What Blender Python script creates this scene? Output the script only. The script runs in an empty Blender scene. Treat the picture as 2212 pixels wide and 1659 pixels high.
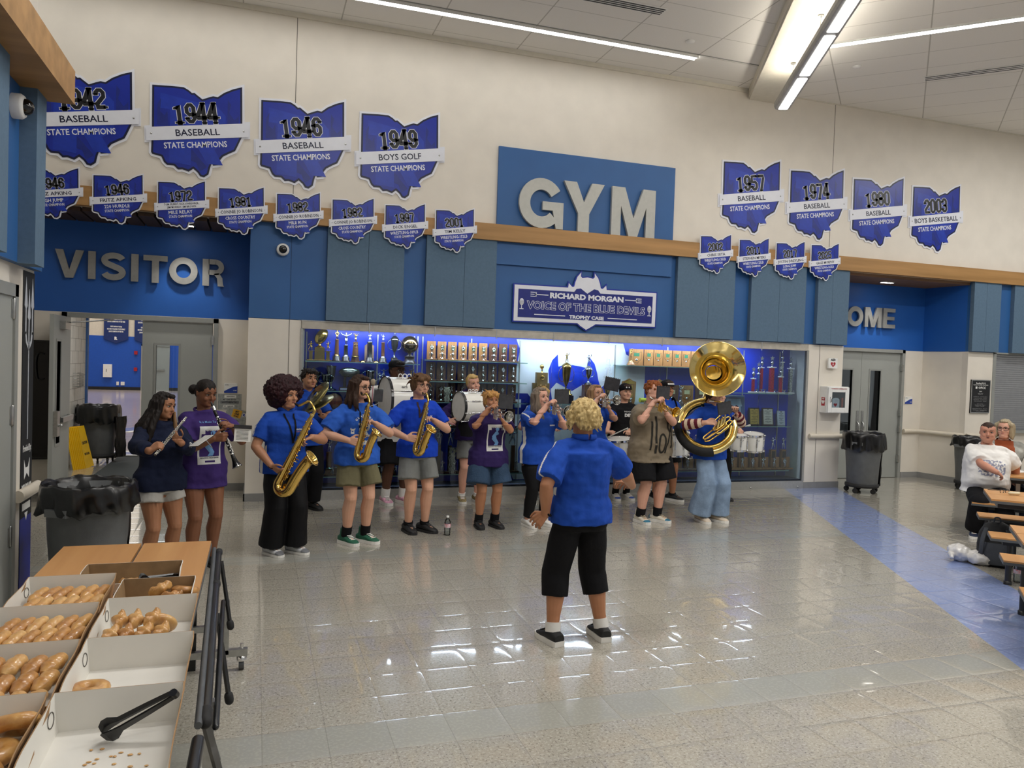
import bpy, bmesh, math, random
import numpy as np
from mathutils import Vector, Matrix, noise
random.seed(7)
S = bpy.context.scene
COL = S.collection
PI = math.pi
R = math.radians

# ---------------------------------------------------------------- camera
CAM = Vector((0.0, -10.287, 1.876))
YAW, PITCH, ROLL, FPX = 0.32110, -0.02777, 0.03349, 1662.0
_f = Vector((math.sin(YAW)*math.cos(PITCH), math.cos(YAW)*math.cos(PITCH), math.sin(PITCH)))
_r = Vector((math.cos(YAW), -math.sin(YAW), 0)); _u = _r.cross(_f)
C_R = _r*math.cos(ROLL)+_u*math.sin(ROLL); C_U = -_r*math.sin(ROLL)+_u*math.cos(ROLL); C_F = _f
cd = bpy.data.cameras.new('camera'); cam = bpy.data.objects.new('camera', cd); COL.objects.link(cam)
cd.sensor_width = 36; cd.lens = FPX/2212*36; cd.clip_end = 200; cd.clip_start = 0.05
m = Matrix.Identity(4)
for i in range(3):
    m[i][0] = C_R[i]; m[i][1] = C_U[i]; m[i][2] = -C_F[i]; m[i][3] = CAM[i]
cam.matrix_world = m
S.camera = cam

def ray(px, py):
    return C_F + C_R*((px-1106)/FPX) - C_U*((py-829.5)/FPX)
def at(px, py, Y):            # the point on the plane y=Y seen at a pixel of the photograph
    d = ray(px, py); return CAM + d*((Y-CAM.y)/d.y)
def atz(px, py, z):
    d = ray(px, py); return CAM + d*((z-CAM.z)/d.z)

# ---------------------------------------------------------------- world, exposure
w = bpy.data.worlds.new('world'); S.world = w; w.use_nodes = True
w.node_tree.nodes['Background'].inputs[0].default_value = (1.0, 0.985, 0.96, 1)
w.node_tree.nodes['Background'].inputs[1].default_value = 0.34
S.view_settings.view_transform = 'Standard'; S.view_settings.look = 'None'
S.view_settings.exposure = -0.12; S.view_settings.gamma = 1.0
S.view_settings.use_curve_mapping = False
S.cycles.max_bounces = 8; S.cycles.diffuse_bounces = 4; S.cycles.glossy_bounces = 3
S.cycles.transmission_bounces = 4; S.cycles.transparent_max_bounces = 10
S.cycles.sample_clamp_indirect = 4.0; S.cycles.caustics_reflective = False; S.cycles.caustics_refractive = False
S.cycles.use_denoising = True

def area(name, loc, sx, sy, power, col=(1, .985, .96), rot=(0, 0, 0)):
    l = bpy.data.lights.new(name, 'AREA'); l.shape = 'RECTANGLE'; l.size = sx; l.size_y = sy
    l.energy = power; l.color = col
    o = bpy.data.objects.new(name, l); o.location = loc; o.rotation_euler = rot; COL.objects.link(o); return o
# ceiling fixtures of the hall outside the picture, and the daylight-bright gym beyond the doors
CEILW = 1.75
for i, (x, y) in enumerate([(-3, -5.2), (1.5, -5.5), (6.2, -6.4), (-2.5, -9.6), (2.5, -10.2), (7.5, -10.5), (11.5, -6.5), (12.5, -3.0)]):
    area('hall_ceiling_light', (x, y, 6.12), 2.4, .5, 74*CEILW)
area('gym_ceiling_light', (-5.5, 14, 8.2), 6, 10, 560, (1, .98, .95))
area('gym_ceiling_light', (-5.0, 26, 8.2), 7, 5, 520, (1, .98, .95))
area('vestibule_ceiling_light', (-1.7, 2.6, 2.75), .9, .5, 26)

# ---------------------------------------------------------------- materials
def lin(c):
    if isinstance(c, str):
        c = tuple(int(c[i:i+2], 16)/255 for i in (0, 2, 4))
    return tuple(x/12.92 if x <= .04045 else ((x+.055)/1.055)**2.4 for x in c)+(1,)
MATS = {}
def nd(nt, t, **kw):
    n = nt.nodes.new(t)
    for k, v in kw.items(): setattr(n, k, v)
    return n
def mat(name, col, rough=.5, metal=0, var=.06, scale=12, bump=0, bscale=60, spec=.5, coat=0, emit=0, col2=None, stretch=None, sheen=0):
    if name in MATS: return MATS[name]
    m = bpy.data.materials.new(name); m.use_nodes = True; nt = m.node_tree; b = nt.nodes['Principled BSDF']
    c = lin(col); c2 = lin(col2) if col2 else tuple(min(1, x*(1+var*2)) for x in c[:3])+(1,)
    c1 = c if col2 else tuple(x*(1-var*2) for x in c[:3])+(1,)
    tc = nd(nt, 'ShaderNodeTexCoord'); mp = nd(nt, 'ShaderNodeMapping')
    if stretch: mp.inputs['Scale'].default_value = stretch
    nt.links.new(tc.outputs['Object'], mp.inputs[0])
    n = nd(nt, 'ShaderNodeTexNoise'); n.inputs['Scale'].default_value = scale; n.inputs['Detail'].default_value = 4
    nt.links.new(mp.outputs[0], n.inputs['Vector'])
    r = nd(nt, 'ShaderNodeValToRGB'); r.color_ramp.elements[0].color = c1; r.color_ramp.elements[1].color = c2
    r.color_ramp.elements[0].position = .3; r.color_ramp.elements[1].position = .7
    nt.links.new(n.outputs['Fac'], r.inputs[0]); nt.links.new(r.outputs[0], b.inputs['Base Color'])
    b.inputs['Roughness'].default_value = rough; b.inputs['Metallic'].default_value = metal
    b.inputs['Specular IOR Level'].default_value = spec; b.inputs['Coat Weight'].default_value = coat
    b.inputs['Coat Roughness'].default_value = .08
    if sheen: b.inputs['Sheen Weight'].default_value = sheen
    if emit:
        b.inputs['Emission Color'].default_value = c; b.inputs['Emission Strength'].default_value = emit
    if bump:
        n2 = nd(nt, 'ShaderNodeTexNoise'); n2.inputs['Scale'].default_value = bscale; n2.inputs['Detail'].default_value = 3
        nt.links.new(mp.outputs[0], n2.inputs['Vector'])
        bp = nd(nt, 'ShaderNodeBump'); bp.inputs['Strength'].default_value = bump; bp.inputs['Distance'].default_value = .01
        nt.links.new(n2.outputs['Fac'], bp.inputs['Height']); nt.links.new(bp.outputs[0], b.inputs['Normal'])
    MATS[name] = m; return m
def glass(name, tint='f4fbff', refl=.06, rough=.0):
    if name in MATS: return MATS[name]
    m = bpy.data.materials.new(name); m.use_nodes = True; nt = m.node_tree; nt.nodes.clear()
    o = nd(nt, 'ShaderNodeOutputMaterial'); t = nd(nt, 'ShaderNodeBsdfTransparent'); g = nd(nt, 'ShaderNodeBsdfGlossy')
    t.inputs[0].default_value = lin(tint); g.inputs['Roughness'].default_value = rough
    f = nd(nt, 'ShaderNodeFresnel'); f.inputs[0].default_value = 1.45
    mx = nd(nt, 'ShaderNodeMixShader'); nt.links.new(f.outputs[0], mx.inputs[0]); nt.links.new(t.outputs[0], mx.inputs[1])
    nt.links.new(g.outputs[0], mx.inputs[2]); nt.links.new(mx.outputs[0], o.inputs[0]); MATS[name] = m; return m
def wood(name, c1, c2, axis=0, scale=3, rough=.45, coat=0):
    if name in MATS: return MATS[name]
    m = mat(name, c1, rough, col2=c2, scale=scale, stretch=tuple(.25 if i == axis else 4 for i in range(3)), coat=coat)
    return m

# ---------------------------------------------------------------- mesh building
class MB:
    def __init__(s): s.v = []; s.f = []; s.m = []; s.k = []
    def add(s, vs, fs, mi=0, smooth=False):
        o = len(s.v); s.v += [tuple(v) for v in vs]
        for f in fs: s.f.append([o+i for i in f]); s.m.append(mi); s.k.append(smooth)
        return s
    def box(s, x0, x1, y0, y1, z0, z1, mi=0, M=None):
        vs = [Vector((x, y, z)) for z in (z0, z1) for y in (y0, y1) for x in (x0, x1)]
        if M: vs = [M @ v for v in vs]
        return s.add(vs, [(0, 2, 3, 1), (4, 5, 7, 6), (0, 1, 5, 4), (2, 6, 7, 3), (0, 4, 6, 2), (1, 3, 7, 5)], mi)
    def rings(s, rs, mi=0, smooth=True, cap=True, closed=False):
        n = len(rs[0]); vs = [p for r in rs for p in r]; fs = []
        k = len(rs)
        for i in range(k if closed else k-1):
            j = (i+1) % k
            for a in range(n):
                b = (a+1) % n; fs.append((i*n+a, i*n+b, j*n+b, j*n+a))
        s.add(vs, fs, mi, smooth)
        if cap and not closed:
            s.add(rs[0], [tuple(range(n))[::-1]], mi, False); s.add(rs[-1], [tuple(range(n))], mi, False)
        return s
    def tube(s, pts, r, n=10, mi=0, cap=True, flat=1.0, smooth=True, closed=False, up=None):
        pts = [Vector(p) for p in pts]; k = len(pts)
        rr = list(r) if hasattr(r, '__len__') else [r]*k
        rs = []; side = None
        for i, p in enumerate(pts):
            if closed: t = pts[(i+1) % k]-pts[i-1]
            else: t = pts[min(i+1, k-1)]-pts[max(i-1, 0)]
            t = t.normalized() if t.length > 1e-9 else Vector((0, 0, 1))
            if side is None:
                a = Vector(up) if up else (Vector((0, 0, 1)) if abs(t.z) < .9 else Vector((1, 0, 0)))
                side = t.cross(a).normalized()
            else:
                side = (side-t*side.dot(t)).normalized()
            b = t.cross(side)
            rs.append([p+side*(rr[i]*math.cos(2*PI*a/n))+b*(rr[i]*flat*math.sin(2*PI*a/n)) for a in range(n)])
        return s.rings(rs, mi, smooth, cap, closed)
    def lathe(s, prof, o=(0, 0, 0), M=None, n=20, mi=0, smooth=True, cap=True, sx=1, sy=1):
        o = Vector(o); rs = []
        for r, z in prof:
            ring = [Vector((r*sx*math.cos(2*PI*a/n), r*sy*math.sin(2*PI*a/n), z)) for a in range(n)]
            rs.append([(M @ p if M else p)+o for p in ring])
        return s.rings(rs, mi, smooth, cap)
    def ell(s, c, r, M=None, n=14, mi=0, fn=None):
        c = Vector(c); r = (r, r, r) if not hasattr(r, '__len__') else r; rs = []
        k = max(6, n//2+1)
        for i in range(k+1):
            th = PI*i/k; st = max(math.sin(th), .02); ring = []
            for a in range(n):
                p = Vector((r[0]*st*math.cos(2*PI*a/n), r[1]*st*math.sin(2*PI*a/n), -r[2]*math.cos(th)))
                if fn: p = fn(p)
                ring.append((M @ p if M else p)+c)
            rs.append(ring)
        return s.rings(rs, mi, True, True)
    def cap(s, a, b, r0, r1=None, n=10, mi=0):     # capsule
        r1 = r0 if r1 is None else r1; a = Vector(a); b = Vector(b); d = (b-a); L = d.length; d = d.normalized() if L else Vector((0, 0, 1))
        pts = []; rr = []
        for t in (80, 55, 28): pts.append(a-d*r0*math.sin(R(t))); rr.append(r0*math.cos(R(t)))
        pts += [a, b]; rr += [r0, r1]
        for t in (28, 55, 80): pts.append(b+d*r1*math.sin(R(t))); rr.append(r1*math.cos(R(t)))
        return s.tube(pts, rr, n, mi)
    def prism(s, poly, depth, M=None, mi=0, z0=0, side=None):
        # polygon in local xy, extruded from z0 to z0+depth
        n = len(poly); A = [Vector((p[0], p[1], z0)) for p in poly]; B = [Vector((p[0], p[1], z0+depth)) for p in poly]
        if M: A = [M @ p for p in A]; B = [M @ p for p in B]
        s.add(A+B, [tuple(range(n))[::-1], tuple(range(n, 2*n))], mi)
        s.add(A+B, [(i, (i+1) % n, n+(i+1) % n, n+i) for i in range(n)], mi if side is None else side)
        return s
    def mesh(s, mb, M=None, mi=None):
        vs = [M @ Vector(v) for v in mb.v] if M else mb.v; o = len(s.v); s.v += [tuple(v) for v in vs]
        for f, mm, k in zip(mb.f, mb.m, mb.k): s.f.append([o+i for i in f]); s.m.append(mm if mi is None else mi); s.k.append(k)
        return s
    def data(s, name, mats, W=None):
        me = bpy.data.meshes.new(name)
        vs = [W @ Vector(v) for v in s.v] if W else s.v
        me.from_pydata(vs, [], s.f); me.validate(clean_customdata=False)
        for q in (mats if isinstance(mats, (list, tuple)) else [mats]): me.materials.append(q)
        if len(me.polygons) == len(s.f):
            me.polygons.foreach_set('material_index', s.m); me.polygons.foreach_set('use_smooth', s.k)
        bm = bmesh.new(); bm.from_mesh(me); bmesh.ops.recalc_face_normals(bm, faces=bm.faces); bm.to_mesh(me); bm.free()
        me.update(); return me
    def build(s, name, mats, parent=None, world=False, bev=0):
        W = None
        if parent and world: W = parent_matrix(parent).inverted()
        o = bpy.data.objects.new(name, s.data(name, mats, W)); COL.objects.link(o)
        if parent: o.parent = parent
        if bev:
            b = o.modifiers.new('bevel', 'BEVEL'); b.width = bev; b.segments = 2; b.limit_method = 'ANGLE'
        return o
    def top(s, name, mats, label, cat, group=None, kind=None, base=None, bev=0):   # a thing that is one mesh; its origin at its base
        if base is None:
            a = np.array(s.v); lo = a.min(0); hi = a.max(0); base = ((lo[0]+hi[0])/2, (lo[1]+hi[1])/2, lo[2])
        W = Matrix.Translation(-Vector(base))
        o = bpy.data.objects.new(name, s.data(name, mats, W)); COL.objects.link(o); o.location = base
        tag(o, label, cat, group, kind)
        if bev:
            b = o.modifiers.new('bevel', 'BEVEL'); b.width = bev; b.segments = 2; b.limit_method = 'ANGLE'
        return o
def parent_matrix(o):
    M = o.matrix_basis.copy()
    while o.parent: o = o.parent; M = o.matrix_basis @ M
    return M
def tag(o, label=None, cat=None, group=None, kind=None):
    if label: o['label'] = label
    if cat: o['category'] = cat
    if group: o['group'] = group
    if kind: o['kind'] = kind
    return o
def thing(name, label, cat, loc=(0, 0, 0), rotz=0, group=None):
    o = bpy.data.objects.new(name, None); COL.objects.link(o); o.location = loc; o.rotation_euler = (0, 0, rotz)
    o.empty_display_size = .05
    return tag(o, label, cat, group)
def struct(name, mb, mats, parent=None, bev=0):
    o = mb.build(name, mats, parent, bev=bev)
    if not parent: o['kind'] = 'structure'
    return o
def dup(root, loc=None, rotz=None, label=None, group=None, scale=None):
    r = root.copy(); COL.objects.link(r)
    if loc is not None: r.location = loc
    if rotz is not None: r.rotation_euler = (0, 0, rotz)
    if scale: r.scale = scale
    if label: r['label'] = label
    if group: r['group'] = group
    for ch in list(root.children):
        c = ch.copy(); COL.objects.link(c); c.parent = r
        for g in list(ch.children):
            d = g.copy(); COL.objects.link(d); d.parent = c
    return r
# text outlines (the font that is built into Blender), laid in the local xy plane
_TXT = {}
def text_mb(txt, h=1.0, width=None, depth=.002, bold=0, center=True, sx=1.0, spacing=1.0, res=2):
    key = (txt, bold, spacing)
    if key not in _TXT:
        cu = bpy.data.curves.new('t', 'FONT'); cu.body = txt; cu.size = 1; cu.offset = bold; cu.resolution_u = res; cu.space_character = spacing
        cu.fill_mode = 'FRONT'
        o = bpy.data.objects.new('t', cu); COL.objects.link(o)
        dg = bpy.context.evaluated_depsgraph_get(); me = o.evaluated_get(dg).to_mesh()
        V = [tuple(v.co) for v in me.vertices]; F = [tuple(p.vertices) for p in me.polygons]
        o.evaluated_get(dg).to_mesh_clear(); bpy.data.objects.remove(o); bpy.data.curves.remove(cu)
        _TXT[key] = (V, F)
    V, F = _TXT[key]
    a = np.array(V); lo = a.min(0); hi = a.max(0); ch = .73+2*bold        # cap height of the font
    s = h/ch; k = s*sx
    if width: k = width/(hi[0]-lo[0])
    cx = (lo[0]+hi[0])/2 if center else lo[0]
    mb = MB()
    vs = [((x-cx)*k, (y-(.73/2 if center else 0))*s, 0) for x, y, z in V]
    mb.add(vs, F)
    if depth:
        # sides from boundary edges
        cnt = {}
        for f in F:
            for i in range(len(f)):
                e = (f[i], f[(i+1) % len(f)]); cnt[tuple(sorted(e))] = cnt.get(tuple(sorted(e)), 0)+1
        n = len(vs); mb2 = MB(); top = [(x, y, depth) for x, y, z in vs]
        mb2.add(top, F)
        mb2.add(vs+top, [(e[0], e[1], n+e[1], n+e[0]) for e, c in cnt.items() if c == 1])
        return mb2
    return mb
def frame(o, u, v):            # matrix whose local x=u, y=v, z=u x v, origin o
    u = Vector(u).normalized(); v = Vector(v); n = u.cross(v).normalized(); v = n.cross(u)
    M = Matrix.Identity(4)
    for i in range(3): M[i][0] = u[i]; M[i][1] = v[i]; M[i][2] = n[i]; M[i][3] = o[i]
    return M
def wallM(x, z, y=0):          # local xy -> wall plane facing -y (local z points out of the wall, towards the hall)
    return frame((x, y, z), (1, 0, 0), (0, 0, 1))
def rotM(ax, ang, o=(0, 0, 0)):
    return Matrix.Translation(o) @ Matrix.Rotation(ang, 4, ax)
def catmull(pts, k=6):
    pts = [Vector(p) for p in pts]; out = []
    P = [pts[0]*2-pts[1]]+pts+[pts[-1]*2-pts[-2]]
    for i in range(1, len(P)-2):
        a, b, c, d = P[i-1:i+3]
        for j in range(k):
            t = j/k; out.append(.5*((2*b)+(c-a)*t+(2*a-5*b+4*c-d)*t*t+(3*b-a-3*c+d)*t**3))
    out.append(pts[-1]); return out
# ================================================================ the room
M_CREAM = mat('cream_paint', 'e2dbcf', .55, var=.02, scale=3, bump=.08, bscale=220)
M_BLUE = mat('blue_paint', '2a5c96', .5, var=.02, scale=3, bump=.05, bscale=200)
M_ALCBLUE = mat('alcove_blue_paint', '1a58aa', .5, var=.02, scale=3, bump=.05, bscale=200)
M_SLATE = mat('slate_panel_fabric', '566f86', .8, var=.03, scale=30, bump=.12, bscale=300)
M_OAK = wood('oak_beam', '96703f', 'b58a55', 0, 2.2, .5)
M_DKWOOD = wood('soffit_wood', '3a2a20', '4f3a2c', 1, 3, .6)
M_GREYBASE = mat('grey_cove_base', '8b8b8a', .6, var=.03)
M_RAIL = mat('handrail_vinyl', 'd2c9b8', .4, var=.02)
M_GREYDOOR = mat('grey_door_paint', '9a9d99', .42, var=.02, scale=2)
M_FRAMEG = mat('grey_frame_paint', '8f918d', .42, var=.02)
M_STEEL = mat('brushed_steel', 'b9bab8', .32, 1, .05, 40)
M_CHROME = mat('chrome', 'e6e6e6', .12, 1, .02)
M_BLACK = mat('black_plastic', '141415', .4, var=.08)
M_RUBBER = mat('black_rubber', '1b1b1c', .75, var=.08)
M_WHITE = mat('white_paint', 'e9e9e6', .45, var=.02)
M_INK = mat('dark_ink', '1a1c22', .6)
M_BLKGLASS = glass('window_glass')

# floor: terrazzo-look vinyl tiles, two grey bands, a blue band, and a polished wax coat
fm = bpy.data.materials.new('floor_tiles'); fm.use_nodes = True; nt = fm.node_tree; b = nt.nodes['Principled BSDF']
L = nt.links.new
geo = nd(nt, 'ShaderNodeNewGeometry'); sp = nd(nt, 'ShaderNodeSeparateXYZ'); L(geo.outputs['Position'], sp.inputs[0])
def mth(op, a, bb=None, clamp=False):
    n = nd(nt, 'ShaderNodeMath', operation=op, use_clamp=clamp)
    for i, v in enumerate((a, bb)):
        if v is None: continue
        if isinstance(v, (int, float)): n.inputs[i].default_value = v
        else: L(v, n.inputs[i])
    return n.outputs[0]
T = .3048
fx = mth('DIVIDE', mth('ADD', sp.outputs[0], 40*T-.066), T); fy = mth('DIVIDE', mth('ADD', sp.outputs[1], 100*T+6.360), T)
frx = mth('FRACT', fx); fry = mth('FRACT', fy)
def edge(fr): return mth('MULTIPLY', mth('ABSOLUTE', mth('SUBTRACT', fr, .5)), 2)
ex = edge(frx); ey = edge(fry); em = mth('MAXIMUM', ex, ey)
joint = mth('GREATER_THAN', em, .985)
cmb = nd(nt, 'ShaderNodeCombineXYZ'); L(mth('FLOOR', fx), cmb.inputs[0]); L(mth('FLOOR', fy), cmb.inputs[1])
wn = nd(nt, 'ShaderNodeTexWhiteNoise', noise_dimensions='2D'); L(cmb.outputs[0], wn.inputs['Vector'])
def speck(scale, thr, soft):
    v = nd(nt, 'ShaderNodeTexNoise'); v.inputs['Scale'].default_value = scale; v.inputs['Detail'].default_value = 2.5
    L(geo.outputs['Position'], v.inputs['Vector'])
    mr = nd(nt, 'ShaderNodeMapRange'); mr.inputs[1].default_value = thr; mr.inputs[2].default_value = thr+soft; L(v.outputs[0], mr.inputs[0]); return mr.outputs[0]
def mixc(f, a, bb):
    n = nd(nt, 'ShaderNodeMix', data_type='RGBA')
    if isinstance(f, float): n.inputs[0].default_value = f
    else: L(f, n.inputs[0])
    for i, v in ((6, a), (7, bb)):
        if isinstance(v, str): n.inputs[i].default_value = lin(v)
        else: L(v, n.inputs[i])
    return n.outputs[2]
base = mixc(speck(70, .52, .10), 'aaa598', 'bcb7ab')
base = mixc(speck(58, .60, .04), base, '8f897e')
base = mixc(speck(95, .64, .03), base, '6d6861')
grey = mixc(speck(60, .5, .1), 'a6a59c', 'aeada3')
def band(v, lo, hi): return mth('MULTIPLY', mth('GREATER_THAN', v, lo), mth('LESS_THAN', v, hi))
g1 = mth('ADD', band(sp.outputs[1], -6.66, -6.36), band(sp.outputs[1], -3.115, -2.825), True)
blueu = mth('ADD', sp.outputs[0], mth('MULTIPLY', sp.outputs[1], -.5008))        # constant along the blue band
bl = band(blueu, 8.093, 9.11)
gcol = mixc(g1, base, grey)
bcol = mixc(speck(40, .5, .15), '8c9dcb', '9babd6')
col = mixc(bl, gcol, bcol)
vary = mth('ADD', mth('MULTIPLY', wn.outputs['Value'], .07), .965)
hsv = nd(nt, 'ShaderNodeHueSaturation'); L(col, hsv.inputs['Color']); L(vary, hsv.inputs['Value'])
col = mixc(mth('MULTIPLY', joint, .28), hsv.outputs[0], '57534d')
L(col, b.inputs['Base Color']); b.inputs['Roughness'].default_value = .22
b.inputs['Coat Weight'].default_value = .8; b.inputs['Coat Roughness'].default_value = .045
# every tile lies at its own very slight tilt and is a little pillowed towards its joints
sub = nd(nt, 'ShaderNodeVectorMath', operation='SUBTRACT'); L(wn.outputs['Color'], sub.inputs[0]); sub.inputs[1].default_value = (.5, .5, .5)
sc = nd(nt, 'ShaderNodeVectorMath', operation='MULTIPLY'); L(sub.outputs[0], sc.inputs[0]); sc.inputs[1].default_value = (.012, .012, 0)
ad = nd(nt, 'ShaderNodeVectorMath', operation='ADD'); L(geo.outputs['Normal'], ad.inputs[0]); L(sc.outputs[0], ad.inputs[1])
nn = nd(nt, 'ShaderNodeVectorMath', operation='NORMALIZE'); L(ad.outputs[0], nn.inputs[0])
pil = mth('ADD', mth('POWER', ex, 8), mth('POWER', ey, 8))
wv = nd(nt, 'ShaderNodeTexNoise'); wv.inputs['Scale'].default_value = 3.2; L(geo.outputs['Position'], wv.inputs['Vector'])
hgt = mth('SUBTRACT', mth('MULTIPLY', wv.outputs[0], .8), pil)
bp = nd(nt, 'ShaderNodeBump'); bp.inputs['Strength'].default_value = 1; bp.inputs['Distance'].default_value = .0011
L(hgt, bp.inputs['Height']); L(nn.outputs[0], bp.inputs['Normal']); L(bp.outputs[0], b.inputs['Normal']); L(bp.outputs[0], b.inputs['Coat Normal'])
struct('floor', MB().box(-8, 17, -14, 4.62, -.1, 0), fm)
M_GYMFLOOR = wood('gym_floor_wood', 'b9a79a', 'd3c4b8', 0, 1.2, .18, coat=.3)
struct('floor.001', MB().box(-16, 4, 4.62, 30, -.1, 0), M_GYMFLOOR)
M_MARK = mat('gym_line_paint', '2f56b0', .25, var=.03)
gm = MB(); gm.box(-3.0, 1, 4.66, 5.25, 0, .004)
M4 = rotM('Z', R(63), (-2.4, 10.5, 0)); gm.box(-1.5, 9, -.25, .25, 0, .004, M=M4)
struct('trim_20', gm, M_MARK)
gw = MB().box(-3.0, 1, 5.25, 5.42, 0, .005); gw.box(-1.5, 9, -.42, -.25, 0, .005, M=M4); struct('trim_21', gw, M_WHITE)
struct('trim_22', MB().box(-2.78, 1, 4.55, 4.66, 0, .03), M_STEEL)

# walls ---------------------------------------------------------------
wb = MB()
wb.box(-8, 17, 0, .15, 3.55, 6.30)                       # the tall cream wall above the beam
struct('wall_back', wb, M_CREAM)
lo = MB(); lo.box(-.11, .535, 0, .35, 0, 2.33); lo.box(8.43, 9.13, 0, .35, 0, 2.33); lo.box(11.82, 12.42, 0, .30, 0, 2.335)
lo.box(12.42, 17, .06, .30, 0, .95)
struct('wall_back_lower', lo, M_CREAM)
bl_ = MB(); bl_.box(-.11, 9.13, 0, .40, 2.335, 3.56); bl_.box(11.82, 17, 0, .40, 2.335, 3.56)
struct('wall_back_blue', bl_, M_BLUE)
for i, (x, z0, z1) in enumerate([(.393, 3.8, 6.25), (8.755, 3.8, 6.25), (.39, 2.34, 3.55), (.386, 0, 2.33), (8.66, 0, 2.33)]):
    struct('trim_%d' % (30+i), MB().box(x-.004, x+.004, -.002, .01, z0, z1), mat('joint_sealant', '6b675f' if i != 2 else '1f3f66', .8) if i != 2 else mat('joint_blue', '24466f', .7))
# recessed VISITOR alcove on the left
al = MB(); al.box(-8, -2.33, .85, 1.0, 0, 2.335); al.box(-.55, -.11, .85, 1.0, 0, 2.335); al.box(-2.33, -.55, .85, 1.0, 2.30, 2.335)
al.box(-.11, .30, .35, 1.0, 0, 2.335)
struct('wall_alcove_left', al, M_CREAM)
struct('wall_alcove_left_blue', MB().box(-8, -.11, .85, 1.0, 2.335, 3.56).box(-.11, .3, .4, 1.0, 2.335, 3.56), M_ALCBLUE)
sf = MB()
for k in range(40):
    x = -8+k*.2
    if x+.19 <= .02: sf.box(x, x+.175, .03, .86, 3.50, 3.56)
struct('ceiling_alcove_left', sf, M_DKWOOD)
struct('ceiling_alcove_left_backing', MB().box(-8, 0, .03, .9, 3.56, 3.6), M_INK)
# recessed HOME alcove on the right
ar = MB(); ar.box(9.13, 9.40, .86, 1.0, 0, 2.335); ar.box(11.25, 11.75, .86, 1.0, 0, 2.335); ar.box(9.40, 11.25, .86, 1.0, 2.33, 2.336)
ar.prism([(11.70, .90), (11.86, .90), (11.97, .02), (11.835, .02)], 2.335)
struct('wall_alcove_right', ar, M_CREAM)
ab = MB(); ab.box(9.13, 11.75, .86, 1.0, 2.336, 3.56); ab.prism([(11.69, .90), (11.86, .90), (11.97, .001), (11.83, .001)], 1.22, M=Matrix.Translation((0, 0, 2.336)))
struct('wall_alcove_right_blue', ab, M_ALCBLUE)
sf = MB()
for k in range(8): sf.box(9.0, 11.9, .03+k*.105, .03+k*.105+.095, 3.50, 3.56)
struct('ceiling_alcove_right', sf, wood('soffit_wood_right', '6b4f38', '80614a', 0, 3, .6))
struct('ceiling_alcove_right_backing', MB().box(9, 11.9, .03, .9, 3.56, 3.6), M_INK)
# slate acoustic panels on the blue wall
n = 1
for x0, x1, s in [(.835, 1.83, 1.36), (2.13, 3.113, 2.66), (5.955, 6.96, 6.5), (7.26, 8.28, 7.78), (8.517, 9.128, 8.8), (11.81, 12.43, 12.1), (12.75, 13.7, 13.2)]:
    q = MB(); q.box(x0, s-.002, -.075, 0, 2.345, 3.55); q.box(s+.002, x1, -.075, 0, 2.345, 3.55)
    struct('trim_%d' % n, q, M_SLATE); n += 1
struct('trim_8', MB().box(-8, 17, -.105, 0, 3.55, 3.775), M_OAK)
struct('trim_9', MB().box(3.11, 5.87, -.035, 0, 3.24, 4.86), M_BLUE)
# cove bases and handrails
struct('baseboard_back', MB().box(-.125, .535, -.012, 0, 0, .10).box(-.125, -.11, -.012, .85, 0, .10).box(8.43, 9.14, -.012, 0, 0, .10).box(11.82, 12.43, -.012, 0, 0, .1).box(12.42, 17, .045, .06, 0, .1), M_GREYBASE)
struct('baseboard_alcove', MB().box(-.55, -.11, .838, .85, 0, .10).box(-8, -2.38, .838, .85, 0, .10).box(11.30, 11.73, .848, .86, 0, .10).prism([(11.69, .86), (11.705, .86), (11.84, .0), (11.82, .0)], .10), M_GREYBASE)
def rail(i, pts, r=.032):
    struct('trim_%d' % i, MB().tube(pts, r, 12, flat=1.25), M_RAIL)
rail(40, [(8.5, -.035, .85), (9.15, -.035, .85)]); rail(41, [(11.30, .825, .86), (11.67, .825, .86), (11.79, -.02, .86)])
rail(42, [(-.52, .815, .86), (-.13, .815, .86)]); rail(43, [(11.83, -.035, .86), (12.40, -.035, .86)])
# serving shutter to the right
sh = MB()
for k in range(36): sh.box(12.46, 17, .085, .11, .965+k*.038, .965+k*.038+.034)
struct('door_3', sh, mat('shutter_grey', '8a8c8f', .45, .3, .03))
sfm = MB().box(12.40, 12.47, -.01, .2, .94, 2.335).box(12.40, 17, -.02, .2, .91, .955).box(12.40, 17, -.01, .2, 2.32, 2.345)
struct('trim_44', sfm, M_FRAMEG)
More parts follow.
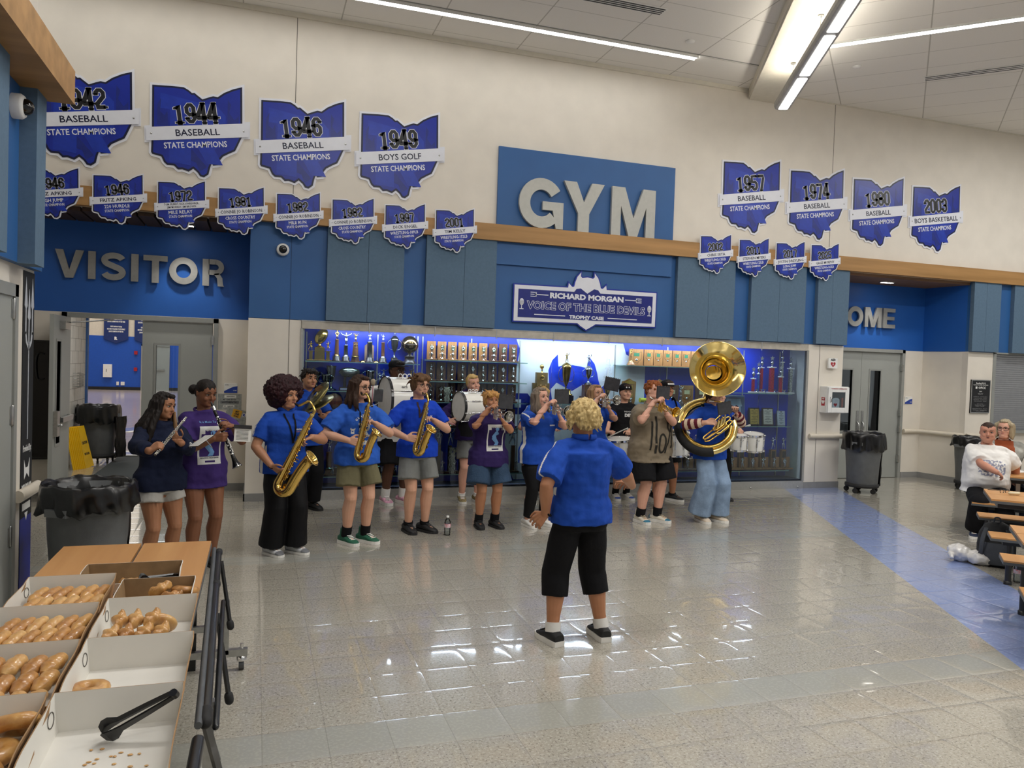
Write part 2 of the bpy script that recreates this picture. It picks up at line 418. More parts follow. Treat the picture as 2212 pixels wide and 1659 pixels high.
# ceiling: lay-in tiles in two fields that meet at 45 degrees, with a plaster soffit between
cm = bpy.data.materials.new('ceiling_tiles'); cm.use_nodes = True; nt = cm.node_tree; b = nt.nodes['Principled BSDF']; L = nt.links.new
def ceilmat(name, ang, x0, y0, tx, ty):
    global nt, L
    cm = bpy.data.materials.new(name); cm.use_nodes = True; nt = cm.node_tree; b = nt.nodes['Principled BSDF']; L = nt.links.new
    g = nd(nt, 'ShaderNodeNewGeometry'); mp = nd(nt, 'ShaderNodeMapping', vector_type='TEXTURE'); L(g.outputs['Position'], mp.inputs[0])
    mp.inputs['Location'].default_value = (x0, y0, 0); mp.inputs['Rotation'].default_value = (0, 0, ang)
    s = nd(nt, 'ShaderNodeSeparateXYZ'); L(mp.outputs[0], s.inputs[0])
    def ln(v, t, wdt):
        f = mth('FRACT', mth('ADD', mth('DIVIDE', v, t), 60.5)); return mth('LESS_THAN', mth('MULTIPLY', mth('ABSOLUTE', mth('SUBTRACT', f, .5)), t), wdt)
    a = ln(s.outputs[0], tx, .008); c = ln(s.outputs[1], ty, .006)
    f = mth('MAXIMUM', a, mth('MULTIPLY', c, .8))
    nz = nd(nt, 'ShaderNodeTexNoise'); nz.inputs['Scale'].default_value = 160; L(g.outputs['Position'], nz.inputs['Vector'])
    tile = mixc(nz.outputs[0], 'e6e3dd', 'efede8')
    L(mixc(f, tile, 'bcb9b2'), b.inputs['Base Color']); b.inputs['Roughness'].default_value = .8
    bp = nd(nt, 'ShaderNodeBump'); bp.inputs['Distance'].default_value = .004; bp.inputs['Strength'].default_value = .6
    L(mth('ADD', mth('MULTIPLY', nz.outputs[0], .15), mth('MULTIPLY', f, -.6)), bp.inputs['Height']); L(bp.outputs[0], b.inputs['Normal']); return cm
C1 = ceilmat('ceiling_tiles', 0, 4.511, -.19, 1.192, .615)
C2 = ceilmat('ceiling_tiles_turned', R(-45), 8.862, .0, 1.195, .60)
CZ = 6.215
# soffit runs from the wall at about 63 degrees towards the hall
sd = Vector((-.456, -.890, 0)); p0 = Vector((7.16, .1, 0)); p1 = p0+sd*16; off = Vector((.890, -.456, 0))*.60
q0 = p0+off+sd*-.55; q1 = p1+off
struct('ceiling', MB().prism([(-8, .1), (p0.x+.3, .1), (p1.x+.3, p1.y), (-8, p1.y)], .1, M=Matrix.Translation((0, 0, CZ))), C1)
struct('ceiling_turned', MB().prism([(q0.x-.3, .1), (17, .1), (17, -14.2), (q1.x-.3, -14.2)], .1, M=Matrix.Translation((0, 0, CZ))), C2)
M_PLASTER = mat('soffit_plaster', 'd9d4c6', .7, var=.02)
so = MB(); so.prism([(p0.x+.02, p0.y), (q0.x, q0.y), (q1.x, q1.y), (p1.x+.02, p1.y)], .25, M=Matrix.Translation((0, 0, 6.06)))
so.prism([(p0.x, p0.y), (p0.x+.07, p0.y), (p1.x+.07, p1.y), (p1.x, p1.y)], .2, M=Matrix.Translation((0, 0, 6.085)))
struct('ceiling_soffit', so, M_PLASTER)
struct('trim_45', MB().box(-8, 7.1, -.03, 0, 6.155, 6.215).box(7.6, 17, -.02, 0, 6.20, 6.215), M_PLASTER)
struct('trim_46', MB().box(-8, 6.9, -.86, -.85, 6.205, 6.216), M_FRAMEG)
# near wall on the left, with its own slate panels, blue wall and beam end
wl = MB(); wl.box(-1.80, -1.54, -4.42, -3.9, 0, 2.42); wl.box(-1.80, -1.54, -14, -4.42, 2.28, 2.42); wl.box(-1.80, -1.54, -14, -3.9, 3.6, 6.22); wl.box(-1.8, -1.54, -14, -5.55, 0, 2.28)
struct('wall_left', wl, M_CREAM)
struct('wall_left_blue', MB().box(-1.80, -1.49, -14, -3.9, 2.42, 3.6), M_BLUE)
struct('trim_10', MB().box(-1.50, -1.39, -4.51, -4.28, 2.415, 3.57).box(-1.50, -1.39, -6.4, -5.10, 2.415, 3.57), M_SLATE)
struct('trim_11', MB().box(-1.80, -1.23, -14, -4.24, 3.55, 3.775), M_OAK)
rail(47, [(-1.500, -4.36, .86), (-1.500, -3.88, .86)], .034)
struct('wall_corridor', MB().box(-8, -1.8, -4.1, -3.9, 0, 6.2), M_CREAM)
# the near door in the left wall
df = MB(); df.box(-1.57, -1.505, -4.47, -4.40, 0, 2.28); df.box(-1.57, -1.505, -5.6, -4.40, 2.20, 2.28); df.box(-1.57, -1.505, -5.6, -5.50, 0, 2.28)
d1 = struct('door_1', MB().box(-1.56, -1.52, -5.50, -4.47, .01, 2.20), M_GREYDOOR)
df.build('door_frame', M_FRAMEG, d1)
for z in (2.12, 1.42, .62):
    MB().cap((-1.515, -4.47, z-.06), (-1.515, -4.47, z+.06), .012).box(-1.522, -1.516, -4.51, -4.42, z-.06, z+.06).build('hinge', M_STEEL, d1)
# vestibule and gym behind the VISITOR doors
bw = MB(); bw.box(-3.0, -2.80, 1.0, 4.62, 0, 3.2)
struct('wall_vestibule', bw, bpy.data.materials.get('block_paint') or mat('block_paint', 'd6d4cc', .5, var=.02))
jn = MB()
for k in range(1, 15): jn.box(-2.802, -2.798, 1.0, 4.62, k*.203-.003, k*.203+.003)
for k in range(14):
    for j in range(9):
        y = 1.2+j*.406+(k % 2)*.203
        if y < 4.6: jn.box(-2.802, -2.798, y-.003, y+.003, k*.203, k*.203+.2)
struct('trim_48', jn, mat('block_joint', '9a978f', .8))
struct('trim_49', MB().box(-3.0, -2.77, 4.62, 4.72, 0, 3.2), mat('gym_trim_blue', '3f6aa8', .5))
struct('wall_vestibule_right', MB().box(.2, .4, 1.0, 4.6, 0, 3.2), M_CREAM)
struct('ceiling_vestibule', MB().box(-3.0, .4, .9, 4.7, 2.9, 3.1), M_WHITE)
struct('wall_gym_far', MB().box(-16, 4, 29.35, 29.6, 2.49, 9), mat('gym_cream', 'd5cdbd', .6, var=.02))
struct('wall_gym_far_blue', MB().box(-16, 4, 29.33, 29.6, .12, 2.49), mat('gym_blue', '1250b4', .5, var=.03))
struct('baseboard_gym', MB().box(-16, 4, 29.30, 29.34, 0, .14), M_RUBBER)
struct('wall_gym_side', MB().box(3.9, 4.0, 4.7, 29.6, 0, 9).box(-16, -15.9, 4.7, 29.6, 0, 9), M_CREAM)
struct('wall_gym_near', MB().box(-16, -3.0, 4.62, 4.75, 0, 9).box(.4, 4, 4.62, 4.75, 0, 9).box(-3, .4, 4.62, 4.75, 3.0, 9), M_CREAM)
struct('ceiling_gym', MB().box(-16, 4, 4.6, 29.6, 8.8, 9), M_WHITE)
tag(MB().box(-2.25, -.35, 1.02, 4.5, .0, .012).top('entrance_mat', mat('mat_grey', '3c4244', .95, var=.15, scale=90), 'dark grey ribbed entrance mat inside the open left double door', 'mat'))

# double doors -------------------------------------------------------
def double_door(idx, x0, x1, y, ztop):
    d = struct('door_%d' % idx, MB().box(x0-.06, x0, y-.03, y+.15, 0, ztop+.06).box(x1, x1+.06, y-.03, y+.15, 0, ztop+.06).box(x0-.06, x1+.06, y-.03, y+.15, ztop, ztop+.06), M_FRAMEG)
    return d
def leaf(parent, w, ztop, Mx, wx0, wx1, wz0=.86, wz1=1.95, handle=None):
    q = MB()
    for a in ((0, wx0, 0, ztop), (wx1, w, 0, ztop), (wx0, wx1, 0, wz0), (wx0, wx1, wz1, ztop)):
        q.box(a[0], a[1], -.022, .022, a[2]+.008 if a[2] == 0 else a[2], a[3], M=Mx)
    lf = q.build('door_leaf', M_GREYDOOR, parent)
    fr = MB()
    for a in ((wx0-.03, wx0, wz0-.03, wz1+.03), (wx1, wx1+.03, wz0-.03, wz1+.03), (wx0, wx1, wz0-.03, wz0), (wx0, wx1, wz1, wz1+.03)):
        fr.box(a[0], a[1], -.03, .03, a[2], a[3], M=Mx)
    fr.build('window_frame', M_FRAMEG, lf)
    MB().box(wx0, wx1, -.004, .004, wz0, wz1, M=Mx).build('window_pane', M_BLKGLASS, lf)
    return lf
dv = double_door(4, -2.30, -.56, .83, 2.27)
lf = leaf(dv, .86, 2.265, Matrix.Translation((-1.43, .87, 0)), .17, .44, .75)
MB().box(.03, .08, -.045, -.02, .78, 1.02, M=Matrix.Translation((-1.43, .87, 0))).build('lock_plate', M_STEEL, lf)
for z in (2.04, 1.2, .4): MB().box(-.582, -.555, .79, .84, z-.06, z+.06).build('hinge', M_STEEL, dv)
Mo = frame((-2.285, .84, 0), (0, -1, 0), (0, 0, 1)); Mo = Mo @ Matrix.Rotation(R(90), 4, 'X').inverted() if False else Matrix(((0, 1, 0, -2.285), (-1, 0, 0, .84), (0, 0, 1, 0), (0, 0, 0, 1)))
lo_ = leaf(dv, .86, 2.265, Mo, .52, .72, .72)
pb = MB(); pb.box(.08, .62, .05, .085, .97, 1.03, M=Mo); pb.box(.10, .14, .02, .06, .965, 1.035, M=Mo); pb.box(.56, .60, .02, .06, .965, 1.035, M=Mo)
pb.build('panic_bar', M_STEEL, lo_)
MB().box(.72, .84, .02, .07, .82, 1.12, M=Mo).cap(Mo @ Vector((.80, .07, .95)), Mo @ Vector((.80, .10, .95)), .02).build('lock_case', M_STEEL, lo_)
ca = MB().box(.30, .58, .02, .085, 2.10, 2.20, M=Mo); ca.tube([Mo @ Vector((.35, .09, 2.19)), Mo @ Vector((.15, .38, 2.235)), Vector((-1.78, .86, 2.255))], .010, 6); ca.build('door_closer', M_STEEL, lo_)
dh = double_door(5, 9.44, 11.20, .85, 2.285)
for (ox, w0, w1, hx) in ((9.44, .42, .68, .83), (10.32, .20, .43, .06)):
    Mx = Matrix.Translation((ox, .89, 0)); lf = leaf(dh, .875, 2.28, Mx, w0, w1)
    pl = MB().box(hx-.025, hx+.025, -.032, -.02, .83, 1.22, M=Mx); pl.tube([Mx @ Vector((hx, -.03, 1.02)), Mx @ Vector((hx, -.07, .98)), Mx @ Vector((hx, -.07, .88)), Mx @ Vector((hx, -.03, .85))], .012, 8)
    pl.build('door_pull', M_STEEL, lf)
for z in (2.02, 1.2, .9, .35): MB().box(11.185, 11.215, .81, .86, z-.06, z+.06).build('hinge', M_STEEL, dh)
struct('wall_beyond_home', MB().box(8.9, 13, 2.6, 2.7, 0, 3).box(8.9, 8.95, 1, 2.7, 0, 3).box(12.9, 13, 1, 2.7, 0, 3).box(8.9, 13, 1, 2.7, 3, 3.1), mat('block_paint', 'd6d4cc', .5))
# ================================================================ letters and signs
def stroke(mb, pts, w, depth, closed=False, mi=0):     # a ribbon of width w along 2-D points, extruded by depth
    P = [Vector((p[0], p[1], 0)) for p in pts]; n = len(P); A = []; B = []
    for i in range(n):
        if closed: t = P[(i+1) % n]-P[i-1]
        else: t = P[min(i+1, n-1)]-P[max(i-1, 0)]
        t.normalize(); nn = Vector((-t.y, t.x, 0)); A.append(P[i]+nn*w/2); B.append(P[i]-nn*w/2)
    D = Vector((0, 0, depth)); k = n if closed else n-1
    for i in range(k):
        j = (i+1) % n
        mb.add([A[i], A[j], B[j], B[i], A[i]+D, A[j]+D, B[j]+D, B[i]+D], [(0, 3, 2, 1), (4, 5, 6, 7), (0, 1, 5, 4), (3, 7, 6, 2)], mi)
    if not closed:
        for i in (0, n-1): mb.add([A[i], B[i], B[i]+D, A[i]+D], [(0, 1, 2, 3)], mi)
    return mb
def arc(cx, cy, rx, ry, a0, a1, n=18): return [(cx+rx*math.cos(R(a0+(a1-a0)*i/n)), cy+ry*math.sin(R(a0+(a1-a0)*i/n))) for i in range(n+1)]
def glyph(c, w, h, d, t=None):         # bold grotesque capital, lower-left corner at the origin
    t = t or h*.235; m = MB(); P = lambda pts: m.prism(pts, d)
    if c == 'I': P([(0, 0), (w, 0), (w, h), (0, h)])
    elif c == 'V': P([(0, h), (w*.28, h), (w*.5, h*.28), (w*.72, h), (w, h), (w*.64, 0), (w*.36, 0)])
    elif c == 'T': P([(0, h), (w, h), (w, h-t*.85), (w*.5+t*.5, h-t*.85), (w*.5+t*.5, 0), (w*.5-t*.5, 0), (w*.5-t*.5, h-t*.85), (0, h-t*.85)])
    elif c == 'H': P([(0, 0), (t, 0), (t, h*.4), (w-t, h*.4), (w-t, 0), (w, 0), (w, h), (w-t, h), (w-t, h*.4+t*.85), (t, h*.4+t*.85), (t, h), (0, h)])
    elif c == 'E': P([(0, 0), (w, 0), (w, t*.8), (t, t*.8), (t, h*.41), (w*.92, h*.41), (w*.92, h*.41+t*.75), (t, h*.41+t*.75), (t, h-t*.8), (w*.98, h-t*.8), (w*.98, h), (0, h)])
    elif c == 'Y': P([(0, h), (w*.31, h), (w*.5, h*.60), (w*.69, h), (w, h), (w*.5+t*.52, h*.37), (w*.5+t*.52, 0), (w*.5-t*.52, 0), (w*.5-t*.52, h*.37)])
    elif c == 'M': P([(0, 0), (t*.9, 0), (t*.9, h*.62), (w*.40, 0), (w*.60, 0), (w-t*.9, h*.62), (w-t*.9, 0), (w, 0), (w, h), (w*.71, h), (w*.5, h*.38), (w*.29, h), (0, h)])
    elif c == 'O': stroke(m, arc(w/2, h/2, w/2-t/2, h/2-t/2, 0, 360-11.25, 31), t, d, True)
    elif c == 'G':
        stroke(m, arc(w/2, h/2, w/2-t/2, h/2-t/2, 33, 318, 26), t*.98, d)
        m.prism([(w*.53, h*.54), (w, h*.54), (w, h*.01), (w*.84, h*.01), (w*.76, h*.37), (w*.53, h*.37)], d*.999)
    elif c == 'S':
        stroke(m, arc(w/2, h*.72, w*.5-t*.5, h*.28-t*.45, 15, 235, 18)+arc(w/2, h*.29, w*.5-t*.5, h*.29-t*.45, 62, -165, 18), t*.92, d)
    elif c == 'R':
        P([(0, 0), (t, 0), (t, h), (0, h)]); yt, yb = h-t*.40, h*.42+t*.0+t*.40; rr_ = (yt-yb)/2; m.prism([(t*.9, yt-t*.40), (w*.60, yt-t*.40), (w*.60, h), (t*.9, h)], d); m.prism([(t*.9, yb-t*.40), (w*.60, yb-t*.40), (w*.60, yb+t*.40), (t*.9, yb+t*.40)], d)
        stroke(m, arc(w*.59, (yt+yb)/2, w*.38-t*.40, rr_, 90, -90, 14), t*.80, d)
        m.prism([(w*.50, h*.46), (w*.74, h*.50), (w*.90, h*.32), (w*.94, h*.05), (w, 0), (w*.70, 0), (w*.66, h*.30)], d)
    return m
M_LETTER = mat('letter_metal', '9d9d9a', .45, .45, .03, 20)
M_LETTER2 = mat('letter_painted', 'b4b4ae', .45, .25, .02, 20)
def letters(word, xs, z0, h, y, d, m, where, skip=()):
    for i, (c, (x0, x1)) in enumerate(zip(word, xs)):
        g = glyph(c, x1-x0, h, d); q = MB().mesh(g, wallM(x0, z0, y))
        ordn = {'VISITOR': ['letter V', 'first letter I between V and S', 'letter S', 'second letter I between S and T', 'letter T', 'letter O', 'letter R'],
                'GYM': ['letter G', 'letter Y', 'letter M'], 'HOME': ['letter H', 'letter O', 'letter M', 'letter E']}[word][i]
        q.top('sign_letter', m, 'silver %s of %s %s' % (ordn, word, where), 'letter', 'letters of the word '+word, bev=.004 if c in 'VITYMEH' else 0)
letters('VISITOR', [(-2.445, -2.12), (-2.07, -1.985), (-1.925, -1.632), (-1.573, -1.487), (-1.430, -1.141), (-1.120, -.772), (-.712, -.436)], 2.765, .355, .82, .035, M_LETTER, 'on the dark blue wall')
letters('GYM', [(3.405, 4.07), (4.07, 4.697), (4.82, 5.526)], 3.775, .70, -.045, .05, M_LETTER2, 'standing on the wooden beam')
letters('HOME', [(9.48, 9.80), (9.895, 10.24), (10.279, 10.652), (10.692, 10.963)], 2.725, .355, .83, .035, M_LETTER, 'on the blue wall of the right alcove')

# state-outline champion boards
OH = [(0.0, 0.0), (0.212, 0.015), (0.344, 0.019), (0.402, -0.01), (0.435, -0.037), (0.463, -0.031), (0.495, -0.055), (0.553, -0.096), (0.623, -0.063), (0.673, -0.042), (0.723, -0.047), (0.794, 0.014), (0.895, 0.072), (1.0, 0.113), (1.012, -0.335), (1.008, -0.50), (0.985, -0.555), (0.964, -0.607), (0.936, -0.67), (0.871, -0.707), (0.8, -0.752), (0.761, -0.808), (0.752, -0.86), (0.69, -0.874), (0.675, -0.835), (0.656, -0.907), (0.64, -0.985), (0.591, -1.025), (0.547, -1.019), (0.515, -0.973), (0.468, -0.935), (0.418, -0.976), (0.347, -0.955), (0.298, -0.963), (0.255, -0.921), (0.178, -0.922), (0.143, -0.89), (0.113, -0.828), (0.016, -0.81), (0.002, -0.789), (0.006, -0.5)]
def offset(poly, d):
    n = len(poly); out = []; ar = sum(poly[i][0]*poly[(i+1) % n][1]-poly[(i+1) % n][0]*poly[i][1] for i in range(n)); s = 1 if ar < 0 else -1
    for i in range(n):
        a = Vector(poly[i-1]); b = Vector(poly[i]); c = Vector(poly[(i+1) % n]); t1 = (b-a).normalized(); t2 = (c-b).normalized()
        n1 = Vector((-t1.y, t1.x))*s; n2 = Vector((-t2.y, t2.x))*s; q = (n1+n2); q = q.normalized() if q.length > .2 else n1
        k = 1/max(.55, q.dot(n1)); out.append((b.x+q.x*d*k, b.y+q.y*d*k))
    return out
M_SBLUE = mat('sign_blue', '132b98', .35, var=.08, scale=3.5); M_SDARK = mat('sign_navy', '0c1236', .4); M_SWHITE = mat('sign_white', 'e4e6ee', .4, var=.01)
M_SMID = mat('sign_blue_shade', '182a80', .35, var=.05); M_SBLK = mat('sign_black', '15171c', .4)
RIB = [(-.058, -.505), (-.052, -.662), (1.085, -.485), (1.082, -.318)]
_a, _b, _c, _d, _m, _k = .1, .48, .1, .9, .5, .12
DIG = {'0': [[(_a+_k, _c), (_b-_k, _c), (_b, _c+_k), (_b, _d-_k), (_b-_k, _d), (_a+_k, _d), (_a, _d-_k), (_a, _c+_k), 0]], '1': [[(.10, .74), (.28, .88), (.28, 0)], [(.14, .06), (.42, .06)]],
       '2': [[(_a, .70), (_a, _d-_k), (_a+_k, _d), (_b-_k, _d), (_b, _d-_k), (_b, .60), (_a, .24), (_a, _c), (_b+.05, _c)]], '3': [[(_a, .72), (_a, _d-_k), (_a+_k, _d), (_b-_k, _d), (_b, _d-_k), (_b, .60), (_b-.08, .5), (.24, .5)], [(_b-.08, .5), (_b, .40), (_b, _c+_k), (_b-_k, _c), (_a+_k, _c), (_a, _c+_k), (_a, .28)]],
       '4': [[(.40, 0), (.40, .98)], [(.38, .96), (.05, .34), (.05, .27), (.56, .27)]], '5': [[(_b+.03, _d), (_a, _d), (_a, .56), (_b-_k, .56), (_b, .56-_k), (_b, _c+_k), (_b-_k, _c), (_a+_k, _c), (_a, _c+_k), (_a, .28)]],
       '6': [[(_b, .72), (_b, _d-_k), (_b-_k, _d), (_a+_k, _d), (_a, _d-_k), (_a, _c+_k), (_a+_k, _c), (_b-_k, _c), (_b, _c+_k), (_b, .45), (_b-_k, .56), (_a, .56)]], '7': [[(_a-.05, _d), (_b, _d), (_b, .76), (.24, 0)]],
       '8': [[(_a+_k, _m), (_b-_k, _m), (_b, _m+_k), (_b, _d-_k), (_b-_k, _d), (_a+_k, _d), (_a, _d-_k), (_a, _m+_k), 0], [(_a+_k, _c), (_b-_k, _c), (_b, _c+_k), (_b, _m-_k), (_b-_k, _m), (_a+_k, _m), (_a, _m-_k), (_a, _c+_k), 0]]}
DIG['9'] = [[(.58-x, 1-y) for x, y in DIG['6'][0]]]
def year_mb(txt, h, wd, t):
    m = MB(); k = wd/(.62*len(txt))
    for i, ch in enumerate(txt):
        for ln in DIG[ch]:
            cl = ln[-1] == 0; stroke(m, [((i*.62+.02+x)*k-wd/2, (y-.5)*h) for x, y in (ln[:-1] if cl else ln)], t*h, .001, cl)
            if not cl:
                for q in (0, -1): x, y = ln[q]; r_ = t*h*.5; cx, cy = (i*.62+.02+x)*k-wd/2, (y-.5)*h; m.prism([(cx-r_, cy-r_*.5), (cx+r_, cy-r_*.5), (cx+r_, cy+r_*.5), (cx-r_, cy+r_*.5)], .001)
    return m
def champion(x, z, wdt, year, rib, lines, lab, grp, y, cat='sign'):
    t = thing('champion_sign', lab, cat, (x, y, z), 0, grp)
    s = lambda P: [(p[0]*wdt, p[1]*wdt) for p in P]
    F = lambda dy: frame((0, dy, 0), (1, 0, 0), (0, 0, 1))
    MB().prism(s(offset(OH, .026)), .012, F(0)).prism(s(offset(RIB, .02)), .011, F(0)).build('backing', M_SWHITE, t)
    bd = MB().prism(s(OH), .003, F(-.012)); bd.build('border', M_SDARK, t)
    fc = MB().prism(s(offset(OH, -.022)), .002, F(-.015), 0)
    # tone-on-tone mark printed across the face
    for P in ([(.09, -.08), (.5, -.14), (.70, -.14), (.82, -.26), (.82, -.60), (.70, -.68), (.80, -.86), (.62, -.86), (.50, -.66), (.44, -.70), (.44, -.90), (.20, -.88), (.20, -.26), (.09, -.26)],):
        fc.prism(s(P), .0012, F(-.0165), 1)
    for P in ([(.06, -.22), (.10, -.14), (.09, -.3), (.14, -.34), (.17, -.28), (.18, -.46), (.06, -.46)], [(.84, -.06), (.88, -.12), (.86, -.22), (.92, -.3), (.97, -.24), (.97, -.44), (.84, -.40)], [(.44, -.70), (.62, -.90), (.54, -.96), (.50, -.86), (.44, -.84)]):
        fc.prism(s(P), .0016, F(-.0165), 2)
    fc.build('face', [M_SBLUE, mat('sign_blue_light', '1a38a8', .35), M_SMID], t)
    rb = MB().prism(s(RIB), .004, F(-.0185)); rb.build('ribbon', M_SWHITE, t)
    ang = math.atan2(.165, 1.14); rr = Matrix.Rotation(ang, 4, 'Z')
    def put(txt, cx, cz, h, w_, m, nm, dy=-.0185, bold=.02, halo=None):
        big = wdt > .8
        Mx = F(dy) @ Matrix.Translation((cx*wdt, cz*wdt, 0)) @ rr
        if halo: MB().mesh(text_mb(txt, h*wdt*1.0, w_*wdt*1.02, .001, bold+.032, res=1 if not big else 2), Mx).build('outline', halo, t)
        Mx2 = F(dy-(.0012 if halo else 0)) @ Matrix.Translation((cx*wdt, cz*wdt, 0)) @ rr
        return MB().mesh(text_mb(txt, h*wdt, w_*wdt, .001, bold, res=1 if not big else 2), Mx2).build(nm, m, t)
    Yx = lambda dy: F(dy) @ Matrix.Translation((.485*wdt, -.272*wdt, 0)) @ rr
    MB().mesh(year_mb(year, .245*wdt, .50*wdt, .245), Yx(-.0182)).build('outline', M_SWHITE, t); MB().mesh(year_mb(year, .245*wdt, .50*wdt, .185), Yx(-.0194)).build('year', M_SBLK, t)
    if isinstance(rib, tuple):
        put(rib[0], .51, -.455, .05, .76, M_SDARK, 'name', -.0228, .01); put(rib[1], .51, -.525, .05, .62, M_SDARK, 'name', -.0228, .01)
    else: put(rib, .51, -.495, .082, min(.94, .062*len(rib)), M_SDARK, 'name', -.0228, .012)
    for (tx, cz, h, w_) in lines: put(tx, .49, cz, h, w_, M_SWHITE, 'lettering', -.0185, .018)
    for sx_ in (.0, 1.03): MB().lathe([(.012*wdt, 0), (.009*wdt, .004), (.002, .006)], (sx_*wdt, -.0225, (-.57+.145*sx_)*wdt), Matrix.Rotation(R(90), 3, 'X'), 8).build('screw', M_STEEL, t)
    return t
BL_ = [('STATE CHAMPIONS', -.645, .075, .71)]
for (x, z, yr, sp) in [(-2.51, 5.075, '1942', 'BASEBALL'), (-1.268, 5.072, '1944', 'BASEBALL'), (-.02, 5.063, '1946', 'BASEBALL'), (1.225, 5.062, '1949', 'BOYS GOLF'), (6.713, 5.06, '1957', 'BASEBALL'), (7.944, 5.057, '1974', 'BASEBALL'), (9.177, 5.057, '1980', 'BASEBALL'), (10.413, 5.06, '2003', 'BOYS BASKETBALL')]:
    champion(x, z, 1.018, yr, sp, BL_, 'large blue state shaped board reading %s %s on the cream wall' % (yr, sp.lower()), 'large champion boards on the upper wall', 0)
for (x, z, yr, nm, ev) in [(-2.54, 3.905, '1946', 'FRITZ APKING', 'HIGH JUMP'), (-1.861, 3.903, '1946', 'FRITZ APKING', '220 HURDLE'), (-1.169, 3.898, '1972', ('TOM GILBERT, RICK JOHNSON JR.,', 'JIM MURRAY, JIM BROWN'), 'MILE RELAY'), (-.487, 3.893, '1981', 'CONNIE JO ROBINSON', 'CROSS COUNTRY'), (.195, 3.893, '1982', 'CONNIE JO ROBINSON', 'MILE RUN'), (.877, 3.888, '1982', 'CONNIE JO ROBINSON', 'CROSS COUNTRY'), (1.556, 3.882, '1997', 'DICK ENGEL', 'WRESTLING-189LB'), (2.232, 3.88, '2001', 'TIM KELLY', 'WRESTLING-152LB'),
                       (6.302, 3.873, '2002', 'CHRIS SETA', 'WRESTLING-135LB'), (6.983, 3.873, '2011', 'STEPHEN MYERS', 'WRESTLING-125LB'), (7.656, 3.876, '2017', 'JUSTIN DREYLING', 'LONG JUMP'), (8.317, 3.90, '2025', 'GAGE MURPHY', 'WRESTLING-165LB')]:
    champion(x, z, .52, yr, nm, [(ev, -.645, .082, min(.72, .052*len(ev))), ('STATE CHAMPION', -.745, .062, .50)], 'small blue state shaped board reading %s %s hung across the wooden beam' % (yr, ev.lower()), 'small champion boards along the beam', -.106)

# trophy case title board
t = thing('trophy_case_sign', 'wide navy board with white frame and horned mask above the trophy case', 'sign', (4.505, -.04, 2.395))
ox, oz = 4.505, 2.395
def Q(pts): return [(x-ox, z-oz) for x, z in pts]
fr0 = [(3.397, 2.97), (4.205, 2.975), (4.214, 3.04), (4.265, 2.99), (4.30, 2.995), (4.315, 3.06), (4.345, 3.14), (4.40, 3.205), (4.395, 3.15), (4.42, 3.125), (4.50, 3.14), (4.59, 3.125), (4.615, 3.15), (4.612, 3.205), (4.668, 3.14), (4.70, 3.06), (4.715, 2.995), (4.75, 2.99), (4.80, 3.04), (4.81, 2.978), (5.624, 2.98), (5.618, 2.478), (4.655, 2.474), (4.60, 2.44), (4.506, 2.385), (4.41, 2.44), (4.37, 2.474), (3.397, 2.466)]
MB().prism(Q(offset(fr0, .018)), .02, frame((0, .02, 0), (1, 0, 0), (0, 0, 1))).build('backing', M_SBLUE, t)
MB().prism(Q(fr0), .006, frame((0, 0, 0), (1, 0, 0), (0, 0, 1))).build('frame', M_SWHITE, t)
fm_ = MB(); Fp = frame((0, -.006, 0), (1, 0, 0), (0, 0, 1))
fm_.prism(Q([(3.455, 2.915), (4.30, 2.92), (4.335, 2.965), (4.40, 2.975), (4.505, 2.905), (4.61, 2.975), (4.675, 2.965), (4.71, 2.92), (5.565, 2.925), (5.56, 2.525), (4.54, 2.523), (4.505, 2.545), (4.47, 2.523), (3.455, 2.52)]), .003, Fp)
fm_.build('panel', M_SDARK if False else mat('sign_royal', '101f78', .4), t)
def sgn(txt, cx, cz, h, w_, m, nm, dy, bold): MB().mesh(text_mb(txt, h, w_, .0015, bold), frame((cx-ox, dy, cz-oz), (1, 0, 0), (0, 0, 1))).build(nm, m, t)
sgn('RICHARD MORGAN', 4.507, 2.852, .085, 1.155, M_SWHITE, 'lettering', -.009, .05)
sgn('VOICE OF THE BLUE DEVILS', 4.512, 2.702, .125, 1.86, M_SWHITE, 'lettering', -.009, .055); sgn('VOICE OF THE BLUE DEVILS', 4.512, 2.702, .115, 1.84, mat('sign_royal', '101f78'), 'lettering_fill', -.0106, .012)
sgn('TROPHY CASE', 4.505, 2.562, .055, .545, M_SWHITE, 'lettering', -.009, .05)
for x0, x1 in ((3.70, 4.17), (4.84, 5.314)): MB().box(x0-ox, x1-ox, -.0105, -.009, 2.562-oz, 2.574-oz).build('rule_ornament', M_SWHITE, t)
for sgn_, x0, x1 in ((1, 3.635, 3.905), (-1, 5.38, 5.11)):
    dc = MB(); dc.box(min(x0, x1)-ox+.06, max(x0, x1)-ox-.06*0, -.0105, -.009, 2.843-oz, 2.855-oz) if sgn_ == 1 else dc.box(min(x0, x1)-ox, max(x0, x1)-ox-.06, -.0105, -.009, 2.843-oz, 2.855-oz)
    for dz in (-.028, 0, .028):
        xa = x0-ox; dc.box(min(xa, xa+sgn_*.085), max(xa, xa+sgn_*.085), -.0105, -.009, 2.849+dz-.005-oz, 2.849+dz+.005-oz)
    xb = x0-ox+sgn_*.085; dc.box(xb-.006, xb+.006, -.0105, -.009, 2.815-oz, 2.883-oz); dc.build('fork_ornament', M_SWHITE, t)
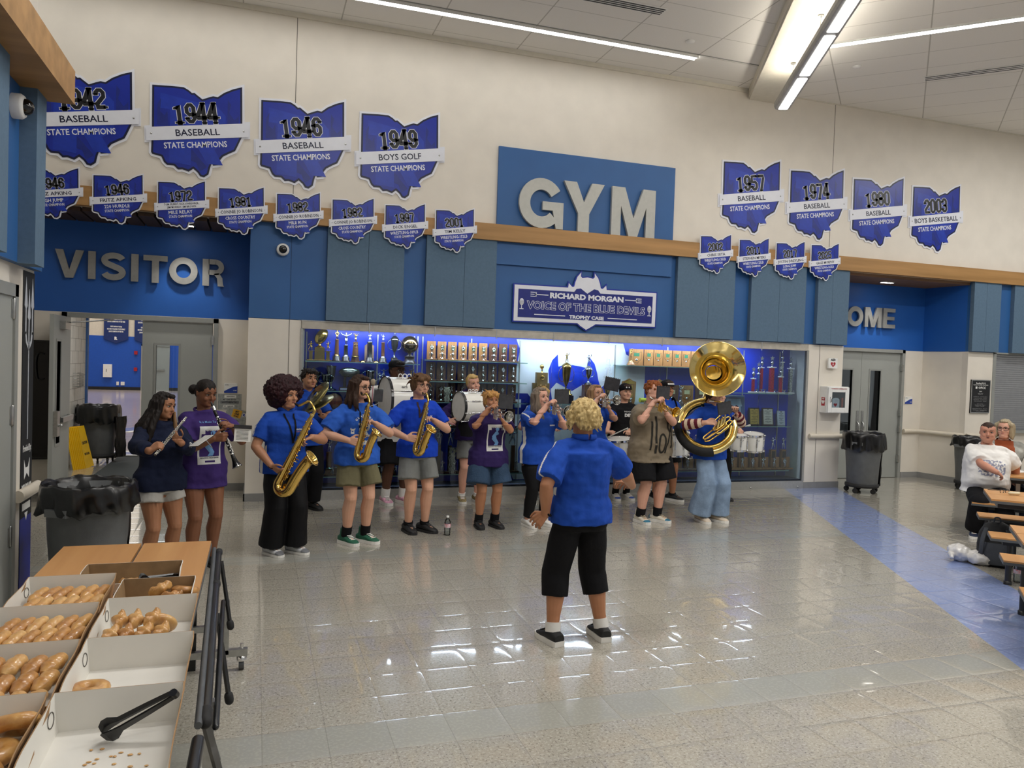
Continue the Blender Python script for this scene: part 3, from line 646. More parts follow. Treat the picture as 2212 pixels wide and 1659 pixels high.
for cx in (3.507, 5.512):
    mc = MB().ell((cx-ox, -.012, 2.735-oz), (.034, .008, .05), n=14); mc.box(cx-ox-.005, cx-ox+.005, -.012, -.009, 2.64-oz, 2.70-oz); mc.box(cx-ox-.03, cx-ox+.03, -.012, -.009, 2.632-oz, 2.642-oz)
    for dz in (-.02, 0, .02): mc.box(cx-ox-.03, cx-ox+.03, -.0215, -.018, 2.735+dz-oz, 2.738+dz-oz, 1)
    mc.build('microphone', [M_SWHITE, M_SDARK], t)

# small wall signs -------------------------------------------------------
def plate(name, x, z, wd, ht, y, m, label, cat, group=None, depth=.012, rot=0):
    t = thing(name, label, cat, (x, y, z-ht/2), 0, group)
    F = frame((0, 0, ht/2), (math.cos(rot), 0, math.sin(rot)), (-math.sin(rot), 0, math.cos(rot)))
    MB().prism([(-wd/2, -ht/2), (wd/2, -ht/2), (wd/2, ht/2), (-wd/2, ht/2)], depth, F).build('plate', m, t)
    def wr(txt, cx, cz, h, w_, mm=M_INK, bold=.02, nm='lettering'):
        MB().mesh(text_mb(txt, h, w_, .0008, bold, res=1), F @ Matrix.Translation((cx, cz, depth+.0004))).build(nm, mm, t)
    def pt(pts, mm, nm, d=.0006, k=0): MB().prism(pts, d, F @ Matrix.Translation((0, 0, depth+k))).build(nm, mm, t)
    return t, wr, pt
M_NAVYP = mat('print_blue', '1c3f9e', .4); M_RED = mat('print_red', 'a81d2c', .4)
for (x, y, txt, nm, lab) in ((-.325, .85, '170', 'GYM', 'white room plate with blue swoosh reading GYM beside the left double doors'), (11.41, .86, '170', 'GYM', 'small white and blue room plate beside the right double doors')):
    t, wr, pt = plate('room_plate', x, 1.40 if x < 0 else 1.425, .17, .13, y, M_WHITE, lab, 'sign', 'room plates')
    pt([(-.085, -.065), (.085, -.065), (.085, .03), (.03, .02), (-.03, -.01), (-.085, -.04)], M_NAVYP, 'swoosh'); wr(txt, -.05, .045, .018, .04); wr(nm, .05, -.03, .018, .045, M_WHITE)
t, wr, pt = plate('paper_poster', -.335, 1.215, .30, .215, .85, mat('poster_grey', '9fa3a0', .6, var=.12, scale=30), 'grey laminated poster reading AUTHENTIC under the room plate', 'poster', depth=.003)
wr('MY ONE WORD', 0, .03, .018, .17); pt([(-.12, -.025), (.12, -.025), (.12, .012), (-.12, .012)], mat('poster_mid', '74777a', .6), 'strip'); wr('AUTHENTIC', 0, -.006, .026, .20, M_INK, .03)
pt([(-.07, .055), (.08, .055), (.08, .09), (-.07, .09)], M_WHITE, 'strip'); wr('READING', .01, .073, .016, .10, M_INK, .04); pt([(-.08, -.075), (.06, -.075), (.06, -.045), (-.08, -.045)], M_WHITE, 'strip'); wr('MR. GARDNER', -.01, -.06, .014, .12)
t, wr, pt = plate('paper_poster', -.25, 1.02, .28, .20, .845, mat('poster_grey', '9fa3a0'), 'grey and yellow tilted poster hung lowest beside the left doors', 'poster', depth=.003, rot=R(-16))
pt([(-.06, -.02), (.06, -.02), (.06, .09), (-.06, .09)], mat('poster_yellow', 'd9a326', .6), 'patch'); wr('MY', 0, .062, .03, .05, M_INK, .05); wr('ONE', 0, .03, .03, .06, M_INK, .05); wr('WORD', 0, -.002, .022, .07, M_INK, .05); wr('AUTHENTIC', -.02, -.055, .02, .15)
pt([(.075, .02), (.12, .02), (.12, .07), (.075, .07)], M_WHITE, 'strip'); wr('R', .097, .045, .04, .03, M_NAVYP, .06)
t, wr, pt = plate('dedication_plaque', 12.125, 1.555, .44, .585, 0, mat('plaque_black', '17181a', .3), 'black metal dedication plaque with silver rim on the right pier', 'plaque', depth=.02)
rm = MB(); F = frame((0, 0, .2925), (1, 0, 0), (0, 0, 1))
for a in ((-.22, -.205, -.2925, .2925), (.205, .22, -.2925, .2925), (-.205, .205, .278, .2925), (-.205, .205, -.2925, -.278)): rm.prism([(a[0], a[2]), (a[1], a[2]), (a[1], a[3]), (a[0], a[3])], .026, F)
rm.build('rim', M_STEEL, t)
wr('Reading PK-12', 0, .235, .028, .22, M_WHITE); wr('Reading Community City Schools', 0, .205, .018, .34, M_WHITE); wr('OFCC', .03, .155, .045, .17, M_WHITE, .03); pt([(-.12, .135), (-.08, .135), (-.08, .175), (-.12, .175)], M_WHITE, 'emblem'); wr('2019', 0, .09, .02, .06, M_WHITE)
for k, (cz, w_) in enumerate([(.055, .12), (.04, .10), (-.005, .32), (-.03, .30), (-.055, .31), (-.08, .28), (-.13, .14), (-.15, .24), (-.17, .2), (-.215, .34), (-.24, .33), (-.255, .18)]):
    wr('Superintendent   Board' if k % 2 else 'Architects   Construction', 0, cz, .010, w_, mat('plaque_text', 'b9babb', .4), 0)
t, wr, pt = plate('defibrillator_sign', 8.885, 2.04, .175, .165, -.03, M_WHITE, 'white AED wall sign with red heart above the defibrillator cabinet', 'sign', depth=.03)
HEART = [(0, -.045), (-.045, .0), (-.048, .022), (-.036, .036), (-.016, .036), (0, .02), (.016, .036), (.036, .036), (.048, .022), (.045, 0)]
wr('AED', 0, .055, .04, .10, M_INK, .05); pt([(x, z-.02) for x, z in HEART], M_RED, 'heart'); pt([(.008, .008), (-.02, -.022), (-.002, -.018), (-.008, -.045), (.02, -.012), (.002, -.016)], M_WHITE, 'bolt', k=.0008)
t = thing('defibrillator_cabinet', 'white AED wall cabinet with windowed door beside the trophy case', 'cabinet', (8.91, 0, 1.235))
MB().box(-.21, .21, -.17, 0, 0, .43).build('body', M_WHITE, t, bev=.008)
dq = MB()
for a in ((-.205, -.13, .01, .42), (.13, .205, .01, .42), (-.13, .13, .01, .09), (-.13, .13, .34, .42)): dq.box(a[0], a[1], -.195, -.172, a[2], a[3])
dr = dq.build('door', M_WHITE, t, bev=.004); MB().box(-.13, .13, -.186, -.180, .09, .34).build('window_pane', glass('window_glass'), dr)
MB().box(-.13, .13, -.1715, -.1705, .09, .34).build('interior', mat('cabinet_dark', '1b1c20', .5), t); MB().box(-.11, .03, -.179, -.172, .09, .22).ell((-.04, -.176, .22), (.07, .004, .03), n=12).build('case', mat('white_case', 'dfe2e4', .4), t)
MB().prism([(x*.7-.05, z*.7+.135) for x, z in HEART], .002, frame((0, -.1795, 0), (1, 0, 0), (0, 0, 1))).build('heart', M_RED, t); MB().box(.07, .105, -.179, -.172, .10, .25).build('strap', mat('orange_strap', 'b04a2a', .6), t)
MB().tube([(-.16, -.195, .18), (-.16, -.215, .19), (-.16, -.215, .25), (-.16, -.195, .26)], .008, 8).build('handle', M_STEEL, dr)
MB().mesh(text_mb('POWERHEART DEFIBRILLATOR', .018, .30, .001, .02, res=1), wallM(0, .395, -.196)).build('lettering', M_RED, t)
sd_ = frame((-.2105, -.085, .19), (0, -1, 0), (0, 0, 1)); MB().prism([(-.04, -.075), (.04, -.075), (.04, .06), (-.04, .06)], .001, sd_).build('side_label', M_RED, t)
MB().prism([(x*.7, z*.8-.015) for x, z in HEART], .001, sd_ @ Matrix.Translation((0, 0, .001))).mesh(text_mb('AED', .022, .055, .001, .04, res=1), sd_ @ Matrix.Translation((0, .04, .001))).build('side_mark', M_WHITE, t)
# dome cameras
for (p, ax, lab) in (((.284, 0, 3.213), 'Y', 'white dome camera on the blue wall above the trophy case'), (tuple(CAM+ray(27, 228)*((-1.49-CAM.x)/ray(27, 228).x)), 'X', 'white dome camera on the slate panel of the near left wall')):
    Mx = Matrix.Rotation(R(90), 3, 'X') if ax == 'Y' else Matrix.Rotation(R(90), 3, 'Y')
    t = thing('dome_camera', lab, 'camera', p, 0, 'dome cameras')
    k = 1
    MB().lathe([(.078*k, 0), (.078*k, .05), (.066*k, .068), (.05*k, .07)], (0, 0, 0), Mx, 24).build('housing', M_WHITE, t); MB().lathe([(.052*k, .06), (.048*k, .09), (.035*k, .108), (.015*k, .118), (.002, .12)], (0, 0, 0), Mx, 20).build('dome', mat('smoked_dome', '0c0c0e', .08, spec=.6), t)
# vertical banner on the near left wall
t = thing('wall_banner', 'tall black banner with silver trident on the near left wall', 'banner', (-1.538, -4.04, .12))
LB = frame((0, 0, 0), (0, 1, 0), (0, 0, 1))
MB().prism([(-.135, .55), (.135, .55), (.135, 2.28), (-.135, 2.28)], .004, LB).build('fabric', mat('banner_black', '131519', .7), t)
MB().prism([(-.135, 0), (.135, 0), (.135, .55), (-.135, .55)], .004, LB).build('lower_panel', mat('banner_blue', '15268c', .5, var=.25, scale=4), t)
tr = MB(); Lf = LB @ Matrix.Translation((0, 0, .005)); tr.prism([(-.008, 1.1), (.008, 1.1), (.008, 2.0), (-.008, 2.0)], .002, Lf)
for x in (-.08, 0, .08):
    z1 = 2.24 if x else 2.16
    tr.prism([(x-.012, 1.85 if x else 1.9), (x+.012, 1.85 if x else 1.9), (x+.012, z1-.22), (x+.036, z1-.20), (x, z1), (x-.036, z1-.20), (x-.012, z1-.22)], .002, Lf)
stroke(tr, [(-.08, 1.86), (-.06, 1.79), (0, 1.74), (.06, 1.79), (.08, 1.86)], .03, .002); trm = tr
MB().mesh(trm).build('trident', mat('banner_silver', 'b9bdc4', .4), t) if False else None
tr2 = MB(); tr2.prism([(-.008, 1.1), (.008, 1.1), (.008, 1.78), (-.008, 1.78)], .002, Lf)
for x in (-.08, 0, .08):
    z1 = 2.24 if x else 2.16
    tr2.prism([(x-.012, 1.84 if x else 1.74), (x+.012, 1.84 if x else 1.74), (x+.012, z1-.22), (x+.036, z1-.20), (x, z1), (x-.036, z1-.20), (x-.012, z1-.22)], .002, Lf)
sk = MB(); stroke(sk, [(-.08, 1.86), (-.06, 1.79), (0, 1.74), (.06, 1.79), (.08, 1.86)], .03, .002); tr2.mesh(sk, Lf)
tr2.build('trident', mat('banner_silver', 'b9bdc4', .4), t)
lt = MB(); lt.mesh(text_mb('READING', .10, .23, .001, .05), Lf @ Matrix.Translation((0, .74, 0))); lt.mesh(text_mb('Provided By:', .05, .2, .001, .01), Lf @ Matrix.Translation((0, 1.04, 0)))
lt.prism([(-.1, .60), (.1, .60), (.1, .65), (-.1, .65)], .001, Lf); lt.prism([(-.04, .58), (.04, .58), (0, .52)], .001, Lf); lt.prism([(-.06, .82), (-.07, .96), (-.03, .90), (.03, .90), (.07, .96), (.06, .82), (0, .86)], .001, Lf)
lt.build('lettering', M_WHITE, t)

# ceiling fixtures --------------------------------------------------------
M_LED = mat('led_panel', 'fffdf8', .4, emit=22); M_LED2 = mat('pendant_diffuser', 'fffdf8', .4, emit=14); M_UP = mat('uplight', 'fff6e6', .4, emit=24)
t = thing('strip_light', 'long recessed white strip light in the left ceiling field', 'light', (0, -.755, 6.195), 0, 'recessed strip lights')
MB().box(-6, 5.70, -.045, .045, -.006, .003).build('diffuser', M_LED, t); MB().box(-6.02, 5.72, -.06, -.045, -.008, .02).box(-6.02, 5.72, .045, .06, -.008, .02).build('trim_rim', M_WHITE, t)
t = thing('strip_light', 'recessed white strip light in the turned right ceiling field', 'light', (7.09, -1.80, 6.195), R(-45), 'recessed strip lights')
MB().box(.0, 6.5, -.05, .05, -.006, .003).build('diffuser', M_LED, t); MB().box(-.02, 6.52, -.065, -.05, -.008, .02).box(-.02, 6.52, .05, .065, -.008, .02).build('trim_rim', M_WHITE, t)
a0 = atz(1690, 233, 5.66); a1 = atz(1842, -5, 5.66)
dirp = (a1-a0).normalized(); t = thing('pendant_light', 'long grey pendant light hung under the plaster soffit', 'light', (a0.x, a0.y, 5.66), math.atan2(dirp.y, dirp.x))
Lp = 9.0; prof = [(-.115, .02), (-.10, -.015), (-.05, -.032), (.05, -.032), (.10, -.015), (.115, .02), (.115, .075), (-.115, .075)]
MB().rings([[Vector((x, p[0], p[1])) for p in prof] for x in (0, Lp)], smooth=False).build('housing', mat('pendant_grey', '9b9a98', .4, .3), t)
x = .05
while x < Lp-.3:
    L_ = 1.17; MB().rings([[Vector((xx, q, zz)) for q, zz in ((-.062, -.034), (-.045, -.040), (.045, -.040), (.062, -.034))] for xx in (x, min(Lp-.05, x+L_))], smooth=False).build('diffuser', M_LED2, t); x += L_+.11
MB().box(.3, Lp, -.06, .06, .076, .079).build('uplight', M_UP, t)
for xx in (.62, 2.05, 4.4, 6.8): MB().tube([(xx, 0, .075), (xx, 0, .40)], .0035, 6).lathe([(.035, .385), (.035, .40), (.005, .40)], (xx, 0, 0), n=12).build('hanger_cable', M_STEEL, t)
for (p, lab, rz, nslot) in (((4.0, -1.80, 6.205), 'black slotted air diffuser in the left ceiling field', 0, 4), ((9.56, -1.82, 6.205), 'black slotted air diffuser in the turned right ceiling field', R(-47), 3)):
    t = thing('air_diffuser', lab, 'vent', p, rz, 'slot air diffusers'); MB().box(-.62, .62, -.09, .09, 0, .008).build('frame', M_WHITE, t)
    for k in range(nslot):
        y = -.065+k*.13/(nslot-1); MB().box(-.60, .60, y-.011, y+.011, -.002, .001).build('slot', M_INK, t)
for (px, py, lab) in ((1491, 91, 'round white ceiling sensor near the end of the left strip light'), (1851, 145, 'round white ceiling sensor in the turned right ceiling field')):
    p = atz(px, py, 6.2); MB().lathe([(.06, .012), (.058, 0), (.03, -.012), (.003, -.014)], p, n=20).top('ceiling_sensor', M_WHITE, lab, 'sensor', 'round ceiling sensors')
for (x, y, z, lab) in ((-.92, .45, 3.485, 'square recessed downlight in the dark wood soffit over VISITOR'), (10.4, .45, 3.485, 'recessed downlight in the wooden soffit of the right alcove')):
    t = thing('downlight', lab, 'light', (x, y, z), 0, 'alcove downlights'); MB().box(-.13, .13, -.05, .05, 0, .02).build('rim', M_STEEL, t); MB().box(-.11, .11, -.035, .035, -.003, .001).build('lamp', mat('downlight_lamp', 'fff8ec', .4, emit=16), t)
    l = bpy.data.lights.new('downlight_beam', 'SPOT'); l.energy = 46 if x < 0 else 44; l.spot_size = R(95); l.spot_blend = .7; l.shadow_soft_size = .05; l.color = (1, .95, .88)
    lo2 = bpy.data.objects.new('downlight_beam', l); lo2.location = (x, y, z-.03); COL.objects.link(lo2)
# banners and small things in the gym
def gymbanner(x0, x1, lab):
    t = thing('hanging_banner', lab, 'banner', ((x0+x1)/2, 29.28, 2.15), 0, 'record banners on the gym wall'); w2 = (x1-x0)/2
    F = frame((0, 0, 0), (1, 0, 0), (0, 0, 1)); MB().prism([(-w2, .2), (0, 0), (w2, .2), (w2, 2.4), (-w2, 2.4)], .02, F).build('fabric', mat('gym_banner', '102a66', .7), t)
    q = MB()
    for k in range(11):
        if k in (3, 7): continue
        ww = (w2*1.5)*(.8+.2*math.sin(k*2.1)); q.mesh(text_mb('RECORD HOLDERS STATE FINALS' if k % 2 else 'LEAGUE CHAMPIONS OF THE YEAR', .075, ww, .003, .04, res=1), F @ Matrix.Translation((0, .55+k*.115, .025)))
    q.mesh(text_mb('R', .16, .13, .003, .08), F @ Matrix.Translation((0, .24, .025))); q.build('lettering', M_WHITE, t)
gymbanner(-6.7, -5.68, 'navy record banner hung on the far gym wall seen through the doorway'); gymbanner(-5.42, -4.4, 'second navy banner partly behind the closed door leaf in the gym')
t = thing('wall_panel_box', 'white box on the blue far wall of the gym', 'box', (-6.51, 29.28, .58)); MB().box(-.18, .18, -.1, .05, 0, .6).build('body', M_WHITE, t, bev=.01); MB().box(-.05, -.03, -.105, -.1, .25, .38).build('latch', M_INK, t)
for i, (x, lab) in enumerate(((-6.09, 'narrow white switch plate low on the blue gym wall'), (-5.88, 'wider white socket plate low on the blue gym wall'))): MB().box(x-.05-.03*i, x+.05+.03*i, 29.27, 29.33, .22, .38).top('wall_plate', M_WHITE, lab, 'switch')
t = thing('exit_sign', 'red exit sign above the far gym door', 'sign', (-4.75, 29.2, 2.22)); MB().box(-.18, .18, -.02, .08, 0, .2).build('body', mat('exit_red', 'e0303c', .4, emit=1.2), t); MB().mesh(text_mb('EXIT', .12, .26, .003, .04), wallM(0, .1, -.022)).build('lettering', M_WHITE, t)
d6 = struct('door_6', MB().box(-5.05, -3.9, 29.28, 29.34, 0, 2.1), M_GREYDOOR); MB().box(-5.12, -5.05, 29.25, 29.34, 0, 2.15).box(-5.12, -3.9, 29.25, 29.34, 2.08, 2.15).build('door_frame', M_FRAMEG, d6); MB().box(-4.98, -4.1, 29.22, 29.26, .95, 1.0).build('panic_bar', M_STEEL, d6)
for (z, lab) in ((1.75, 'red fire alarm strobe on the blue gym wall beside the far door'), (.98, 'red fire alarm pull station on the blue gym wall')): MB().box(-5.42, -5.28, 29.25, 29.33, z-.08, z+.08).top('fire_alarm', M_RED, lab, 'alarm')
# ================================================================ the trophy case
ORD = ['first', 'second', 'third', 'fourth', 'fifth', 'sixth', 'seventh', 'eighth', 'ninth', 'tenth', 'eleventh', 'twelfth', 'thirteenth', 'fourteenth', 'fifteenth']
M_CASEB = mat('case_back_blue', '1436b8', .35, var=.05, scale=2); M_CASEW = mat('case_white_graphic', 'dfe7ee', .4, var=.02, scale=2); M_ALU = mat('aluminium', 'b4b4b0', .35, .6, .03, 30)
M_GOLD = mat('gold_plate', 'd8b55c', .18, 1, .04); M_GOLDD = mat('antique_gold', '9c8350', .25, 1, .08); M_SILVER = mat('silver_plate', 'd5d8da', .15, 1, .03); M_SILD = mat('tarnished_silver', '8f948f', .25, 1, .12, 8)
M_WALNUT = wood('walnut', '4a2f20', '6b4630', 2, 7, .35); M_TEAKW = wood('honey_wood', '8d6238', 'a97a48', 2, 7, .35); M_EBONY = mat('ebony_base', '241a15', .35, var=.15)
M_GREENP = mat('green_plate', '2f6a4c', .4); M_GLASSE = glass('shelf_glass', 'dff0ea')
ca = thing('trophy_case', 'long built-in glass fronted trophy case with blue back under the sign', 'display case', (4.48, 0, 0))
def cpart(mb, name, m, **k): return mb.build(name, m, ca, world=True, **k)
cpart(MB().box(.50, 8.46, .40, .44, .0, 2.34), 'back_panel', M_CASEB)
cpart(MB().box(.50, .58, .02, .42, 0, 2.34), 'side_panel', M_CREAM); cpart(MB().box(8.40, 8.46, .02, .42, 0, 2.34), 'side_panel', mat('case_side_white', 'd3dad6', .45, var=.04, scale=6))
cpart(MB().box(.53, 8.43, -.02, .40, 0, .125), 'plinth', M_ALU); cpart(MB().box(.53, 8.43, .01, .40, .125, .15), 'bottom_deck', mat('case_deck', '3a4052', .5))
hx = [.535]+[at(px, 725, 0).x for px in (797, 938.7, 1071.5, 1195, 1315, 1430, 1540, 1645)]+[8.43]
for i in range(9): cpart(MB().box(hx[i]+.006, hx[i+1]-.006, -.02, .02, 2.225, 2.325), 'header_rail', mat('header_grey', 'b8b2a6', .5))
cpart(MB().box(.535, 8.43, -.022, .03, 2.322, 2.335), 'top_trim', M_STEEL)
cpart(MB().box(8.40, 8.44, -.02, .03, .12, 2.23), 'edge_frame', M_ALU); cpart(MB().box(.53, .56, -.02, .03, .12, 2.23), 'edge_frame', M_ALU)
for i in range(9):
    cpart(MB().box(hx[i]+.003, hx[i+1]-.003, .004, .010, .125, 2.225), 'glass_pane', M_BLKGLASS)
    if i: cpart(MB().box(hx[i]-.006, hx[i]+.006, -.024, .0, 2.20, 2.33), 'clip', M_CHROME)
    cpart(MB().box(hx[i+1]-.30, hx[i+1]-.26, -.024, -.02, .105, .112).lathe([(.014, 0), (.014, .012), (.003, .014)], (hx[i+1]-.1, -.02, .03), Matrix.Rotation(R(90), 3, 'X'), 10), 'lock', M_STEEL)
for x0, x1 in ((.85, 2.30), (2.36, 3.60), (3.66, 5.30), (5.36, 7.62)):
    cpart(MB().box(x0, x1, .06, .10, 2.233, 2.243), 'light_strip', mat('case_led', 'e8f1ff', .4, emit=75))
cpart(MB().box(.58, 8.4, .03, .40, 2.244, 2.26), 'case_ceiling', M_WHITE)
GY = .397
gF = frame((0, GY, 0), (1, 0, 0), (0, 0, 1))
cpart(MB().prism([(3.60, 2.222), (5.33, 2.222), (5.385, 2.06), (5.72, 1.88), (5.72, 1.15), (5.2, .16), (3.62, .16), (3.40, .62), (3.52, 1.25), (3.66, 2.07)], .002, gF), 'white_graphic', M_CASEW)
dv_ = MB().prism([(4.14, 1.52), (4.115, 1.78), (4.17, 1.93), (4.257, 2.02), (4.272, 1.84), (4.36, 1.86), (4.50, 1.87), (4.64, 1.85), (4.735, 1.83), (4.75, 2.02), (4.86, 1.90), (4.909, 1.76), (4.93, 1.66), (4.978, 1.533), (5.066, 1.61), (5.06, 1.43), (4.99, 1.30), (4.80, 1.22), (4.86, 1.50), (4.693, 1.59), (4.505, 1.48), (4.252, 1.60), (4.16, 1.50), (4.21, 1.22), (4.10, 1.30)], .004, gF)
cpart(dv_, 'emblem_graphic', mat('graphic_blue', '1a3cc0', .35))
cpart(MB().prism([(3.48, .93), (3.84, .93), (3.84, 1.38), (3.80, 1.43), (3.48, 1.43)], .005, gF), 'letter_graphic', mat('graphic_navy', '14258c', .35)); cpart(MB().prism([(3.60, 1.22), (3.70, 1.22), (3.70, 1.34), (3.60, 1.34)], .007, gF).prism([(3.60, .95), (3.66, .95), (3.72, 1.12), (3.60, 1.12)], .007, gF), 'letter_counter', M_CASEW)
cpart(MB().prism([(3.84, .90), (5.62, .90), (5.62, 1.10), (3.84, 1.10)], .005, gF), 'name_band', mat('graphic_navy', '14258c')); cpart(MB().mesh(text_mb('BLUE DEVILS', .105, 1.25, .002, .06, spacing=1.15), gF @ Matrix.Translation((4.40, 1.0, .006))), 'band_lettering', M_CASEW)
def shelf(x0, x1, z, m=M_GLASSE):
    cpart(MB().box(x0, x1, .10, .385, z-.012, z), 'shelf', m); cpart(MB().box(x0, x1, .097, .101, z-.012, z), 'shelf_edge', mat('glass_edge', '8fb5ac', .15, var=.04))
for z in (1.812, 1.424, 1.175, .862, .285): shelf(.60, 2.12, z)
for z in (1.878, 1.585, 1.297, .943, .295): shelf(2.18, 3.68, z)
shelf(3.74, 5.70, 1.30); shelf(5.17, 7.05, 1.895); shelf(5.72, 7.05, 1.30); shelf(5.72, 7.05, .285)
for z in (1.522, .992, .28): shelf(7.00, 8.24, z)
for x in (.63, 1.58, 2.09, 2.14, 2.21, 2.92, 3.66, 5.2, 6.1, 7.02, 7.5, 8.2): cpart(MB().box(x-.008, x+.008, .385, .40, .16, 2.2), 'shelf_standard', M_ALU)

# trophies: each kind is built once at the origin, then set out along the shelves
def fig_mb(h, pose=0, seed=0):            # a small cast athlete
    m = MB(); r = h*.055; rnd = random.Random(seed+pose*17)
    P = {0: ((-.16, .78), (.2, 1.02), (-.12, 0), (.14, .05)), 1: ((-.22, 1.0), (.24, .98), (-.07, 0), (.07, 0)), 2: ((-.25, .60), (.22, .80), (-.26, .10), (.12, 0)), 3: ((-.13, .52), (.13, .52), (-.07, 0), (.07, 0)), 4: ((-.05, .95), (.12, .93), (-.10, 0), (.12, 0)), 5: ((-.40, .93), (.40, .93), (-.05, 0), (.05, 0))}[pose]
    v = lambda x, z, y=0: Vector((x*h, y*h, z*h))
    m.cap(v(0, .50), v(0, .74), r*1.35, r*1.7, 8); m.ell(v(0, .92), (r*1.15, r*1.15, r*1.4), n=8); m.cap(v(0, .78), v(0, .86), r*.7, r*.7, 6)
    for s, (hx_, hz) in ((-1, P[0]), (1, P[1])):
        sh = v(s*.10, .76); hd = v(hx_, hz, -.06); el = (sh+hd)/2+v(s*.06, -.03); m.cap(sh, el, r*.75, r*.6, 7); m.cap(el, hd, r*.6, r*.5, 7)
    for s, (fx_, fz) in ((-1, P[2]), (1, P[3])):
        hp = v(s*.055, .50); ft = v(fx_, fz+.03); kn = (hp+ft)/2+v(0, .01, -.05); m.cap(hp, kn, r*1.05, r*.8, 7); m.cap(kn, ft, r*.75, r*.5, 7); m.cap(ft, ft+v(.01, -.01, -.08), r*.55, r*.45, 6)
    return m
def T(name, lab, cat='trophy', grp=None): return thing(name, lab, cat, (0, 0, 0), 0, grp)
def wreath(t, z, r, y, m): MB().tube([(r*math.cos(a*PI/8), y, z+r*math.sin(a*PI/8)) for a in range(16)], r*.18, 6, closed=True).build('wreath', m, t)
def plaque_trophy(wm, fm, fh, green, pose, seed):
    t = T('plaque_trophy', 'x'); MB().box(-.07, .07, -.05, .05, 0, .018).build('base', wm, t, bev=.003)
    MB().box(-.062, .062, .012, .036, .018, .26).build('back_board', wm, t, bev=.004)
    if green: MB().box(-.014, .03, .006, .012, .14, .20).build('plate', M_GREENP, t)
    else: pass
    MB().lathe([(.022, .018), (.02, .024), (.006, .03), (.006, .045), (.016, .07), (.02, .09), (.012, .105), (.005, .11)], (-.0, -.02, 0), n=10).build('cup', fm, t)
    q = MB().mesh(fig_mb(fh, pose, seed), Matrix.Translation((0, -.02, .11))); q.build('figure', fm, t)
    for s in (-1, 1): MB().tube(arc3(s*.022, -.02, .065, .014, .03), .003, 5).build('handle', fm, t)
    return t
def arc3(cx, y, cz, rx, rz, a0=-80, a1=80):
    s = 1 if cx >= 0 else -1; return [(cx+s*rx*math.cos(R(a0+(a1-a0)*i/8)), y, cz+rz*math.sin(R(a0+(a1-a0)*i/8))) for i in range(9)]
def column_trophy(h, m1, m2, fm, fh, pose, r=.028, taper=.8, square=False, rings=True):
    t = T('column_trophy', 'x'); hb = h*.16
    MB().lathe([(.062, 0), (.062, .012), (.052, .02), (.048, hb), (.03, hb+.012)], n=4 if square else 20, smooth=not square).build('base', m2, t)
    MB().lathe([(r*1.1, hb+.01), (r, hb+.03), (r*taper, h-fh-.012), (r*taper*1.25, h-fh-.008), (r*taper*1.1, h-fh)], n=4 if square else 16, smooth=not square).build('column', m1, t)
    if rings: MB().lathe([(r*1.5, hb+.012), (r*1.2, hb+.028), (r*1.05, hb+.03)], n=16).build('collar', fm, t)
    MB().mesh(fig_mb(fh, pose), Matrix.Translation((0, 0, h-fh))).build('figure', fm, t); return t
def cup_trophy(h, m, hand=True, base=.06, lid=None, w_=1.0):
    t = T('cup_trophy', 'x'); k = h-base
    MB().lathe([(.055*w_, 0), (.055*w_, .01), (.045*w_, .016), (.042*w_, base)], n=20).build('base', M_EBONY, t)
    MB().lathe([(.036*w_, base), (.02*w_, base+k*.05), (.008, base+k*.14), (.012, base+k*.22), (.009, base+k*.26), (.03*w_, base+k*.42), (.045*w_, base+k*.65), (.05*w_, base+k*.92), (.056*w_, base+k), (.048*w_, base+k), (.04*w_, base+k*.6)], n=24).build('cup', m, t)
    if hand:
        for s in (-1, 1): MB().tube(arc3(s*.042*w_, 0, base+k*.68, .05*w_, k*.26, -100, 100), .004, 6).build('handle', m, t)
    if lid: MB().lathe([(.054*w_, h), (.03*w_, h+.03), (.01, h+.045)], n=20).build('lid', m, t); MB().mesh(fig_mb(lid, 0), Matrix.Translation((0, 0, h+.045))).build('figure', m, t)
    return t
def put(t, x, z, lab, grp=None, y=.25): t.location = (x, y, z); t['label'] = lab; (grp and t.__setitem__('group', grp)); return t
# left bay, top shelf
z = 1.813; g = 'trophies on the left top shelf'
t = T('football_trophy', 'x'); MB().box(-.16, .16, -.07, .07, 0, .016).build('base', M_GOLDD, t, bev=.004); MB().box(-.065, .065, -.045, .045, .016, .18).build('pedestal', M_GOLDD, t, bev=.004)
MB().lathe([(.06, .18), (.05, .19), (.02, .205), (.018, .235), (.03, .25)], n=18).build('stem', M_GOLD, t); MB().ell((.02, 0, .325), (.075, .07, .115), Matrix.Rotation(R(32), 3, 'Y'), 20).build('football', M_GOLD, t)
for s in (-1, 1):
    MB().box(s*.11-.022, s*.11+.022, -.022, .022, .016, .125).box(s*.11-.04, s*.11+.04, -.04, .04, .125, .135).build('side_column', M_GOLDD, t); MB().mesh(fig_mb(.125, 2 if s < 0 else 0), Matrix.Translation((s*.11, 0, .135))).build('figure', M_GOLD, t)
put(t, .79, z, 'big gold football trophy with two side figures at left end of top shelf', g)
put(column_trophy(.425, M_WALNUT, M_EBONY, M_GOLD, .13, 3, .03, .75), 1.015, z, 'tall dark column trophy with robed gold figure right of the football trophy', g)
put(column_trophy(.395, M_SILD, M_EBONY, M_SILVER, .17, 5, .028, .9), 1.135, z, 'pewter column trophy with wide winged figure on the left top shelf', g)
t = column_trophy(.385, M_WALNUT, M_WALNUT, M_GOLD, .115, 1, .042, .68, True); wreath(t, .22, .022, -.036, M_GOLDD); put(t, 1.262, z, 'tapering walnut trophy with wreath seal on the left top shelf', g)
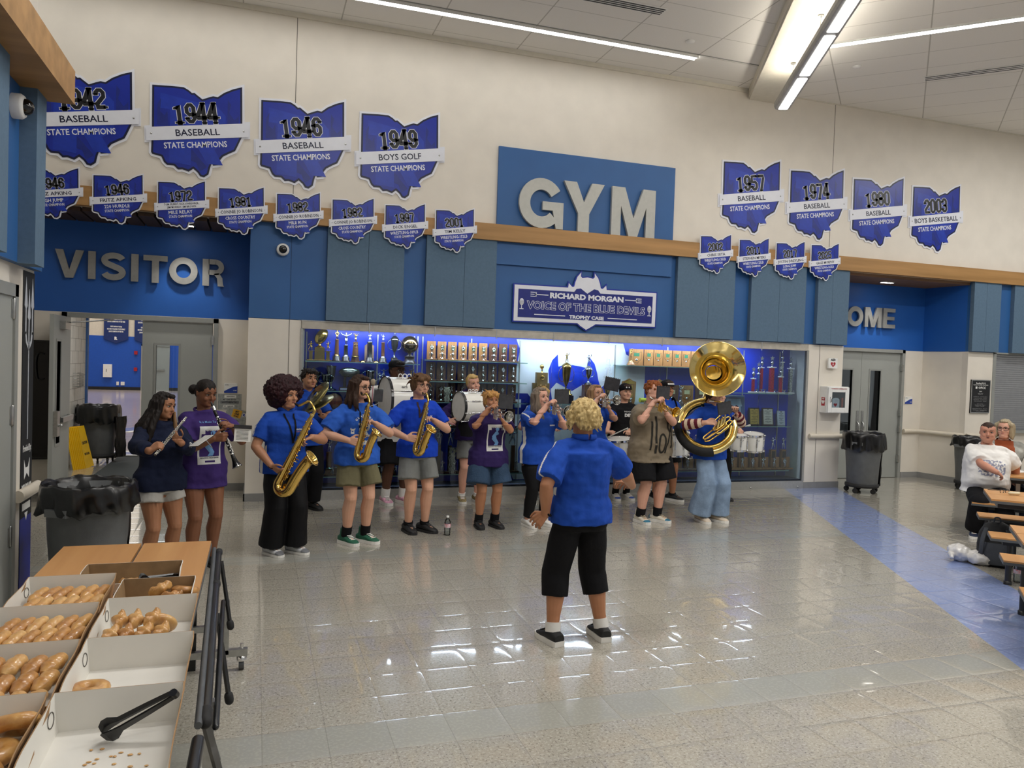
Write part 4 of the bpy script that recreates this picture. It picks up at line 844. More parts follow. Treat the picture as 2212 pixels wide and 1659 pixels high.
t = column_trophy(.39, M_SILD, M_EBONY, M_SILVER, .11, 0, .036, .95, False, False); MB().box(-.062, .062, .02, .05, .0, .225).prism([(-.062, 0), (.062, 0), (.03, .03), (-.03, .03)], .03, frame((0, .05, .225), (1, 0, 0), (0, 0, 1))).build('back_board', mat('pale_wood', '9a7f66', .4), t)
for s in (-1, 1): MB().lathe([(.045, 0), (.04, .012), (.01, .03), (.003, .032)], (s*.09, 0, 0), n=12).build('foot', M_GOLDD, t)
put(t, 1.452, z, 'wide trophy with pewter column before a pale board on the left top shelf', g)
put(column_trophy(.385, M_WALNUT, M_EBONY, M_SILVER, .105, 1, .024, .95), 1.632, z, 'slim walnut column trophy with silver angel figure on the left top shelf', g)
put(cup_trophy(.335, M_SILD, True, .075, .09, 1.05), 1.79, z, 'dark two handled cup trophy with figure lid above the black cap', g)
t = T('ball_trophy', 'x'); MB().lathe([(.09, 0), (.085, .03), (.065, .04), (.065, .09), (.075, .095), (.03, .12), (.02, .145), (.04, .16)], n=24).build('base', M_EBONY, t); MB().ell((0, 0, .262), .118, n=26).build('ball', mat('polished_bronze', 'b0946a', .12, 1), t); MB().tube([(.1195*math.cos(a*PI/12), .1195*math.sin(a*PI/12), .262) for a in range(24)], .0025, 5, closed=True).tube([(.1195*math.cos(a*PI/12), 0, .262+.1195*math.sin(a*PI/12)) for a in range(24)], .0025, 5, closed=True).build('seam', M_EBONY, t)
put(t, 2.0, z, 'large gold basketball trophy at the right end of the left top shelf', g)
# left bay, second shelf
z = 1.425; g = 'trophies on the left second shelf'
put(cup_trophy(.215, M_SILD, True, .02, None, .95), .685, z, 'small two handled tarnished cup at the left end of second shelf', g); put(cup_trophy(.245, M_SILD, True, .03, None, .95), .772, z, 'slightly taller tarnished cup behind the small cup on second shelf', g, .32)
put(cup_trophy(.21, M_SILD, True, .02, None, 1.2), .885, z, 'squat wide tarnished cup in the middle of second shelf', g, .22)
put(cup_trophy(.33, M_SILD, False, .02, None, 1.25), .955, z, 'tall urn shaped silver cup in the second shelf of left bay', g, .3)
t = T('football_trophy', 'x'); MB().box(-.07, .07, -.05, .05, 0, .045).build('base', M_EBONY, t); MB().box(-.06, .06, -.052, -.05, .008, .036).build('plate', M_SILVER, t); MB().cap((0, 0, .045), (0, 0, .19), .022, .016).build('stem', M_EBONY, t); MB().ell((0.06, 0, .245), (.145, .07, .07), n=20).build('football', M_SILD, t)
put(t, 1.13, z, 'silver football trophy on black stand on the left second shelf', g)
t = T('glass_trophy', 'x'); MB().box(-.06, .06, -.05, .05, 0, .03).build('base', M_EBONY, t); MB().box(-.05, .05, -.03, .03, .03, .29).build('block', glass('award_glass', 'cfe3e0'), t); put(t, 1.335, z, 'clear glass block award behind the long haired saxophonist', g)
put(cup_trophy(.28, M_SILVER, True, .03, None, 1.3), 1.47, z, 'bright silver cup with white rim right of the glass block', g); put(column_trophy(.25, M_SILD, M_EBONY, M_SILVER, .15, 1, .024), 1.592, z, 'short silver volleyball figure trophy behind the bass drum mallet', g, .2); put(column_trophy(.315, M_SILD, M_EBONY, M_SILVER, .14, 5, .024), 1.66, z, 'taller silver volleyball figure trophy left of the black cap', g, .3); put(column_trophy(.32, M_WALNUT, M_EBONY, M_GOLD, .13, 1, .024), 2.03, z, 'bronze figure trophy right of the capped drummer on second shelf', g)
# balls on the lower shelves
t = thing('basketball', 'old brown leather basketball on the left third shelf behind the cymbals', 'ball', (1.0, .25, 1.176)); bb = MB().ell((0, 0, .105), .105, n=26); bb.build('leather', mat('ball_leather', '8a4a2c', .5, var=.15, scale=8, bump=.3, bscale=300), t)
sm = MB()
for ax in 'XYZ': sm.mesh(MB().tube([(.1055*math.cos(a*PI/14), .1055*math.sin(a*PI/14), 0) for a in range(28)], .002, 5, closed=True), Matrix.Translation((0, 0, .105)) @ (Matrix.Rotation(R(90), 4, ax) if ax != 'Z' else Matrix.Identity(4)))
sm.build('seam', M_INK, t)
t = thing('football', 'white painted football on the left lower shelf below the basketball', 'ball', (.92, .24, .863)); MB().ell((0, 0, .085), (.14, .085, .085), n=22).build('leather', mat('ball_white', 'cfd8d4', .45), t); MB().box(-.04, .04, -.01, .01, .168, .173).build('laces', M_WHITE, t)
# left bay, bottom shelf
g = 'trophies on the left bottom shelf'; z = .286
for i, (x, h, k) in enumerate([(.66, .5, 0), (.80, .62, 1), (.95, .46, 2), (1.07, .55, 1), (1.24, .6, 0), (1.42, .5, 1), (1.60, .58, 2), (1.80, .52, 1), (1.98, .6, 0)]):
    t = column_trophy(h, M_WALNUT if k else M_SILD, M_WALNUT, M_SILVER, .15, (i*2+1) % 5, .036, .95, k == 1)
    MB().mesh(fig_mb(.11, i % 5), Matrix.Translation((.05, -.05, .02))).build('small_figure', M_SILVER, t)
    put(t, x, z, '%s tall trophy from the left on the bottom shelf of the left bay' % ORD[i], g)
# middle bay: plaques
for ri, (z, h, wn_, gr, rl) in enumerate(((1.879, .245, (M_TEAKW, M_TEAKW, M_TEAKW, M_TEAKW, M_TEAKW, M_TEAKW, M_WALNUT, M_WALNUT, M_WALNUT), True, 'top'), (1.586, .24, (M_WALNUT,)*9, False, 'second'), (1.298, .24, (M_WALNUT,)*9, False, 'third'), (.944, .24, (M_WALNUT,)*9, False, 'fourth'))):
    g = 'wooden plaque trophies on the %s shelf of the middle bay' % rl
    protos = {}
    for i in range(9):
        key = (wn_[i].name, i % 3)
        if key not in protos:
            t = plaque_trophy(wn_[i], M_SILVER if ri or i > 5 else M_GOLD if ri else M_SILVER, .115 if ri else .105, gr, (0, 3, 4)[i % 3] if ri else (3, 0, 1)[i % 3], i); protos[key] = t
        else: t = dup(protos[key])
        put(t, 2.31+i*.1505, z, '%s wooden plaque trophy from the left on the %s shelf of the middle bay' % (ORD[i], rl), g, .26)
# basketball nets hung in the case
def net(x, y, z, h, w_, lab):
    m = MB(); rnd = random.Random(int(x*100))
    for k in range(26):
        p = []; a0 = rnd.random()*6
        for j in range(7): p.append((w_*(rnd.random()-.5)*(1-.3*j/6), -.02+rnd.random()*.05, h*(1-j/6)))
        m.tube(catmull(p, 3), .0035, 5)
    t = m.top('basketball_net', mat('net_cotton', 'd0cdbb', .8), lab, 'net', 'cut down basketball nets'); t.location = (x, y, z)
net(2.52, .13, 1.30, .2, .09, 'white cut net draped over a plaque on the third shelf'); net(2.40, .12, .95, .2, .22, 'white cut net hanging by the pink mallet'); net(2.62, .12, .30, .36, .11, 'long white net hung on a column of the bottom shelf')
# middle bay, bottom shelf: tall columns
g = 'tall column trophies on the middle bottom shelf'
for i, x in enumerate((2.30, 2.46, 2.62, 2.78, 2.94, 3.10, 3.25, 3.40, 3.56)):
    t = T('column_trophy', 'x'); MB().box(-.07, .07, -.06, .06, 0, .02).build('base', M_WALNUT, t); MB().box(-.026, .026, -.0, .05, .02, .38).build('column', M_WALNUT, t, bev=.003); MB().mesh(fig_mb(.24, (2, 3, 0, 1)[i % 4]), Matrix.Translation((0, .025, .38))).build('figure', M_SILVER, t); MB().mesh(fig_mb(.15, (3, 4, 1)[i % 3]), Matrix.Translation((.045, -.03, .02))).build('small_figure', M_SILVER, t)
    put(t, x, .296, '%s tall wood column trophy from the left on the middle bay bottom shelf' % ORD[i], g)
# centre bay
t = T('block_trophy', 'x'); MB().box(-.13, .13, 0, .06, 0, .29).box(-.085, .085, -.03, .05, 0, .445).build('wood_block', mat('olive_wood', '7a6238', .4, var=.1), t, bev=.004); wreath(t, .37, .026, -.034, M_GOLD); MB().lathe([(.02, .445), (.012, .455), (.008, .49), (.02, .50)], n=12).ell((0, .01, .53), .033, n=14).build('gold_ball', M_GOLD, t); put(t, 3.96, 1.301, 'stepped wooden trophy with small gold ball on top in the white centre bay')
t = cup_trophy(.44, M_GOLDD, True, .02, .14, 1.35); MB().lathe([(.10, .0), (.10, .02), (.075, .03), (.07, .09)], n=24).build('plinth', M_GOLD, t); t2 = t; put(t2, 4.345, 1.42, 'very tall gold cup trophy with batter figure against the white graphic'); MB().box(-.10, .10, -.07, .07, -.118, 0).build('foot_block', M_EBONY, t)
t = cup_trophy(.24, M_SILVER, True, .03, .17, 1.1); MB().box(-.075, .075, -.06, .06, -.28, 0).box(-.11, .11, -.05, .06, -.28, -.17).build('wood_block', M_WALNUT, t, bev=.004); put(t, 4.70, 1.582, 'silver cup trophy with sculpted figure on a wooden block beside the gold cup')
t = T('feather_trophy', 'x'); MB().lathe([(.06, 0), (.05, .03), (.02, .05), (.03, .15), (.05, .24), (.02, .28)], n=16).build('urn', M_GOLD, t); fm2 = MB(); rnd = random.Random(3)
for k in range(130):
    zz = .25+rnd.random()*.48; rr = .10*(1-(zz-.25)/.55); a = rnd.random()*6.28; p = Vector((rr*math.cos(a), rr*math.sin(a), zz)); fm2.cap(p*.75+Vector((0, 0, zz*.25)), p, .006, .002, 5)
fm2.cap((0, 0, .2), (0, 0, .75), .012, .004).build('garland', M_WHITE, t); put(t, 5.02, 1.301, 'white feathery trophy over a gold urn right of the blue horned graphic')
MB().lathe([(.035, 0), (.035, .19)], (0, 0, 0), Matrix.Rotation(R(90), 3, 'Y'), 14).top('paper_tube', mat('yellow_tube', 'd6d32c', .5), 'yellow tube lying beside the shield plaque', 'tube').location = (5.64, .2, 1.335)
t = T('shield_plaque', 'x'); F = frame((0, 0, 0), (1, 0, 0), (0, 0, 1))
MB().prism([(-.09, 0), (.09, 0), (.105, .06), (.115, .30), (.115, .345), (.05, .365), (0, .395), (-.05, .365), (-.115, .345), (-.115, .30), (-.105, .06)], .03, F).build('board', M_TEAKW, t, bev=.004)
MB().prism([(-.09, .31), (.09, .31), (.08, .34), (.04, .355), (0, .375), (-.04, .355), (-.08, .34)], .004, frame((0, -.03, 0), (1, 0, 0), (0, 0, 1))).prism([(x*.11-.055, z*.11+.28) for x, z in OH], .004, frame((0, -.03, 0), (1, 0, 0), (0, 0, 1))).prism([(-.06, .10), (.06, .10), (.06, .165), (-.06, .165)], .004, frame((0, -.03, 0), (1, 0, 0), (0, 0, 1))).build('plate', M_GOLD, t); MB().mesh(fig_mb(.11, 0), Matrix.Translation((.02, -.06, 0))).build('figure', M_SILVER, t)
put(t, 5.395, 1.301, 'shield shaped wooden plaque with gold plates left of the curly haired trumpeter', 'shield plaques', .3); t2 = dup(t); put(t2, 5.92, 1.301, 'shield shaped wooden plaque behind the black cap', 'shield plaques', .3)
def state_plaque(wd, ht, wm, bottom=False):
    t = T('state_plaque', 'x'); F = frame((0, 0, 0), (1, 0, 0), (0, 0, 1)); MB().prism([(-wd/2, 0), (wd/2, 0), (wd/2, ht), (-wd/2, ht)], .03, F).build('board', wm, t, bev=.004); MB().box(-wd/2-.01, wd/2+.01, -.05, .03, -.002, .012).build('base', wm, t)
    k = wd*.72; o = [((x-.5)*k, z*k*.95+ht*.78) for x, z in OH]; ln = MB(); stroke(ln, o, .004, .002, True); MB().mesh(ln, frame((0, -.03, 0), (1, 0, 0), (0, 0, 1))).build('outline', M_EBONY, t)
    MB().prism([(-wd*.2, ht*.56), (wd*.2, ht*.56), (wd*.2, ht*.76), (-wd*.2, ht*.76)], .003, frame((0, -.03, 0), (1, 0, 0), (0, 0, 1))).build('plate', M_GREENP if not bottom else mat('paper_plate', 'c9bf94', .5), t); MB().lathe([(wd*.085, 0), (wd*.085, .005), (wd*.05, .007)], (0, -.03, ht*.34), Matrix.Rotation(R(90), 3, 'X'), 16).build('medal', M_SILVER, t); return t
g = 'state plaques on the top shelf of the right centre bay'
p1 = state_plaque(.235, .25, M_TEAKW); put(p1, 5.50, 1.897, 'widest state outline plaque at the left end of the right top shelf', g, .30)
p2 = state_plaque(.15, .25, M_TEAKW); 
for i in range(7):
    q = p2 if i == 0 else dup(p2); put(q, 5.70+i*.163, 1.897, '%s narrow state outline plaque from the left on the right top shelf' % ORD[i], g, .28)
put(column_trophy(.25, M_TEAKW, M_TEAKW, M_GOLD, .1, 0, .02, .9), 5.37, 1.897, 'small gold figure trophy leaning at the left end of the right top shelf', None, .2)
g = 'square state plaques behind the drummers'
for i, x in enumerate((6.14, 6.40, 6.67)): put(state_plaque(.23, .31, M_WALNUT if i != 1 else M_TEAKW, True), x, 1.301, '%s square state plaque behind the snare drummer and sousaphone' % ORD[i], g, .3)
put(column_trophy(.30, M_SILVER, M_EBONY, M_SILVER, .15, 1, .022), 6.235, 1.301, 'silver figure trophy right of the black folder', None, .18)
# right bay
M_REDC = mat('red_foil', 'b02438', .3, .4, .25, 60); M_BLUEC = mat('blue_foil', '2a6db0', .3, .4, .25, 60); M_SILC = mat('silver_foil', 'aeb2a8', .3, .5, .3, 60); M_MARB = mat('white_marble', 'e6e8e4', .3, var=.04)
STAR = [((.045 if k % 2 == 0 else .018)*math.sin(k*PI/5), (.045 if k % 2 == 0 else .018)*math.cos(k*PI/5)) for k in range(10)]
def col_award(h, m, star=True, w_=.018):
    t = T('column_award', 'x'); MB().box(-.06, .06, -.045, .045, 0, .02).build('base', M_MARB, t); top = h-.20 if h > .33 else h-.16
    MB().box(-w_, w_, -w_, w_, .02, top).build('column', m, t); MB().box(-w_*1.8, w_*1.8, -w_*1.6, w_*1.6, top, top+.016).build('cap', M_MARB, t)
    MB().lathe([(.016, top+.016), (.008, top+.03), (.018, top+.05), (.03, top+.08), (.02, top+.11), (.006, top+.12)], n=12).build('cup', M_SILVER, t)
    if star: MB().prism(STAR, .012, frame((0, .006, h-.045), (1, 0, 0), (0, 0, 1))).build('star', M_SILVER, t)
    else: MB().mesh(fig_mb(.08, 1), Matrix.Translation((0, 0, h-.08))).build('figure', M_SILVER, t)
    MB().lathe([(.015, .02), (.006, .03), (.018, .055), (.02, .06)], (.045, -.035, 0), n=8).build('small_cup', M_SILVER, t); return t
z = 1.523; g = 'column awards on the right bay top shelf'
for i, (x, h, m, st, w_, y, lab) in enumerate([(7.56, .42, M_REDC, 1, .018, .2, 'short red column award with star at the left end of the right bay'), (7.67, .50, M_BLUEC, 1, .012, .22, 'blue column award with stacked stars in the right bay'), (7.755, .60, M_REDC, 1, .018, .26, 'tall red column award with star next to the blue one'), (7.935, .61, M_REDC, 1, .03, .24, 'wide double red column award with star in the right bay'), (8.085, .46, M_REDC, 1, .020, .2, 'red column award with star right of the wide double one'), (8.175, .70, M_SILC, 0, .018, .3, 'tallest white and silver tower award in the right bay'), (8.285, .60, M_SILC, 1, .024, .22, 'silver grey column award with star at the right end of the top shelf')]): put(col_award(h, m, st, w_), x, z, lab, g, y)
t = thing('framed_jersey', 'white football jersey with red number 80 in a blue mat frame', 'picture', (7.33, .34, .993)); lean = Matrix.Rotation(R(-6), 4, 'X')
def fr_part(t, mb, nm, m): MB().mesh(mb, lean).build(nm, m, t)
fr_part(t, MB().box(-.21, .21, 0, .03, 0, .48), 'frame', mat('frame_silver', '8b98a8', .4, .3)); fr_part(t, MB().box(-.20, .20, -.004, 0, .01, .47), 'mat_board', mat('mat_blue', '3f5f8f', .7)); fr_part(t, MB().prism([(-.13, .04), (.13, .04), (.13, .30), (.155, .30), (.13, .42), (-.13, .42), (-.155, .30), (-.13, .30)], .004, frame((0, -.004, 0), (1, 0, 0), (0, 0, 1))), 'jersey', mat('jersey_white', 'd8dde2', .8)); fr_part(t, MB().mesh(text_mb('80', .22, .21, .002, .07), frame((0, -.009, .22), (1, 0, 0), (0, 0, 1))), 'number', mat('jersey_red', '8c2334', .7)); fr_part(t, MB().box(-.20, .20, -.014, -.012, .01, .47), 'glazing', M_BLKGLASS)
for (x, wd, ht, fmn, pm, lab) in ((7.68, .20, .285, mat('frame_black', '1c1a18', .4), mat('gold_paper', 'c9a94a', .5, var=.05), 'gold certificate in a black frame on the right bay middle shelf'), (7.94, .21, .285, mat('frame_brown', '3a2a1c', .4), mat('cream_paper', 'd9d6c4', .6), 'cream certificate in a dark brown frame on the right bay middle shelf'), (8.195, .15, .24, mat('frame_pale', 'b9c3ca', .4), mat('grey_paper', 'c3ced6', .5), 'pale grey unframed certificate at the right end of the middle shelf')):
    t = thing('framed_certificate', lab, 'certificate', (x, .28, .993), 0, 'certificates in the right bay'); fr_part(t, MB().box(-wd/2, wd/2, 0, .02, 0, ht), 'frame', fmn); b_ = .018 if 'pale' not in fmn.name else .002; fr_part(t, MB().box(-wd/2+b_, wd/2-b_, -.003, 0, b_, ht-b_), 'paper', pm)
    q = MB()
    for k, f_ in enumerate((.82, .74, .66, .5, .42, .34, .22, .16)): q.mesh(text_mb(('CERTIFICATE OF HONOR', 'presented to', 'Reading High School')[k % 3], .012, wd*(.55, .3, .62)[k % 3], .0006, .01, res=1), frame((0, -.0036, ht*f_), (1, 0, 0), (0, 0, 1)))
    q.prism([(x_*.6, z_*.6+ht*.9) for x_, z_ in [(-.02, 0), (.02, 0), (.02, .02), (0, .03), (-.02, .02)]], .0006, frame((0, -.0036, 0), (1, 0, 0), (0, 0, 1))); fr_part(t, q, 'print', M_INK)
def corner_trophy(p1_, p2_):
    t = T('corner_trophy', 'x'); MB().box(-.09, .11, -.09, .07, 0, .022).build('base', M_TEAKW, t, bev=.003); MB().box(-.055, .035, -.0, .06, .022, .31).box(.035, .10, -.01, .06, .022, .19).build('wood_block', M_TEAKW, t, bev=.003); MB().box(-.045, .025, -.004, -.001, .18, .285).build('plate', M_EBONY, t)
    MB().mesh(fig_mb(.20, p1_), Matrix.Translation((-.01, .03, .31))).build('figure', M_SILVER, t); MB().mesh(fig_mb(.17, p2_), Matrix.Translation((-.03, -.05, .022))).build('small_figure', M_SILVER, t); return t
pr = [corner_trophy(4, 3), corner_trophy(1, 0), corner_trophy(0, 4)]; g = 'stepped wooden trophies on the right bottom shelf'; used = set()
for i, x in enumerate((5.85, 6.05, 6.25, 6.45, 6.65, 6.85, 7.055, 7.25, 7.45, 7.65, 7.845, 8.055, 8.26)):
    k = i % 3; q = pr[k] if k not in used else dup(pr[k]); used.add(k); put(q, x, .287, '%s stepped wooden trophy from the left on the right bottom shelf' % ORD[i], g, .25)
# ================================================================ people
def skin(nm, c, c2): return mat('skin_'+nm, c, .48, col2=c2, scale=5, spec=.35)
def cloth(nm, c, rough=.85, bump=.35, bs=26, var=.05): return mat('cloth_'+nm, c, rough, var=var, scale=6, bump=bump, bscale=bs, spec=.2)
def hairm(nm, c, c2): return mat('hair_'+nm, c, .55, col2=c2, scale=26, stretch=(2.2, 2.2, .35), spec=.22, bump=.5, bscale=60)
M_EYE = mat('eye_white', 'cfc8c0', .3, var=.01); M_IRIS = mat('iris_dark', '1d130e', .2); M_LASH = mat('lash_dark', '1a120f', .6)
def remesh(mb, vox, it=3, dec=0, fn=None, fac=.5):      # one continuous closed skin from overlapping volumes
    me = mb.data('tmp', []); o = bpy.data.objects.new('tmp', me); COL.objects.link(o)
    r = o.modifiers.new('r', 'REMESH'); r.mode = 'VOXEL'; r.voxel_size = vox; r.use_smooth_shade = True
    if it: s_ = o.modifiers.new('s', 'SMOOTH'); s_.factor = fac; s_.iterations = it
    if dec: d = o.modifiers.new('d', 'DECIMATE'); d.ratio = dec
    dg = bpy.context.evaluated_depsgraph_get(); out = bpy.data.meshes.new_from_object(o.evaluated_get(dg))
    bpy.data.objects.remove(o); bpy.data.meshes.remove(me)
    if fn:
        n = len(out.vertices); co = np.empty(n*3); out.vertices.foreach_get('co', co); nr = np.empty(n*3); out.vertices.foreach_get('normal', nr)
        co = co.reshape(-1, 3); nr = nr.reshape(-1, 3); out.vertices.foreach_set('co', fn(co, nr).reshape(-1)); out.update()
    out.polygons.foreach_set('use_smooth', [True]*len(out.polygons)); return out
def vnoise(co, sx, sy, sz, seed=0):
    return np.array([noise.noise((c[0]*sx+seed*7.3, c[1]*sy+seed*3.1, c[2]*sz+seed*1.7)) for c in co])
def mesh_obj(name, me, mats, parent):
    me.materials.clear()
    for q in (mats if isinstance(mats, (list, tuple)) else [mats]): me.materials.append(q)
    me.name = name; o = bpy.data.objects.new(name, me); COL.objects.link(o); o.parent = parent; return o
def paint(me, fn):                                       # material index per face from its centre
    n = len(me.polygons); c = np.empty(n*3); me.polygons.foreach_get('center', c); c = c.reshape(-1, 3)
    nn_ = np.empty(n*3); me.polygons.foreach_get('normal', nn_); me.polygons.foreach_set('material_index', fn(c, nn_.reshape(-1, 3)).astype(np.int32))
def ell_ring(cx, cy, z, rx, ry, n=22, p=2.3):
    out = []
    for a in range(n):
        t = 2*PI*a/n; c, s_ = math.cos(t), math.sin(t); out.append(Vector((cx+rx*math.copysign(abs(c)**(2/p), c), cy+ry*math.copysign(abs(s_)**(2/p), s_), z)))
    return out
HEADP = [(-.52, .27, .06, .09), (-.48, .36, .10, .165), (-.42, .40, .14, .225), (-.32, .405, .24, .285), (-.20, .405, .32, .315), (-.08, .40, .38, .33), (.02, .385, .42, .335), (.10, .405, .44, .335), (.20, .40, .445, .335), (.30, .355, .42, .31), (.40, .25, .34, .25), (.46, .14, .24, .17), (.50, .03, .12, .06)]
def hand(mb, W, f, n, side, curl=(50, 55, 35), k=1.0, thumb=.5, spread=1.0):
    f = Vector(f).normalized(); n = Vector(n); n = (n-f*n.dot(f)).normalized(); t = n.cross(f)*(1 if side > 0 else -1); W = Vector(W)
    for i, (o, Ln) in enumerate(((.031, .072), (.0105, .080), (-.0105, .074), (-.031, .058))):
        kn = W+f*(.088-.004*abs(i-1))*k+t*o*k*spread; mb.cap(W+f*.012*k+t*o*.55*k, kn, .0165*k, .0125*k, 8)
        d = f.copy(); p = kn; a = 0
        for j, fr in enumerate((.45, .31, .24)):
            a += R(curl[j]*(1+.10*(i-1))); d = (f*math.cos(a)+n*math.sin(a)+t*o*1.6*(1 if j == 0 else .6)).normalized(); q = p+d*Ln*fr*k; mb.cap(p, q, (.0098-.0008*j)*k, (.0092-.0009*j)*k, 8); p = q
    p = W+f*.022*k+t*.024*k; d1 = (f*.62+t*.75+n*.35*thumb).normalized(); q = p+d1*.048*k; mb.cap(p, q, .0165*k, .0115*k, 8)
    d2 = (f*.85+t*(.45-.5*thumb)+n*.55*thumb).normalized(); q2 = q+d2*.032*k; mb.cap(q, q2, .0112*k, .0098*k, 8); d3 = (f*.9+t*(.2-.5*thumb)+n*.6*thumb).normalized(); mb.cap(q2, q2+d3*.024*k, .0098*k, .0082*k, 8)
def ik(S, W, a, b, pole):
    S = Vector(S); W = Vector(W); d = W-S; L_ = d.length
    if L_ > (a+b)*.985: d = d.normalized()*(a+b)*.985; W = S+d; L_ = d.length
    if L_ < abs(a-b)*1.1+.02: L_ = abs(a-b)*1.1+.02
    x = (a*a-b*b+L_*L_)/(2*L_); h = math.sqrt(max(a*a-x*x, 0)); u = d.normalized(); p = Vector(pole); p = (p-u*p.dot(u)).normalized(); return S+u*x+p*h, W
PEOPLE = {}
def person(key, label, loc, H, head, skn, shirt, bottom, shoes, hair, arms, b=1.0, bw=None, head_rot=(0, 0, 0), feet=None, lean=(0, 0), group='band members', female=False, face={}, vox=.0052, seat=None, extras=None, fat=0.0, shw=1.0, headk=1.0, no_legs=False):
    t = thing('person', label, 'person', loc, R(head), group); Mi = parent_matrix(t).inverted(); bw = bw or b
    lo = lambda v: Mi @ Vector(v)
    feet = feet or ((.085, 0, 10), (-.085, 0, -10)); dz = 0; lx, ly = lean
    hipz = .50*H if seat is None else seat+.09
    zf = lambda f: (f-.50)*H+hipz                          # heights of the upper body
    SH = .097*H*shw*(.55+.45*b); hw = .052*H*(.6+.4*b)
    off = lambda f: (lx*max(0, (f-.5)/.32), ly*max(0, (f-.5)/.32))
    # ---- legs
    legs = {}
    for s, ft in ((1, feet[0]), (-1, feet[1])):
        hp = Vector((s*hw, 0, hipz)); fx_, fy_, fa = ft[:3]
        an = Vector((fx_, fy_+.0, .052*H+(ft[3] if len(ft) > 3 else 0)))
        if seat is None: kn, an2 = ik(hp, an, .2255*H, .235*H, (fx_*.25, -1, 0)); kn = kn
        else: kn, an2 = ik(hp, an, .245*H, .245*H, (fx_*.2, -1, .6))
        legs[s] = (hp, kn, an, R(fa))
    # ---- arms
    sh = {s: Vector((s*SH+off(.815)[0], .004*H+off(.815)[1], zf(.790))) for s in (1, -1)}; A = {}
    for s in (1, -1):
        a = arms[s]; c = lo(a['at']) if a.get('world', True) else Vector(a['at']); f_ = (Mi.to_3x3() @ Vector(a['f'])) if a.get('world', True) else Vector(a['f']); n_ = (Mi.to_3x3() @ Vector(a['n'])) if a.get('world', True) else Vector(a['n'])
        f_.normalize(); n_ = (n_-f_*n_.dot(f_)).normalized(); W = c-f_*a.get('reach', .085)-n_*a.get('gap', .028)
        el, W2 = ik(sh[s], W, .172*H, .150*H, a.get('pole', (s*.5, .25, -1))); A[s] = (el, W2, f_, n_, a)
    # ---- body skin
    m = MB()
    fb = fat
    TR = [(.455, .070, .058), (.48, .092, .068), (.52, .098, .070), (.56, .091+fb*.10, .063+fb*.5), (.60, .083+fb*.22, .058+fb*.75), (.65, .085+fb*.2, .061+fb*.6), (.71, .093+fb*.12, .067+fb*.35), (.755, .096, .066), (.785, .088, .058), (.812, .060, .045), (.84, .036, .036)]
    rs = []
    for f, rx, ry in TR:
        k = b if f < .80 else 1; ox, oy = off(f); bust = .016*H if (female and .68 < f < .78) else 0
        rs.append(ell_ring(ox, oy-bust*.6-fb*H*.35*math.exp(-((f-.60)/.08)**2), zf(f), rx*k*H, (ry*(.35+.65*k))*H+bust*.5, 22))
    m.rings(rs)
    hd_h = .134*H*headk; nb = Vector((off(.84)[0], off(.84)[1]+.004*H, zf(.835))); hc = Vector((off(.93)[0]*1.05, off(.93)[1]*1.05-.018*H, zf(.93)+.002*H))
    HM = Matrix.Translation(hc) @ Matrix.Rotation(R(head_rot[0]), 4, 'Z') @ Matrix.Rotation(R(head_rot[1]), 4, 'X') @ Matrix.Rotation(R(head_rot[2]), 4, 'Y') @ Matrix.Scale(hd_h, 4)
    hv = lambda x, y, z: HM @ Vector((x, y, z))
    m.tube([nb-Vector((0, 0, .02*H)), nb+Vector((0, 0, .012*H)), hv(0, .14, -.25), hv(0, .12, 0)], [.040*H*(.6+.4*b), .033*H*(.7+.3*b), .033*H*(.75+.25*b), .03*H], 14)
    fw = face.get('w', 1.0)
    m.rings([[HM @ p for p in ell_ring(0, (bk-fr)/2, z, w_*fw*(1+face.get('jaw', 0)*(z < -.2)), (bk+fr)/2, 26, 2.25)] for z, fr, bk, w_ in HEADP])
    nz = face.get('nose', 1.0)
    m.tube([hv(0, -.37, .02), hv(0, -.425-.02*nz, -.06), hv(0, -.455-.035*nz, -.135), hv(0, -.40, -.185)], [.035*hd_h, .042*hd_h, .058*hd_h*(.8+.2*nz), .03*hd_h], 10)
    for s in (1, -1):
        m.ell(hv(s*.05, -.425, -.155), .035*hd_h, n=8); m.ell(hv(s*.335*fw, .05, -.06), (.035*hd_h, .06*hd_h, .10*hd_h), HM.to_3x3().normalized(), 10)
        m.ell(hv(s*.16, -.325, -.16), (.12*hd_h, .075*hd_h, .10*hd_h), HM.to_3x3().normalized(), 10); m.cap(hv(s*.06, -.385, .085), hv(s*.22, -.325, .075), .042*hd_h, .035*hd_h, 8)
    m.ell(hv(0, -.385, -.27), (.10*hd_h, .045*hd_h, .045*hd_h), HM.to_3x3().normalized(), 10); m.ell(hv(0, -.365, -.42), (.11*hd_h, .06*hd_h, .06*hd_h), HM.to_3x3().normalized(), 10)
    if b > 1.15: m.ell(hv(0, -.20, -.47), (.25*hd_h, .20*hd_h, .13*hd_h), HM.to_3x3().normalized(), 12)
    for s in (1, -1):
        hp, kn, an, fa = legs[s]; el, W, f_, n_, a = A[s]; q = .72+.28*b
        m.cap(Vector((off(.83)[0]+s*.018*H, off(.83)[1]+.004*H, zf(.818))), sh[s]+Vector((-s*.01*H, 0, -.003*H)), .027*H, .032*H*q, 12)
        m.tube([sh[s]+Vector((0, 0, .012*H)), sh[s]*.7+el*.3, el*.85+sh[s]*.15, el], [.033*H*q, .0315*H*q, .0265*H*q, .0252*H*q], 14); m.ell(el, .0254*H*q, n=12)
        m.tube([el, el*.72+W*.28, el*.2+W*.8, W], [.0248*H*q, .0268*H*q, .0198*H*(.5+.5*q), .0175*H*(.6+.4*q)], 14); m.ell(W, .018*H*(.6+.4*q), n=10)
